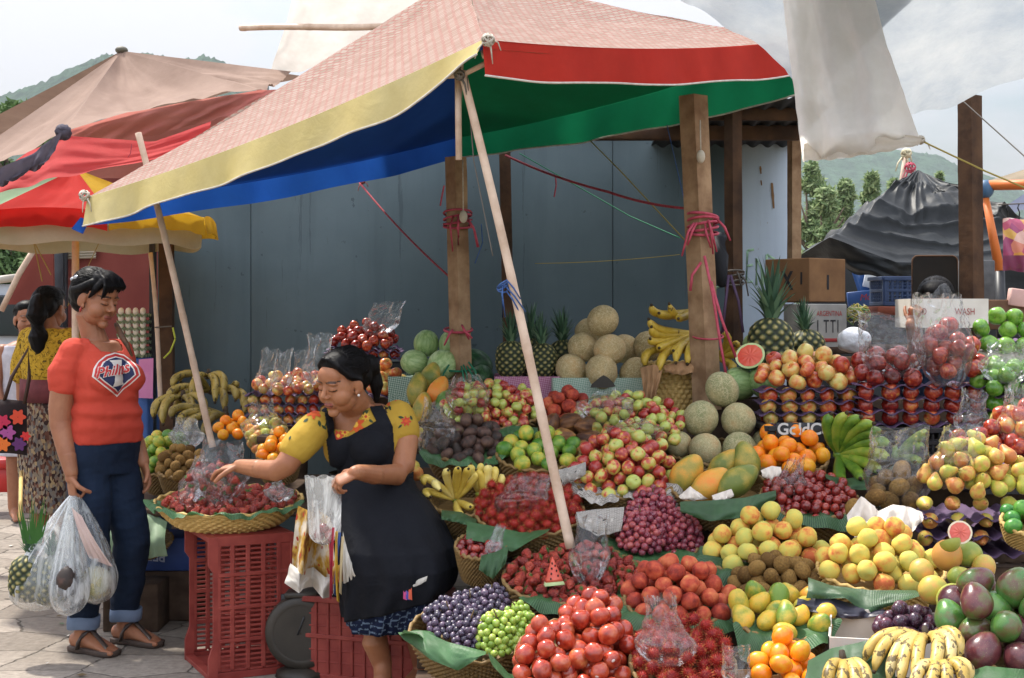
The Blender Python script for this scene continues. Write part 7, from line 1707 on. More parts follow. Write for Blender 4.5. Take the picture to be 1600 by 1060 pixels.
# dial scale on the ground
sc_t = thing('dial_scale', P(474, 1010, 5.1), 'round dark dial scale standing on the ground between the red crates', 'scale'); sc_t_b = Vector((Xof(473, 5.22), 5.22, 0)); M_SCALE = simple('scale_metal', '#28241f', '#3a342d', 14, .5, .4)
mb = MB(); cz = .150; rows = []
for y, r_ in ((-.045, .10), (-.05, .128), (-.02, .135), (.02, .135), (.05, .125), (.052, .02)): rows.append([sc_t_b + Vector((r_ * math.cos(a), y, cz + .012 + r_ * math.sin(a) * 1.0)) for a in np.linspace(0, 2 * math.pi, 49)[:-1]])
mb.grid(rows, 0, True); mb.build('case', M_SCALE, sc_t)
mb = MB(); mb.grid([[sc_t_b + Vector((r_ * math.cos(a), -.044, cz + .012 + r_ * math.sin(a))) for a in np.linspace(0, 2 * math.pi, 49)[:-1]] for r_ in (.10, .002)], 0, True); mb.build('dial', simple('dial_face', '#2a251f', '#37312a', 10, .5), sc_t)
mb = MB(); mb.box(sc_t_b + Vector((.0, -.047, cz + .04)), (.006, .003, .07), eul(0, 20, 0)); mb.build('pointer', M_BLK, sc_t)
mb = MB(); mb.tube([sc_t_b + Vector((0, 0, 0)), sc_t_b + Vector((0, 0, .02)), sc_t_b + Vector((0, 0, .035))], [.10, .095, .05], 24); mb.build('foot', M_SCALE, sc_t)
mb = MB(); mb.box(sc_t_b + Vector((0, 0, .300)), (.12, .10, .02)); mb.build('pan_holder', M_SCALE, sc_t)
# blue carton and leaf basket behind the shopper
bc = thing('blue_carton', P(250, 900, 6.3), 'blue drinks carton with upside down white lettering behind the red crate', 'box'); cb = Vector((Xof(262, 6.2), 6.25, 0)); cb.z = .0
z0, z1 = Zof(898, 6.1), Zof(842, 6.1); z0 = .22; mb = MB(); mb.box((cb.x, 6.25, (z0 + z1) / 2), (.30, .26, z1 - z0), ch=.004); mb.build('box', simple('blue_carton', '#27407c', '#2e4a8a', 8, .6), bc)
tx = text_mesh('PEPSI', .055, Vector((Xof(257, 6.1), 6.117, Zof(866, 6.1))), (-1, 0, .1), (0, 0, -1), bold=.001); tx.build('lettering', simple('pale_print', '#a8b4d0', None, rough=.7), bc, fix=False)
mb = MB(); mb.box((cb.x, 6.25, .11), (.28, .24, .215)); tag(mb.build('wooden_box', M_PLANK), 'plain wooden box under the blue drinks carton', 'box')
HG = pourspec(166, 268, 822, 872, 6.0, .16, .2); bk(HG, 'basket behind the jeans, covered by a pale leaf', maxh=.08);
leaf_patch([(168, 800), (200, 790), (235, 800), (262, 815)], [(165, 862), (200, 868), (235, 872), (262, 868)], 5.92, 5.82, 'pale green leaf wrapping the basket behind the jeans', simple('pale_leaf', '#6f8a66', '#93a888', 5, .6), 3, .012, .05)
mb = MB(); mb.box((HG.c.x, 6.02, .10), (.20, .2, .20)); tag(mb.build('wooden_box', M_PLANK), 'plain wooden box under the basket behind the jeans', 'box')
# ================================================================== CANOPIES, POLES, ROPES
def m_plaid():
 t = NT('pink_plaid_cloth'); uv = t.n('ShaderNodeUVMap').outputs[0]
 b = t.n('ShaderNodeTexBrick'); b.offset = .5; b.inputs['Scale'].default_value = 1; b.inputs['Brick Width'].default_value = .036; b.inputs['Row Height'].default_value = .023; b.inputs['Mortar Size'].default_value = .0034; b.inputs['Mortar Smooth'].default_value = .4
 b.inputs['Color1'].default_value = lin('#b0a195'); b.inputs['Color2'].default_value = lin('#998779'); b.inputs['Mortar'].default_value = lin('#a5665e'); t.l(uv, b.inputs['Vector'])
 c = t.mix(t.math('MULTIPLY', t.noise(3, 5), .35), b.outputs['Color'], '#b3a096'); t.base(c, .95, .05); t.bump(t.noise(20, 4), .15, .01)
 tr = t.n('ShaderNodeBsdfTranslucent'); mx = t.n('ShaderNodeMixShader'); mx.inputs[0].default_value = .3; t.l(c, tr.inputs[0]); t.l(t.b.outputs[0], mx.inputs[1]); t.l(tr.outputs[0], mx.inputs[2]); t.l(mx.outputs[0], t.out.inputs['Surface']); return t.m
M_PLAID = m_plaid()
CN_Y = cloth('yellow_canvas', '#d6c27c', .30, '#ddcd94', 3); CN_R = cloth('red_canvas', '#b92d22', .25, '#c4382b', 3); CN_B = cloth('blue_canvas', '#1b4796', .5, '#2254a6', 3); CN_G = cloth('green_canvas', '#127248', .5, '#188255', 3)
C0, C1, C2, C3, AP = P(757, 62, 4.6), P(138, 308, 6.0), P(1252, 62, 6.2), P(716, 207, 7.5), P(727, -46, 6.05)
def edge_pt(a, b, s_, sag=.035): p = a.lerp(b, s_); p.z -= sag * 4 * s_ * (1 - s_); return p
def panel(a, b, top, dz, mat, name, parent, nu=40, nv=20, sag=.05, uvs=None, out=0.0, seed=0):
 mb = MB()
 def fn(s_, t):
  e = edge_pt(a, b, s_); p = e.lerp(top, t); p.z += dz - sag * math.sin(math.pi * t) * (1 - .5 * abs(2 * s_ - 1)) + .012 * fbm((s_ * 5 + seed, t * 4, seed)) * min(1, 5 * t); return p
 mb.sheet(fn, nu, nv); o = mb.build(name, mat, parent, fix=False)
 uv = o.data.uv_layers.new(name='UVMap'); vi = np.empty(len(o.data.loops), int); o.data.loops.foreach_get('vertex_index', vi)
 ss, tt = (vi % (nu + 1)) / nu, (vi // (nu + 1)) / nv; L_ = (b - a).length; Hh = (top - (a + b) / 2).length
 uv.data.foreach_set('uv', np.stack([(ss - .5) * L_ * (1 - tt) * .9, tt * Hh], 1).astype(np.float32).ravel()); return o
def valance(a, b, h0, h1, mat, name, parent, seed, amp=.012, nrm=None, lean=.0, nu=70, nv=8, pinch=0.0, sag=.035, hem=None):
 mb = MB(); d = (b - a).normalized(); n = Vector((d.y, -d.x, 0)).normalized()
 if nrm is not None and n.dot(Vector(nrm)) < 0: n = -n
 def fn(s_, t):
  p = edge_pt(a, b, s_, sag); h = h0 + (h1 - h0) * s_; h *= (1 - pinch * math.exp(-(s_ / .10) ** 2))
  w = t * (math.sin(26 * s_ + seed) + .6 * math.sin(47 * s_ + seed * 2)) * amp
  return p + Vector((0, 0, -h * t + .004 * math.sin(18 * s_ + seed) * t)) + n * (lean * t + w + .004)
 mb.sheet(fn, nu, nv); o = mb.build(name, mat, parent, fix=False)
 if hem:
  m2 = MB(); m2.tube([fn(i / nu, 1.0) for i in range(nu + 1)], .004, 5); m2.build('hem', hem, o)
 return o
cn = thing('market_canopy', P(716, 250, 6.0), 'large square canopy with plaid top, yellow and red valances, blue and green underside', 'canopy')
for k, (a, b, m_) in enumerate(((C0, C1, CN_B), (C1, C3, CN_B), (C3, C2, CN_G), (C2, C0, CN_G))):
 panel(a, b, AP, -.030, m_, 'lining', cn, seed=k); panel(a, b, AP + Vector((0, 0, .0)), .0, M_PLAID, 'top_cover', cn, seed=k)
M_HEM = simple('white_hem', '#b8b2a8', '#cfc9bf', 30, .8)
valance(C0, C1, .125, .125, CN_Y, 'valance', cn, 1, .010, (-1, -1, 0), .02, pinch=.55, hem=M_HEM)
valance(C0 + Vector((-.01, 0, 0)), C2, .122, .15, CN_R, 'valance', cn, 2, .006, (1, -1, 0), .01, hem=M_HEM)
valance(C1, C3, .12, .14, CN_B, 'valance', cn, 3, .012, (-1, 1, 0), .0)
valance(C3, C2, .13, .24, CN_G, 'valance', cn, 4, .012, (1, 1, 0), .0, hem=M_HEM)
# frame under the canopy: upright, cross bars, knot of cord at the near corner
mb = MB(); mb.tube([P(715, 110, 4.75) + Vector((0, .02, .02)), P(717, 250, 4.75)], [.011, .011], 8); mb.build('upright', M_BAMBOO, cn)
mb = MB(); mb.tube([P(655, 122, 4.85), P(722, 118, 4.72), P(758, 100, 4.68)], [.009, .009, .009], 8); mb.build('cross_bar', M_BAMBOO, cn)
mb = MB(); mb.tube([C0 + Vector((0, .03, -.05)), AP - Vector((0, 0, .08))], [.009, .008], 8); mb.build('rib', M_BAMBOO, cn)
for Ck in (C1, C2, C3):
 mb = MB(); mb.tube([Ck + Vector((0, 0, -.055)), AP - Vector((0, 0, .09))], [.009, .008], 8); mb.build('rib', M_BAMBOO, cn)
M_CORD = simple('white_cord', '#a59c8d', '#c4bcae', 60, .8)
def knot(c, r, mat, parent=None, name='knot', turns=7, tails=3, th=.0035):
 mb = MB()
 for k in range(turns):
  a0 = k * 1.3; ax = Vector((math.cos(a0), math.sin(a0 * 1.7), math.sin(a0))).normalized(); u_ = ax.orthogonal().normalized(); v_ = ax.cross(u_)
  mb.tube([Vector(c) + (u_ * math.cos(t) + v_ * math.sin(t)) * r for t in np.linspace(0, 6.1, 16)], th, 5)
 for k in range(tails):
  d = Vector((rnd.uniform(-1, 1), rnd.uniform(-.6, .2), rnd.uniform(-1, .2))); mb.tube([Vector(c) + d * r, Vector(c) + d * r * 2 + Vector((0, 0, -.3 * r)), Vector(c) + d * r * 2.6 + Vector((0, 0, -1.6 * r))], [th * .8, th * .7, th * .5], 5)
 return mb.build(name, mat, parent)
knot(C0 + Vector((.012, -.012, -.004)), .020, M_CORD, cn, tails=5); knot(P(718, 118, 4.70), .016, simple('grey_cord', '#6a655e', None, rough=.8), cn, tails=2); knot(C1 + Vector((-.01, -.02, .004)), .022, M_CORD, cn, tails=6)
def pole(name, pts, r0, r1, mat, label, nodes=7, cat='pole'):
 pts = [Vector(p) for p in pts]; mb = MB(); n = 48; P_ = []; rr = []
 for i in range(n + 1):
  q = i / n; p = pts[0].lerp(pts[-1], q); p += Vector((.006 * math.sin(4 * q), .0, .004 * math.sin(7 * q))); b = .10 * math.exp(-(((q * nodes + .4) % 1 - .5) / .04) ** 2); P_.append(p); rr.append((r0 + (r1 - r0) * q) * (1 + b))
 mb.tube(P_, rr, 14); return tag(mb.build(name, mat), label, cat)
pole('bamboo_pole', [P(722, 112, 4.72), P(894, 858, 4.56)], .0135, .0165, M_BAMBOO, 'long pale bamboo pole slanting down into the strawberries')
pole('bamboo_pole', [P(216, 208, 6.12), P(334, 700, 6.1)], .0135, .0145, M_BAMBOO, 'pale bamboo pole leaning down behind the strawberry basket')
pole('bamboo_pole', [P(235, 395, 7.35), P(252, 625, 7.35)], .011, .012, M_BAMBOO, 'thin upright bamboo stick beside the dark steel post', 4)
pole('bamboo_pole', [P(376, 44, 8.2), P(640, 41, 7.6)], .018, .018, M_BAMBOO, 'horizontal bamboo pole end sticking out over the brown canopy', 5)
# ---- plastic sheeting over the right of the stall
def m_sheet(nm='plastic_sheeting', ca='#8d969e', cb='#aeb1b2', tpa=.14, tl=.5):
 t = NT(nm); n_ = t.noise(3.2, 6, .65); c = t.ramp(n_, [(.3, ca), (.7, cb)])
 t.base(c, .45, .3); t.bump(t.math('ADD', t.noise(7, 6, .7), t.math('MULTIPLY', t.noise(30, 4), .2)), .5, .03)
 tr = t.n('ShaderNodeBsdfTranslucent'); t.l(c, tr.inputs[0]); tp = t.n('ShaderNodeBsdfTransparent'); tp.inputs[0].default_value = (.9, .93, .96, 1)
 m1 = t.n('ShaderNodeMixShader'); m1.inputs[0].default_value = tl; t.l(t.b.outputs[0], m1.inputs[1]); t.l(tr.outputs[0], m1.inputs[2])
 m2 = t.n('ShaderNodeMixShader'); t.l(t.math('MULTIPLY', t.math('SUBTRACT', 1.0, n_), tpa), m2.inputs[0]); t.l(m1.outputs[0], m2.inputs[1]); t.l(tp.outputs[0], m2.inputs[2]); t.l(m2.outputs[0], t.out.inputs['Surface']); return t.m
M_SHEET = m_sheet()
def curtain(name, top, bot, Dt, Db, mat, parent, amp=.02, seed=0, nu=70, nv=40, fold=7, sagd=.05):
 """sheet between two outlines; each outline is a list of photo points with its own distance"""
 def ed(pts, D):
  xs = np.linspace(0, 1, len(pts)); D = D if isinstance(D, (list, tuple)) else [D] * len(pts)
  return lambda s_: P(float(np.interp(s_, xs, [p[0] for p in pts])), float(np.interp(s_, xs, [p[1] for p in pts])), float(np.interp(s_, xs, D)))
 a, b = ed(top, Dt), ed(bot, Db); mb = MB()
 def fn(s_, t):
  p = a(s_).lerp(b(s_), t); p.z -= sagd * math.sin(math.pi * t) * .5; p.y += amp * (math.sin(fold * 2 * math.pi * s_ + seed + 2 * t) * (.3 + t) + 1.4 * fbm((s_ * 4 + seed, t * 4, seed))); p.z += amp * .35 * math.sin(fold * 3.1 * math.pi * s_ + seed) * t; return p
 mb.sheet(fn, nu, nv); return mb.build(name, mat, parent, fix=False)
ts = thing('plastic_tarp', P(1420, 200, 5.3), 'translucent white plastic sheeting hanging over the right of the stall', 'tarp')
curtain('sheet', [(1010, -260), (1120, -280), (1250, -300), (1400, -320), (1720, -350)], [(1046, -6), (1085, 10), (1152, 52), (1228, 104), (1262, 160)], [3.9] * 5, [5.0, 5.0, 5.05, 5.1, 5.15], M_SHEET, ts, .018, 1, 60, 40, 2.2)
curtain('sheet', [(1220, -300), (1330, -310), (1460, -320), (1580, -330), (1760, -350)], [(1258, 150), (1330, 176), (1426, 182), (1500, 160), (1600, 120), (1720, 88)], [3.9] * 5, [5.22, 5.25, 5.25, 5.25, 5.2, 5.1], M_SHEET, ts, .022, 3, 80, 50, 2.6)
curtain('hanging_flap', [(1218, -40), (1260, -50), (1310, -46), (1352, -40)], [(1256, 250), (1300, 247), (1370, 238), (1441, 222)], [4.4] * 4, [4.95, 4.90, 4.90, 4.98], m_sheet('cotton_flap', '#e2dcd3', '#eeeae4', .16, .8), ts, .018, 5, 50, 40, 3)
curtain('hem', [(1256, 225), (1300, 215), (1370, 205), (1440, 215)], [(1256, 252), (1305, 249), (1370, 240), (1438, 226)], [4.9] * 4, [4.9] * 4, cloth('cotton_hem', '#cbc3b8', .4, '#d9d2c8', 4), ts, .008, 6, 40, 8, 4, 0)
knot(P(1438, 219, 5.0), .014, M_CORD, ts, tails=2)
tl_ = thing('plastic_tarp', P(520, 110, 8.4), 'white plastic sheet bulging up behind the plaid canopy at the top', 'tarp')
curtain('sheet', [(480, -90), (540, -110), (640, -120), (760, -120)], [(424, 112), (470, 112), (560, 80), (700, 20)], [7.6] * 4, [8.6, 8.5, 8.3, 8.1], cloth('white_plastic_sheet', '#c9c4be', .45, '#d9d5cf', 3), tl_, .02, 8, 50, 40, 1.3)
# small bag of plastic tied under the blue valance
bt = thing('plastic_tarp', P(570, 285, 7.3), 'corner of plastic sheet tied into a knot below the blue valance', 'tarp')
curtain('sheet', [(530, 232), (560, 236), (600, 236)], [(562, 280), (566, 284), (570, 281)], [7.35, 7.3, 7.35], 7.3, M_SHEET, bt, .012, 9, 24, 16, 3, 0); knot(P(566, 284, 7.3), .012, simple('pink_cord', '#8e4a48', '#a85a54', 40, .8), bt, tails=3)
# ---- brown canopy and red sheets at the left
CN_BR = cloth('brown_canvas', '#856e62', .15, '#947d70', 3); CN_PK = cloth('faded_red_canvas', '#bd756d', .4, '#c98a80', 3); CN_RD = cloth('bright_red_canvas', '#bb4142', .45, '#c65452', 3); CN_GY = cloth('dark_grey_cloth', '#4a4650', .2, '#5f5a66', 4)
bcn = thing('brown_canopy', P(190, 300, 8.6), 'pale brown pointed canopy with a faded red valance at the upper left', 'canopy')
pk, cR, cM, cL = P(190, 80, 9.0), P(455, 112, 8.4), P(101, 205, 7.6), P(-160, 322, 8.0)
def tri(name, a, b, top, mat, parent, sag, seed, nu=40, nv=24, edge_sag=.03):
 mb = MB()
 def fn(s_, t):
  p = edge_pt(a, b, s_, edge_sag).lerp(top, t); p.z += (-sag * 1.4 * math.sin(math.pi * t) + .05 * fbm((s_ * 4 + seed, t * 3, seed)) * (1 - t)) * 4 * s_ * (1 - s_); return p
 mb.sheet(fn, nu, nv); return mb.build(name, mat, parent, fix=False)
cE = P(405, 140, 8.0)
tri('top_panel', cM, cE, pk, CN_BR, bcn, .10, 1, edge_sag=-.03); tri('top_panel', cE, cR, pk, CN_BR, bcn, .03, 2); tri('top_panel', cL, cM, pk, CN_BR, bcn, .05, 3)
tri('top_panel', P(480, 120, 11), P(-100, 230, 11.2), pk, CN_BR, bcn, .05, 4)
mb = MB(); mb.ell(pk + Vector((0, 0, .005)), (.04, .04, .025)); mb.build('peak_cap', simple('olive_cap', '#5a564a', None), bcn)
curtain('valance', [(103, 205), (200, 176), (300, 158), (406, 141), (440, 140)], [(108, 222), (130, 226), (212, 218), (300, 196), (420, 168)], [7.58, 7.7, 7.85, 7.98, 8.0], [7.6, 7.7, 7.82, 7.95, 8.0], CN_PK, bcn, .012, 2, 60, 10, 6, 0)
curtain('inner_sheet', [(96, 214), (250, 186), (430, 150)], [(80, 290), (240, 270), (420, 240)], 8.3, 8.3, CN_PK, bcn, .02, 7, 40, 10, 3)
knot(P(99, 207, 6.2), .022, CN_GY, bcn, tails=0, th=.016); curtain('tied_cloth', [(-40, 282), (40, 246), (98, 206)], [(-40, 304), (20, 282), (70, 256)], [6.15] * 3, [6.15] * 3, CN_GY, bcn, .02, 4, 30, 10, 4)
rs = thing('red_awning', P(120, 330, 7.9), 'bright red awning sheet under the brown canopy', 'awning')
curtain('sheet', [(-60, 316), (40, 240), (100, 212), (240, 222), (330, 190)], [(-60, 312), (0, 302), (70, 283), (150, 266), (330, 232)], [6.5, 6.5, 6.5, 6.6, 6.75], [6.2, 6.2, 6.25, 6.35, 6.65], CN_RD, rs, .015, 5, 50, 24, 3, .03)
# striped parasol below
um = thing('market_parasol', P(140, 500, 8.0), 'old striped market parasol in red, yellow and green with a pale inner valance', 'parasol')
uc = P(118, 264, 7.1); rimz = Zof(338, 6.8); Ru = .715; UC = [cloth('parasol_' + n_, a, .45, b, 3) for n_, a, b in (('yellow', '#b88f1c', '#c79f2e'), ('green', '#7f9a78', '#92ab8a'), ('red', '#b3241f', '#c03028'), ('yellow_two', '#b88f1c', '#c79f2e'), ('green_two', '#7f9a78', '#92ab8a'), ('red_two', '#b3241f', '#c03028'), ('yellow_three', '#b88f1c', '#c79f2e'), ('red_three', '#b3241f', '#c03028'))]
a0 = R(27); na = 8
for k in range(na):
 aa, ab = a0 + 2 * math.pi * k / na, a0 + 2 * math.pi * (k + 1) / na
 pa = Vector((uc.x + Ru * math.cos(aa), uc.y + Ru * .9 * math.sin(aa), rimz)); pb_ = Vector((uc.x + Ru * math.cos(ab), uc.y + Ru * .9 * math.sin(ab), rimz))
 m_ = UC[[0, 1, 0, 2, 4, 5, 6, 6][k]]
 tri('canopy_panel', pa, pb_, uc, m_, um, .03, k, 16, 12, .012); va = valance(pa, pb_, .085, .085, m_, 'valance', um, k, .006, ((pa + pb_) / 2 - uc), .01, 24, 5, sag=-.02)
mb = MB(); rows = [[Vector((uc.x + .02 + (Ru - .10) * math.cos(a) * g, uc.y + (Ru - .10) * .9 * math.sin(a) * g, rimz - dz + .01 * math.sin(8 * a))) for a in np.linspace(0, 2 * math.pi, 65)[:-1]] for dz, g in ((.05, .97), (.10, .975), (.14, .97))]; mb.grid(rows, 0, True); mb.build('inner_valance', cloth('pale_lining', '#aaa48e', .4, '#bdb8a2', 4), um, fix=False)
mb = MB(); mb.tube([Vector((uc.x + .0, uc.y, 0)), uc], [.018, .018], 10); mb.build('pole', M_BAMBOO, um)
leaf_patch([(126, 340), (140, 345)], [(112, 358), (130, 366)], 6.0, 6.0, 'blue strip of cloth dangling at the low yellow corner', CN_B, 0, .002, .002, name='cloth_strip', cat='cloth', nu=6, nv=6)
# ---- ropes and ribbons
M_RROPE = simple('red_rope', '#8e2f38', '#a84450', 60, .8); M_GROPE = simple('green_rope', '#2c7a58', None, rough=.8); M_YROPE = simple('yellow_rope', '#9a8a4a', None, rough=.8); M_BROPE = simple('blue_rope', '#2c4a7c', '#3d5c90', 50, .8); M_GREYR = simple('grey_rope', '#5c5650', None, rough=.8); M_RIB = simple('red_ribbon', '#a83a4c', '#bd5064', 40, .6); M_PRIB = simple('purple_ribbon', '#43304a', None, rough=.7); M_GRIB = simple('green_ribbon', '#1f6a4c', None, rough=.7)
def rope(pts, r_, mat, label, sag=.0, name='rope'):
 P_ = [];
 for i in range(len(pts) - 1):
  a, b = Vector(pts[i]), Vector(pts[i + 1])
  for k in range(12): q = k / 12; p = a.lerp(b, q); p.z -= sag * 4 * q * (1 - q); P_.append(p)
 P_.append(Vector(pts[-1])); mb = MB(); mb.tube(P_, r_, 6); return tag(mb.build(name, mat), label, 'rope')
rope([P(562, 286, 7.3), P(706, 436, 6.4)], .0045, M_RROPE, 'red rope from the knotted plastic corner down to the tied post', .02)
rope([P(790, 243, 7.4), P(950, 300, 6.6), P(1088, 327, 6.0)], .0062, M_RROPE, 'thick red rope running from the green valance to the ribboned post', .015)
rope([P(868, 275, 7.0), P(869, 290, 7.0), P(866, 308, 7.0)], .004, M_RIB, 'frayed red rope end hanging from the thick red rope')
rope([P(812, 240, 7.4), P(984, 338, 6.9), P(1062, 372, 6.6)], .0028, M_GROPE, 'thin green cord crossing under the thick red rope')
rope([P(922, 220, 6.9), P(968, 266, 6.6), P(1078, 384, 6.05)], .003, M_YROPE, 'thin cord, pink then yellow, slanting down to the ribboned post')
rope([P(1042, 195, 6.6), P(1066, 300, 6.3), P(1088, 400, 6.0)], .0022, M_BROPE, 'thin dark blue cord hanging beside the ribboned post')
rope([P(836, 412, 7.6), P(1062, 398, 7.5)], .0022, M_YROPE, 'pale string stretched across the grey wall', .01)
rope([P(730, 120, 4.70), P(740, 250, 4.71), P(770, 400, 4.66)], .002, M_GREYR, 'thin cord following the slanted bamboo pole')
rope([P(1441, 221, 5.0), P(1540, 268, 4.9), P(1640, 310, 4.8)], .0035, M_YROPE, 'tan rope from the tarp corner to the right, with a knot')
rope([P(1502, 156, 6.5), P(1560, 208, 6.3), P(1640, 280, 6.0)], .003, M_GREYR, 'dark thin line from the tall dark post to the right')
rope([P(206, 225, 6.1), P(204, 240, 6.1), P(200, 246, 6.1)], .002, M_RROPE, 'short red thread end by the leaning bamboo pole')
rope([P(164, 360, 6.9), P(136, 420, 6.9), P(106, 478, 6.9)], .002, M_YROPE, 'thin yellow string slanting behind the shopper head')
rope([P(52, 376, 7.2), P(66, 440, 7.2)], .003, M_YROPE, 'yellow cord hanging under the red parasol'); rope([P(52, 376, 7.2), P(80, 430, 7.2)], .003, M_YROPE, 'second yellow cord fanning out under the red parasol')
rope([P(270, 512, 7.3), P(274, 530, 7.3), P(266, 550, 7.3), P(256, 560, 7.3)], .005, simple('lime_strap', '#a8b03a', None, rough=.6), 'loop of lime yellow strap hanging on the dark wall')
rope([P(242, 512, 7.33), P(268, 510, 7.33)], .004, M_GREYR, 'dark cord tying the thin bamboo stick')
def wraps(c, r_, n, dz, mat, label, tails, th=.006, tl=.12, name='ribbon'):
 mb = MB()
 for k in range(n):
  z = dz * (k - n / 2); mb.tube([Vector(c) + Vector((r_ * math.cos(t), r_ * math.sin(t), z + .012 * math.sin(t + k))) for t in np.linspace(0, 6.283, 20)], (th), 5)
 for k in range(tails):
  x = rnd.uniform(-1, 1); a = Vector(c) + Vector((x * r_ * .8, -r_, rnd.uniform(-.02, .02))); mb.tube([a, a + Vector((x * .03, -.02, -tl * .3)), a + Vector((x * .05 + rnd.uniform(-.02, .02), -.015, -tl * rnd.uniform(.7, 1.2)))], [th * .8, th, th * .7], 5)
 return tag(mb.build(name, mat), label, 'ribbon')
wraps(P(715, 340, 6.35), .062, 4, .02, M_RIB, 'red string wound round the middle post, frayed ends hanging', 5, .005, .14)
wraps(P(716, 512, 6.35), .062, 1, .02, M_RIB, 'pink ribbon bow low on the middle post', 3, .006, .06); wraps(P(716, 572, 6.35), .064, 1, .02, M_GRIB, 'green net string tied low on the middle post', 6, .005, .12)
rope([P(694, 290, 6.28), P(690, 310, 6.28), P(688, 322, 6.28)], .004, M_RIB, 'pair of red string ends hanging left of the middle post')
wraps(P(1098, 348, 6.0), .064, 5, .018, M_RIB, 'red string wound thickly round the pale post at rope height', 6, .006, .12)
wraps(P(1106, 522, 6.0), .064, 1, .02, M_RIB, 'single red string round the lower part of the pale post', 0, .004)
for k, (pts, m_, lb) in enumerate((([(1100, 400), (1112, 460), (1126, 540), (1136, 600)], M_RIB, 'long red ribbon trailing down right of the pale post'), ([(1096, 410), (1082, 430), (1078, 455)], M_RIB, 'short red ribbon fluttering left of the pale post'), ([(1140, 430), (1132, 480), (1128, 520)], M_PRIB, 'dark purple strap hanging between the two right posts'), ([(1142, 430), (1152, 470), (1160, 520)], M_PRIB, 'dark strap hanging in front of the narrow dark post'), ([(1110, 440), (1128, 500), (1150, 560)], M_RIB, 'thin pink ribbon dropping towards the cut watermelon'))):
 mb = MB(); mb.tube([P(u + rnd.uniform(-2, 2), v, 5.92 + .1 * (k in (2, 3))) for u, v in pts], [(.006, .002)] * len(pts), 6, up=Vector((0, 1, 0))); tag(mb.build('ribbon', m_), lb, 'ribbon')
wraps(P(1146, 432, 6.85), .05, 4, .016, M_GREYR, 'dark cord wound round the narrow dark post', 2, .005, .1)
mb = MB(); mb.tube([P(1126, 372, 6.8), P(1122, 400, 6.78), P(1128, 440, 6.8)], [.03, .05, .03], 10, dome=True); tag(mb.build('black_bag', simple('black_fabric', '#191a20', '#23242b', 10, .7)), 'small black cloth bag hanging between the two right posts', 'bag')
wraps(P(786, 446, 4.66), .018, 3, .008, M_BROPE, 'blue string knotted round the slanted bamboo pole', 5, .003, .09)
rope([P(752, 350, 6.3), P(754, 380, 6.3), P(742, 412, 6.3)], .0025, M_BROPE, 'loose blue string hanging right of the middle post')
# two hanging white switches on cords
for u, v0, v1, D, lb in ((1095, 188, 243, 5.92, 'white pull switch hanging on a cord at the pale post'), (724, 250, 337, 6.25, 'white pull switch hanging on a cord at the middle post')):
 t = thing('pull_switch', P(u, v1 + 8, D), lb, 'switch'); mb = MB(); mb.tube([P(u, v1, D), P(u - 1, v0, D)], .003, 6); mb.build('cord', M_CORD, t); mb = MB(); mb.ell(P(u, v1 + 2, D), (.018, .015, .028)); mb.build('body', simple('cream_plastic', '#b5ab98', '#c6bcaa', 20, .4), t)
# ================================================================== BACKGROUND RIGHT
def m_black():
 t = NT('black_tarpaulin'); c = t.ramp(t.noise(5, 5), [(.35, '#101315'), (.7, '#1c2022')]); t.base(c, .5, .28); t.bump(t.noise(10, 4, .6), .25, .02); return t.m
M_BTARP = m_black()
bt_ = thing('black_tarp_tent', P(1435, 480, 9.5), 'creased black tarpaulin tent with a peaked top behind the boxes', 'tent')
pkT = P(1435, 268, 9.2)
def bl_surface(name, top, bot, Dt, Db, seed, amp, fold):
 def ed(pts, D):
  xs = np.linspace(0, 1, len(pts)); D = D if isinstance(D, (list, tuple)) else [D] * len(pts)
  return lambda s_: P(float(np.interp(s_, xs, [p[0] for p in pts])), float(np.interp(s_, xs, [p[1] for p in pts])), float(np.interp(s_, xs, D)))
 a, b = ed(top, Dt), ed(bot, Db); mb = MB()
 def fn(s_, t):
  p = a(s_).lerp(b(s_), t); w = math.sin(fold * t ** 1.4 * 6.28 + 2.4 * fbm((s_ * 1.3, t * 1.0, seed)) + .8 * s_ + seed); f = 1 - 2 * abs(w) ** .8
  k = min(1, 4 * t) * min(1, 5 * (1 - t)); pl = .05 * ridge((s_ * 9 + seed, t * .8, 3)) * min(1, 3 * t) * max(0, 1 - 1.6 * t); p.y -= amp * f * k + pl; p.z += amp * .6 * f * k * min(1, 2 * t) + .05 * fbm((s_ * 3, t * 5, seed)) * k + pl; return p
 mb.sheet(fn, 120, 90); return mb.build(name, M_BTARP, bt_, fix=False)
bl_surface('roof_sheet', [(1430, 268), (1434, 266), (1438, 267), (1442, 270)], [(1250, 398), (1296, 372), (1400, 410), (1500, 412), (1650, 398)], [9.2] * 4, [8.3, 8.0, 8.0, 8.1, 8.3], 1, .026, 2.6)
bl_surface('roof_sheet', [(1438, 267), (1445, 272), (1452, 276)], [(1480, 420), (1580, 400), (1720, 388)], [9.2] * 3, [8.3, 8.4, 8.6], 3, .026, 2.4)
curtain('front_flap', [(1252, 398), (1296, 371), (1340, 388), (1400, 410), (1430, 416)], [(1262, 404), (1300, 412), (1345, 430), (1400, 438), (1430, 436)], [8.3, 7.98, 7.98, 7.98, 8.0], [8.4, 8.2, 8.05, 8.0, 8.05], M_BTARP, bt_, .02, 4, 40, 12, 3)
curtain('back_sheet', [(1250, 400), (1440, 330), (1700, 380)], [(1250, 640), (1440, 640), (1700, 640)], [10.2, 10.6, 10.2], 10.2, M_BTARP, bt_, .03, 6, 40, 20, 4)
mb = MB(); mb.tube([P(1402, 330, 9.4), P(1416, 236, 9.4)], [.018, .016], 8); mb.build('tent_pole', M_BAMBOO, bt_)
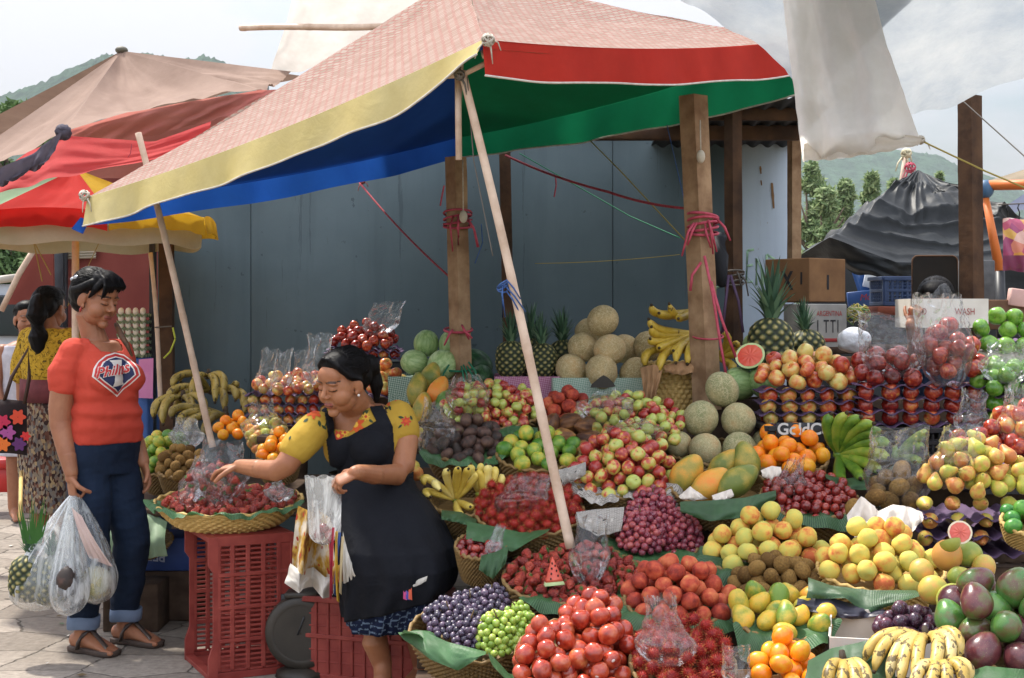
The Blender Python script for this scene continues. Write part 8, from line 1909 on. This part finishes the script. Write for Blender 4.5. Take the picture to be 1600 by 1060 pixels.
knot(P(1416, 240, 9.4), .03, simple('pale_rag', '#b5aa8a', '#cfc6a8', 20, .8), bt_, tails=5, th=.008); knot(P(1422, 262, 9.35), .035, M_RIB, bt_, tails=6, th=.004)
# orange frame with blue joint, and a faded parasol
M_ORP = simple('orange_paint', '#c4662a', '#cf7436', 8, .5); M_BLJ = simple('blue_joint', '#3a5a78', None, rough=.5)
of = thing('pipe_stand', P(1560, 430, 7.4), 'orange painted pipe frame with a blue joint behind the tall dark post', 'frame')
mb = MB(); mb.tube([P(1540, 290, 7.4), P(1660, 288, 7.2)], .026, 12); mb.build('cross_bar', M_ORP, of); mb = MB(); mb.tube([P(1540, 310, 7.4), P(1562, 424, 7.35)], [(.018), (.026)], 12); mb.build('upright', M_ORP, of); mb = MB(); mb.tube([P(1562, 424, 7.35), P(1566, 560, 7.3)], [.026, .028], 12); mb.build('foot', M_BLK, of)
mb = MB(); mb.ell(P(1540, 296, 7.4), (.042, .042, .05)); mb.build('joint', M_BLJ, of)
fp = thing('faded_parasol', P(1600, 420, 9.0), 'faded beige and mauve parasol edge beyond the orange frame', 'parasol')
tri('canopy_panel', P(1540, 284, 8.8), P(1720, 300, 8.6), P(1680, 240, 9.2), cloth('faded_beige', '#a5957f', .3, '#b5a690', 4), fp, .01, 1); tri('canopy_panel', P(1545, 340, 9.6), P(1700, 300, 9.6), P(1680, 250, 9.4), cloth('faded_mauve', '#7d86a0', .3, '#949bb4', 4), fp, .01, 2); mb = MB(); mb.tube([P(1680, 245, 9.2), P(1680, 620, 9.2)], .02, 8); mb.build('pole', M_BAMBOO, fp)
# bag of sweets hanging on hooks
sw = thing('sweets_bag', P(1592, 430, 6.0), 'pink and yellow bag of sweets hanging on wire hooks at the right edge', 'bag')
def m_sweets():
 t = NT('sweets_print'); v = t.n('ShaderNodeTexVoronoi'); v.inputs['Scale'].default_value = 26; t.l(t.co.outputs['Object'], v.inputs['Vector'])
 c = t.ramp(t.xyz(v.outputs['Color'])[0], [(.2, '#8e2a5a'), (.45, '#c4566a'), (.6, '#c9a03a'), (.75, '#c4603a'), (.95, '#d8c8c0')]); z = t.xyz()[2]
 c = t.mix(t.math('LESS_THAN', z, .07), c, '#6d2148'); t.base(c, .3, .5, Coat_Weight=.3); t.bump(t.noise(20, 4), .3, .01); return t.m
mb = MB(); a_, b_ = P(1567, 342, 6.0), P(1625, 424, 6.0)
for sg in (-1, 1):
 mb.sheet(lambda u, v, sg=sg: Vector((a_.x + (b_.x - a_.x) * u, 6.0 + sg * .03 * math.sin(math.pi * u) * math.sin(math.pi * v) ** .6 + .003 * math.sin(20 * u + 9 * v), b_.z + (a_.z - b_.z) * v + .004 * math.sin(9 * u))), 24, 24)
mb.build('pouch', m_sweets(), sw, fix=False)
for u in (1574, 1592):
 mb = MB(); mb.tube([P(u, 344, 6.0), P(u + 1, 332, 6.0), P(u - 2, 325, 5.99), P(u, 320, 6.0)], .003, 6); mb.build('hook', M_BLK, sw)
rope([P(1560, 320, 6.0), P(1660, 316, 6.0)], .003, M_GREYR, 'wire carrying the bag of sweets')
# boxes stacked on a counter behind the trays
def closed_box(name, u0, uc, u1, v0, v1, D, rotz, mats, label, flap=True, dep=None):
 """closed carton turned so that its left face catches the light; near vertical edge at uc"""
 h = (v1 - v0) * D / F; c = P(uc, v1, D); a = Matrix.Rotation(rotz, 3, 'Z'); wr = (u1 - uc) * D / F / math.cos(rotz); wl = (uc - u0) * D / F / max(.2, math.sin(rotz)); t = thing(name, c, label, 'box')
 ctr = c + a @ Vector((wr / 2, wl / 2, h / 2)); mb = MB(); mb.box(ctr, (wr, wl, h), a, .004); mb.build('carton', mats[0], t, smooth=False)
 t['_'] = 0; del t['_']; return t, c, a, wr, wl, h
M_DCARD = simple('dark_cardboard', '#5d4636', '#6f5442', 10, .85, .15); M_GCARD = simple('grey_cardboard', '#83817d', '#98958f', 10, .85, .15)
ct = thing('counter', P(1400, 700, 6.5), 'dark wooden counter behind the apple trays carrying the boxes', 'counter')
mb = MB(); mb.box((Xof(1400, 6.75), 6.75, Zof(548, 6.4)), (1.5, .7, .03)); mb.build('top', M_PLANK, ct)
for x in (Xof(1250, 6.75), Xof(1560, 6.75)):
 mb = MB(); mb.box((x, 6.9, Zof(548, 6.4) / 2 - .01), (.06, .06, Zof(548, 6.4) - .04)); mb.build('leg', M_PLANK, ct)
t1, c, a, wr, wl, h = closed_box('cardboard_box', 1208, 1265, 1334, 403, 472, 6.45, R(38), [simple('box_cardboard', '#6d5038', '#7f5f42', 10, .85, .15)], 'brown cardboard box with a printed X on its lit side')
nl = a @ Vector((-1, 0, 0));
for s_, sz, du, dz in (('X', .115, .60, .30), ('I', .07, .20, .42)):
 o_ = c + a @ Vector((-.002, wl * du, h * dz)); text_mesh(s_, sz, o_, a @ Vector((0, -1, 0)), (0, 0, 1), bold=.004, sx=.75).build('printed_mark', M_INK, t1, fix=False)
text_mesh('I', .09, c + a @ Vector((wr * .45, -.002, h * .3)), a @ Vector((1, 0, 0)), (0, 0, 1), bold=.003).build('printed_mark', M_INK, t1, fix=False)
t2, c, a, wr, wl, h = closed_box('cardboard_box', 1236, 1262, 1330, 475, 548, 6.42, R(22), [M_GCARD], 'pale grey carton with red lettering under the brown box')
text_mesh('ARGENTINA', .034, c + a @ Vector((wr * .22, -.002, h * .74)), a @ Vector((1, 0, 0)), (0, 0, 1), sx=.72).build('lettering', M_RED_PRINT, t2, fix=False)
for k in range(4): text_mesh('ITTI'[k], .085, c + a @ Vector((wr * (.22 + .17 * k), -.002, h * .38)), a @ Vector((1, 0, 0)), (0, 0, 1), sx=.6).build('printed_mark', M_INK, t2, fix=False)
mb = MB(); mb.box(c + a @ Vector((wr / 2, -.002, h * .22)), (wr * .98, .003, .016), a); mb.build('red_stripe', M_RED_PRINT, t2)
# far stall things: blue crate, blue cab, net of yellow and green, foil bag
crate('blue_crate', P(1398, 478, 7.4), .19, .20, .15, simple('blue_plastic', '#2c3d5c', '#38496a', 10, .5), 'tilted dark blue crate beside the open flap box', R(6), 6, 7)
mb = MB(); mb.box((Xof(1400, 7.4), 7.4, Zof(486, 7.4)), (.26, .26, .045)); tag(mb.build('brick_red_box', simple('brick_red_card', '#7a3c2a', '#8b4a34', 20, .8)), 'brick red box under the dark blue crate', 'box')
cab = thing('parked_vehicle', P(1354, 470, 9.6), 'small blue and white three wheeled taxi seen past the boxes', 'vehicle')
mb = MB(); mb.sheet(lambda u, v: P(1336 + 46 * u + 14 * (1 - v) * (u - .4) * 0 + (1 - u) * 18 * (1 - v) * -1 + (1 - v) * 0 + 14 * (1 - u), 478 - 56 * (1 - v) * 1.0, 9.6 + .25 * math.sin(3 * u)), 12, 8); mb.build('body', simple('blue_vehicle_paint', '#2c4f86', '#365a92', 5, .35), cab, solid=.02, fix=False)
mb = MB(); mb.box(P(1364, 437, 9.55), (.12, .02, .12), eul(0, 12, 0)); mb.build('windscreen', simple('windscreen', '#c4cad0', '#dfe3e6', 10, .15, .6), cab); mb = MB(); mb.box(P(1352, 466, 9.5), (.24, .03, .10), eul(0, -6, 0)); mb.build('front_panel', simple('blue_panel', '#27477c', None, rough=.4), cab)
text_mesh('Mof', .06, P(1343, 470, 9.47), (1, 0, .1), (0, 0, 1), shear=.2).build('lettering', M_RED_PRINT, cab, fix=False)
mb = MB(); mb.box(P(1366, 418, 9.7), (.10, .05, .04)); tag(mb.build('green_box', simple('green_plastic', '#1f7a58', None, rough=.5)), 'small green plastic lid above the blue taxi', 'lid')
nb = MB(); rg_ = random.Random(5)
for k in range(46):
 c_ = P(1341, 492, 6.9); r_ = .055; a1 = rg_.uniform(0, 6.28); b1 = rg_.uniform(-1, 1); a2 = a1 + rg_.uniform(1, 2.6); b2 = rg_.uniform(-1, 1)
 def sp_(a, b): q = math.sqrt(max(0, 1 - b * b)); return c_ + Vector((q * math.cos(a) * 1.05, q * math.sin(a), b)) * r_
 nb.tube([sp_(a1 + (a2 - a1) * q, b1 + (b2 - b1) * q) for q in np.linspace(0, 1, 8)], .0028, 5, k % 3)
tag(nb.build('string_ball', [simple('yellow_string', '#b8a84a', None), simple('green_string', '#7a9a5c', None), simple('pale_string', '#c4bda0', None)]), 'ball of yellow and green string on the grey carton', 'string')
M_FOIL = simple('foil_film', '#b5b6ba', '#d6d7da', 9, .28, .6, .6, 26, .02)
mb = MB(); mb.ell(P(1334, 532, 6.0), (.070, .05, .052), None, 40, 28); mb = wrinkle(mb, .010, 26, 3); tag(mb.build('foil_bag', M_FOIL, fix=False), 'crinkled silvery white bag behind the blushed apples', 'bag')
mb = MB(); mb.box(P(1338, 560, 6.0) + Vector((0, 0, -.03)), (.20, .14, .07)); tag(mb.build('brown_box', M_DCARD), 'dark box under the crinkled silvery bag', 'box')
wb2 = carton('white_carton', P(1470, 512, 6.25), .33, .26, .125, 'white carton printed with red letters in front of the hidden seller', [M_CARDW, M_CARD], 0, notch=False)
for s_, u in (('SELLO', 1418), ('WASH', 1492)): text_mesh(s_, .040, P(u, 492, 6.112), (1, 0, 0), (0, 0, 1), sx=.75).build('lettering', M_RED_PRINT, wb2, fix=False)
mb = MB(); mb.box((Xof(1560, 6.3), 6.3, Zof(492, 6.3)), (.22, .2, .13)); tag(mb.build('brown_box', M_DCARD), 'dark brown box right of the white lettered carton', 'box')
# open flap box standing upright
fb = thing('cardboard_box', P(1460, 472, 6.75), 'tall dark carton with rounded open flap behind the seller head', 'box')
def rrect(u0, u1, v0, v1, D, r_=9, n=6):
 pts = []
 for cu, cv, a0_ in ((u1 - r_, v0 + r_, -90), (u1 - 2, v1 - 2, 0), (u0 + 2, v1 - 2, 90), (u0 + r_, v0 + r_, 180)):
  rr = r_ if cv < (v0 + v1) / 2 else 2
  for k in range(n + 1): a = R(a0_ + 90 * k / n); pts.append(P(cu + rr * math.cos(a), cv + rr * math.sin(a), D))
 return pts
pa = rrect(1425, 1496, 400, 500, 6.78); mb = MB(); mb.grid([pa, [p + Vector((0, .012, 0)) for p in pa]], 0, True); n_ = len(pa); mb.f += [tuple(range(n_)), tuple(range(n_, 2 * n_))]; mb.m += [0, 0]; mb.build('flap', simple('black_card', '#1c1815', '#262019', 10, .9), fb, smooth=False)
mb = MB(); mb.tube(pa + [pa[0]], .004, 5); mb.build('rim', M_DCARD, fb)
mb = MB(); mb.box(P(1524, 440, 6.85), (.155, .10, .20)); tag(mb.build('grey_carton', simple('grey_print_card', '#4a4a4c', '#5d5d5e', 22, .8)), 'grey printed carton between the flap box and the dark post', 'box')
mb = MB(); mb.box(P(1594, 466, 6.2), (.10, .05, .075), eul(0, 8, 0)); tag(mb.build('pink_carton', simple('pink_card', '#c09a92', '#cca8a0', 10, .8)), 'pale pink carton corner at the right edge above the green apples', 'box')
# ---- seller hidden behind the bag
sl2 = thing('person', P(1462, 640, 6.42), 'seller crouching behind the apple pile, only dark hair and forehead showing', 'person')
H3 = Head(P(1462, 478, 6.44), -20, 24, 0, 1.0); b3 = H3.skin()
b3.tube([P(1466, 560, 6.46), P(1464, 520, 6.46), H3.w((0, -.02, -.05))], [.06, .055, .05], 14, dome=True); b3.tube([P(1440, 560, 6.44), P(1418, 580, 6.36), P(1432, 540, 6.22), P(1424, 507, 6.12)], [.05, .045, .036, .026], 14, dome=True)
b3.tube([P(1490, 560, 6.5), P(1512, 600, 6.5), P(1505, 640, 6.4)], [.05, .045, .035], 14, dome=True)
b3.ell(P(1466, 600, 6.5), (.16, .10, .16)); hand(b3, P(1426, 508, 6.12), (.1, -.2, 1), (.5, .5, .1), .85, (.9, 1, 1, 1), 1)
merge_skin('body', [remesh(b3, .004, 3)], M_SKIN2, sl2, H3)
mb = MB(); mb.ell(P(1464, 602, 6.5), (.175, .115, .175)); mb.tube([P(1440, 560, 6.44), P(1420, 578, 6.37)], [.062, .058], 12, dome=True); mb.ell(P(1464, 560, 6.48), (.15, .10, .06)); remesh(mb, .006, 4).build('blouse', simple('dark_blue_blouse', '#14203a', '#22365a', 30, .8), sl2, fix=False)
def h3(m_): H3.e(m_, (0, .02, .086), (.068, .064, .044)); H3.e(m_, (0, -.06, .01), (.075, .066, .07)); H3.e(m_, (.06, -.05, -.04), (.04, .05, .07))
hair_cap(H3, h3).build('hair', M_HAIR, sl2, fix=False)
# ================================================================== BACKGROUND LEFT
# red house with a beige shutter and a slanted red board
M_REDW = simple('brick_red_plaster', '#733a34', '#80443c', 3, .9, .15, .2, 12, .01)
rh = thing('red_building', P(160, 480, 9.6), 'brick red building with a beige roller shutter behind the shopper', 'building')
x0, x1 = Xof(80, 10), Xof(250, 10); mb = MB(); mb.box(((x0 + x1) / 2, 10.06, 1.2), (x1 - x0, .12, 2.4)); mb.build('wall', M_REDW, rh)
mb = MB(); n = 40; rows = [[(Xof(86, 9.96), 9.96 + .012 * math.sin(k * 1.6), Zof(362, 9.96) - (Zof(362, 9.96) - Zof(406, 9.96)) * k / n), (Xof(150, 9.96), 9.96 + .012 * math.sin(k * 1.6), Zof(362, 9.96) - (Zof(362, 9.96) - Zof(404, 9.96)) * k / n)] for k in range(n + 1)]; mb.grid(rows); mb.build('roller_shutter', simple('beige_shutter', '#a8a08e', '#bab2a0', 6, .6), rh, fix=False)
mb = MB(); mb.box((Xof(93, 9.9), 9.9, 1.2), (.07, .07, 2.4)); mb.build('door_frame', M_STEEL, rh); mb = MB(); mb.box((Xof(101, 9.92), 9.93, 1.1), (.03, .05, 2.2)); mb.build('door_post', M_STEEL, rh)
rb = MB(); pa = [P(u, v, 9.5) for u, v in ((82, 368), (84, 476), (8, 476), (52, 400))]; rb.grid([pa, [p + Vector((0, .03, 0)) for p in pa]], 0, True); rb.f += [(0, 1, 2, 3), (4, 5, 6, 7)]; rb.m += [0, 0]; tag(rb.build('red_board', M_REDW, smooth=False), 'slanted brick red awning board beside the red building', 'board')
mb = MB(); mb.tube([P(2, 486, 9.4), P(30, 428, 9.4), P(52, 392, 9.4)], .02, 8); tag(mb.build('pale_pole', M_BAMBOO), 'pale pole along the edge of the slanted red board', 'pole')
mb = MB(); mb.tube([P(-40, 442, 11), P(26, 434, 11)], .03, 8); tag(mb.build('white_pipe', simple('white_pipe', '#b8b2a6', None, rough=.5)), 'thick white pipe entering at the left edge', 'pipe')
# eggs on a table with a pink sign
et = thing('egg_table', P(216, 700, 7.5), 'blue covered table carrying the stacked egg trays', 'table'); mb = MB(); mb.box((Xof(212, 7.6), 7.62, Zof(560, 7.4) / 2), (.20, .30, Zof(560, 7.4)), ch=.01); mb.build('cover', simple('blue_cloth', '#3d5f9c', '#4a6ca8', 8, .8), et)
leaf_patch([(217, 562), (240, 560)], [(216, 622), (239, 623)], 7.42, 7.42, 'pink paper sign taped to the blue egg table', simple('pink_paper', '#c47aa8', '#d08ab4', 9, .8), 1, .002, .003, name='paper_sign', cat='sign', nu=8, nv=8)
M_EGGT = simple('green_egg_tray', '#77876a', '#8d9c80', 14, .9)
for l in range(7):
 z = Zof(556 - 10.5 * l, 7.5); mb = MB(); xx0, xx1 = Xof(190, 7.55), Xof(235, 7.55)
 mb.sheet(lambda u, v: Vector((xx0 + (xx1 - xx0) * u, 7.45 + .26 * v, z + .010 * math.cos(u * 4 * 6.283) * math.cos(v * 6 * 6.283))), 64, 40); o_ = tag(mb.build('egg_tray', M_EGGT, solid=.003, fix=False), 'green egg tray of the stack on the blue table', 'egg tray', 'stacked egg trays')
 em = MB()
 for i in range(4):
  for j in range(2 if l < 6 else 6): em.ell((xx0 + (xx1 - xx0) * (i + .5) / 4, 7.45 + .26 * (j + .5) / 6, z + .020), (.0165, .0165, .021), None, 10, 8)
 for i in range(4):
  e_ = MB()
  for j in range(1): e_.ell((xx0 + (xx1 - xx0) * (i + .5) / 4, 7.45 + .26 * .5 / 6, z + .020), (.0165, .0165, .021), None, 10, 8)
  tag(e_.build('egg', M_EGG), 'pale egg in the green tray stack on the blue table', 'egg', 'eggs in the stacked trays')
# ---- woman in yellow, seen from behind
M_YB = None
def m_yb():
 t = NT('yellow_patterned_blouse'); n_ = t.noise(26, 4, .6, None, 2.5); c = t.ramp(n_, [(.38, '#4a3a1c'), (.46, '#a8862a'), (.7, '#c09c38')]); t.base(c, .9, .1); t.bump(t.noise(40, 4), .2, .006); return t.m
def m_corte():
 t = NT('woven_corte'); v = t.mapping((1, 1, 1)); w = t.n('ShaderNodeTexVoronoi'); w.inputs['Scale'].default_value = 85; t.l(t.mapping((1, 1, .6)), w.inputs['Vector']); c = t.ramp(t.xyz(w.outputs['Color'])[0], [(.2, '#3a2a28'), (.4, '#6d4a3c'), (.55, '#8d8272'), (.7, '#5a5a5e'), (.9, '#a08a68')]); t.base(c, .9, .1); return t.m
yD = 7.7; yw = thing('person', P(85, 820, yD), 'woman with long black hair seen from behind, in yellow blouse and woven skirt', 'person'); Y = Body(Xof(78, yD), yD, 150); zy = lambda v: Zof(v, yD)
HY3 = Head(P(78, 484, yD), 165, 6, 0, 1.0); b4 = MB()
yt = [(zy(700), .15, .11, 0, 0), (zy(640), .15, .12, 0, 0), (zy(600), .13, .11, 0, 0), (zy(560), .15, .115, 0, 0), (zy(535), .155, .10, 0, 0), (zy(520), .13, .08, 0, 0), (zy(512), .08, .06, 0, 0)]
Y.loft(b4, yt); yaR = [Y.w(p) for p in ((-.15, 0, zy(530)), (-.20, .02, zy(575)), (-.21, .06, zy(625)), (-.15, .15, zy(640)), (-.07, .20, zy(630)))]; yaL = [Y.w(p) for p in ((.15, 0, zy(530)), (.21, 0, zy(575)), (.23, .02, zy(622)), (.21, .12, zy(640)), (.18, .2, zy(590)))]
for a in (yaR, yaL): b4.tube(a, [.05, .05, .042, .036, .028], 14, dome=True)
b4.tube([Y.w((0, 0, zy(525))), HY3.w((0, -.02, -.06))], [.055, .05], 14, dome=True); b4.tube([Y.w((-.07, 0, .5)), Y.w((-.07, .0, .1))], [.06, .04], 12, dome=True); b4.tube([Y.w((.07, 0, .5)), Y.w((.07, .0, .1))], [.06, .04], 12, dome=True); Y.loft(b4, [(.3, .14, .11, 0, 0), (.7, .155, .125, 0, 0)])
foot(b4, Y.w((-.07, 0, .07)), 150, .9); foot(b4, Y.w((.07, 0, .07)), 150, .9); hand(b4, yaR[-1], Y.M @ Vector((.6, .6, 0)), (0, 0, -1), .9)
h4 = HY3.skin(); merge_skin('body', [remesh(b4, .007, 3), remesh(h4, .004, 3)], M_SKIN1, yw, HY3)
mb = MB(); Y.loft(mb, [s_ for s_ in yt if s_[0] > zy(625)][:-1] + [(zy(514), .10, .075, 0, 0)], grow=.014); mb.tube([yaR[0], yaR[1], yaR[1].lerp(yaR[2], .2)], [.066, .07, .07], 14, dome=True); mb.tube([yaL[0], yaL[1], yaL[1].lerp(yaL[2], .2)], [.066, .07, .07], 14, dome=True); wrinkle(remesh(mb, .007, 3), .006, 12, 2).build('blouse', m_yb(), yw, fix=False)
mb = MB(); Y.loft(mb, [(zy(800), .155, .13, 0, 0), (.5, .165, .14, 0, 0), (zy(680), .165, .135, 0, 0), (zy(625), .145, .12, 0, 0)], grow=.01); wrinkle(remesh(mb, .009, 3), .008, 7, 3).build('skirt', m_corte(), yw, fix=False)
mb = MB(); Y.loft(mb, [(zy(628), .152, .128, 0, 0), (zy(592), .148, .124, 0, 0)], grow=.012); mb.build('sash', simple('maroon_sash', '#5a2428', '#6d3034', 20, .8), yw)
def h4_(m_): H_ = HY3; H_.e(m_, (0, .02, .086), (.066, .06, .04)); H_.e(m_, (0, -.06, .02), (.078, .07, .08)); H_.t(m_, [(0, -.10, .03), (0, -.12, -.05), (-.005, -.10, -.15), (-.01, -.085, -.22), (-.01, -.08, -.26)], [.05, .06, .058, .045, .012])
wrinkle(hair_cap(HY3, h4_, .005), .004, 30, 3).build('hair', M_HAIR, yw, fix=False)
# shoulder bag with embroidered flowers
fb2 = thing('shoulder_bag', P(20, 712, 7.3), 'black shoulder bag embroidered with red, orange and violet flowers at the left edge', 'bag'); mb = MB()
mb.sheet(lambda u, v: P(-30 + 72 * u, 628 + 84 * v, 7.3) + Vector((0, -.05 * math.sin(math.pi * u) * math.sin(math.pi * v) ** .5, .012 * math.sin(math.pi * u))), 24, 20); mb.sheet(lambda u, v: P(-30 + 72 * u, 628 + 84 * v, 7.3) + Vector((0, .05 * math.sin(math.pi * u) * math.sin(math.pi * v) ** .5 + .004, .012 * math.sin(math.pi * u))), 24, 20); mb.build('pouch', simple('black_felt', '#1b1416', '#281c1e', 20, .9), fb2)
mb = MB(); mb.tube([P(38, 632, 7.3), P(46, 590, 7.35), P(44, 545, 7.4), P(18, 590, 7.3), P(6, 630, 7.3)], [.010] * 5, 8); mb.build('strap', simple('brown_leather', '#3a2418', None, rough=.6), fb2)
for u, v, r_, m_ in ((28, 652, 11, '#c2452c'), (4, 660, 11, '#b02a4a'), (12, 676, 11, '#9a4a86'), (30, 694, 10, '#5a2c62'), (4, 694, 11, '#d06a2a'), (40, 682, 7, '#c03030'), (-12, 684, 9, '#b02a4a')):
 mb = MB(); rows = [[P(u + r_ * q * (1 + .22 * math.cos(6 * a)) * math.cos(a), v + r_ * q * (1 + .22 * math.cos(6 * a)) * math.sin(a), 7.238) for a in np.linspace(0, 6.283, 31)[:-1]] for q in (1, .5, .05)]; mb.grid(rows, 0, True); mb.build('embroidered_flower', simple('felt_' + m_[1:], m_, None, rough=.85), fb2, fix=False)
# girl's face further back
gD = 9.2; gw = thing('person', P(44, 720, gD), 'young woman looking towards the camera from behind the yellow blouse', 'person'); G = Body(Xof(40, gD), gD, 30); H5 = Head(P(42, 500, gD), 28, 2, 0, 1.0); b5 = MB(); zg = lambda v: Zof(v, gD)
gt = [(.5, .14, .11, 0, 0), (zg(640), .15, .12, 0, 0), (zg(590), .135, .11, 0, 0), (zg(555), .15, .10, 0, 0), (zg(540), .13, .075, 0, 0), (zg(533), .07, .055, 0, 0)]; G.loft(b5, gt); b5.tube([G.w((0, 0, zg(545))), H5.w((0, -.02, -.06))], [.05, .046], 12, dome=True)
for x in (-1, 1): b5.tube([G.w((x * .14, 0, zg(548))), G.w((x * .19, .02, zg(600))), G.w((x * .17, .10, zg(630)))], [.045, .04, .03], 12, dome=True); b5.tube([G.w((x * .07, 0, .55)), G.w((x * .07, 0, .08))], [.06, .04], 12, dome=True); foot(b5, G.w((x * .07, 0, .07)), 30, .9)
merge_skin('body', [remesh(b5, .008, 3), remesh(H5.skin(.98), .0045, 2)], M_SKIN1, gw, H5); mb = MB(); G.loft(mb, [(.42, .17, .14, 0, 0)] + gt[1:-1], grow=.014); remesh(mb, .009, 3).build('dress', simple('pale_dress', '#a5a0a8', '#b8b4ba', 20, .9), gw, fix=False)
hair_cap(H5, lambda m_: (H5.e(m_, (0, .02, .084), (.068, .06, .042)), H5.e(m_, (0, -.05, .0), (.08, .07, .09))), .006).build('hair', M_HAIR, gw, fix=False)
# parked white van far off and a blurred passer-by at the edge
van = thing('parked_van', P(8, 560, 16), 'pale parked van far off at the left edge', 'van'); vc = Vector((Xof(-10, 16), 16, 0))
mb = MB(); pr = [(-1.9, .35), (-1.9, 1.0), (-1.5, 1.12), (-1.0, 1.62), (1.9, 1.68), (1.95, .35)]; mb.grid([[vc + Vector((x, y, z)) for x, z in pr] for y in (-.8, -.85, .85, .8)], 0, True); mb.f += [tuple(range(6)), tuple(range(18, 24))]; mb.m += [0, 0]; mb.build('body', simple('van_paint', '#a8adb5', '#b8bcc4', 2, .3), van, smooth=False)
mb = MB(); mb.grid([[vc + Vector((x, -.86, z)) for x, z in ((-1.35, 1.1), (-.95, 1.52), (1.7, 1.55), (1.7, 1.1))], [vc + Vector((x, -.865, z)) for x, z in ((-1.3, 1.12), (-.93, 1.5), (1.68, 1.53), (1.68, 1.12))]], 0, True); mb.f.append((4, 5, 6, 7)); mb.m.append(0); mb.build('window', simple('dark_glass', '#1c2226', None, rough=.1), van, smooth=False)
for x in (-1.2, 1.25):
 mb = MB(); mb.tube([vc + Vector((x, -.90, .33)), vc + Vector((x, -.70, .33))], .33, 24, up=Vector((0, 0, 1))); mb.build('wheel', M_BLK, van)
# low red table and yellow stick at the left edge
mb = MB(); mb.box(P(4, 722, 9.5), (.30, .3, .06)); mb.box(P(4, 745, 9.5) , (.24, .24, .18)); tag(mb.build('red_stool', simple('bright_red_plastic', '#b32a26', None, rough=.4)), 'bright red plastic stool cut by the left edge', 'stool')
mb = MB(); mb.tube([P(33, 738, 7.2), P(32, 812, 6.6)], .010, 8); tag(mb.build('yellow_stick', simple('yellow_wood', '#b59a58', '#c4aa68', 14, .7)), 'pale yellow stick standing below the flowered bag', 'stick')
# ------------------------------------------------------------------ the air
hz = MB(); hz.add([(x, y, z) for x in (-1500, 1900) for y in (-40, 1700) for z in (-14, 420)], [(0, 1, 3, 2), (4, 6, 7, 5), (0, 4, 5, 1), (2, 3, 7, 6), (0, 2, 6, 4), (1, 5, 7, 3)])
hm0 = bpy.data.materials.new('air'); hm0.use_nodes = True; ht = hm0.node_tree; ht.nodes.clear(); ho = ht.nodes.new('ShaderNodeOutputMaterial'); hv_ = ht.nodes.new('ShaderNodeVolumePrincipled')
hv_.inputs['Color'].default_value = (.86, .92, 1, 1); hv_.inputs['Density'].default_value = .0002; hv_.inputs['Anisotropy'].default_value = .2; ht.links.new(hv_.outputs[0], ho.inputs['Volume'])
o = hz.build('haze', hm0, smooth=False); o['kind'] = 'stuff'
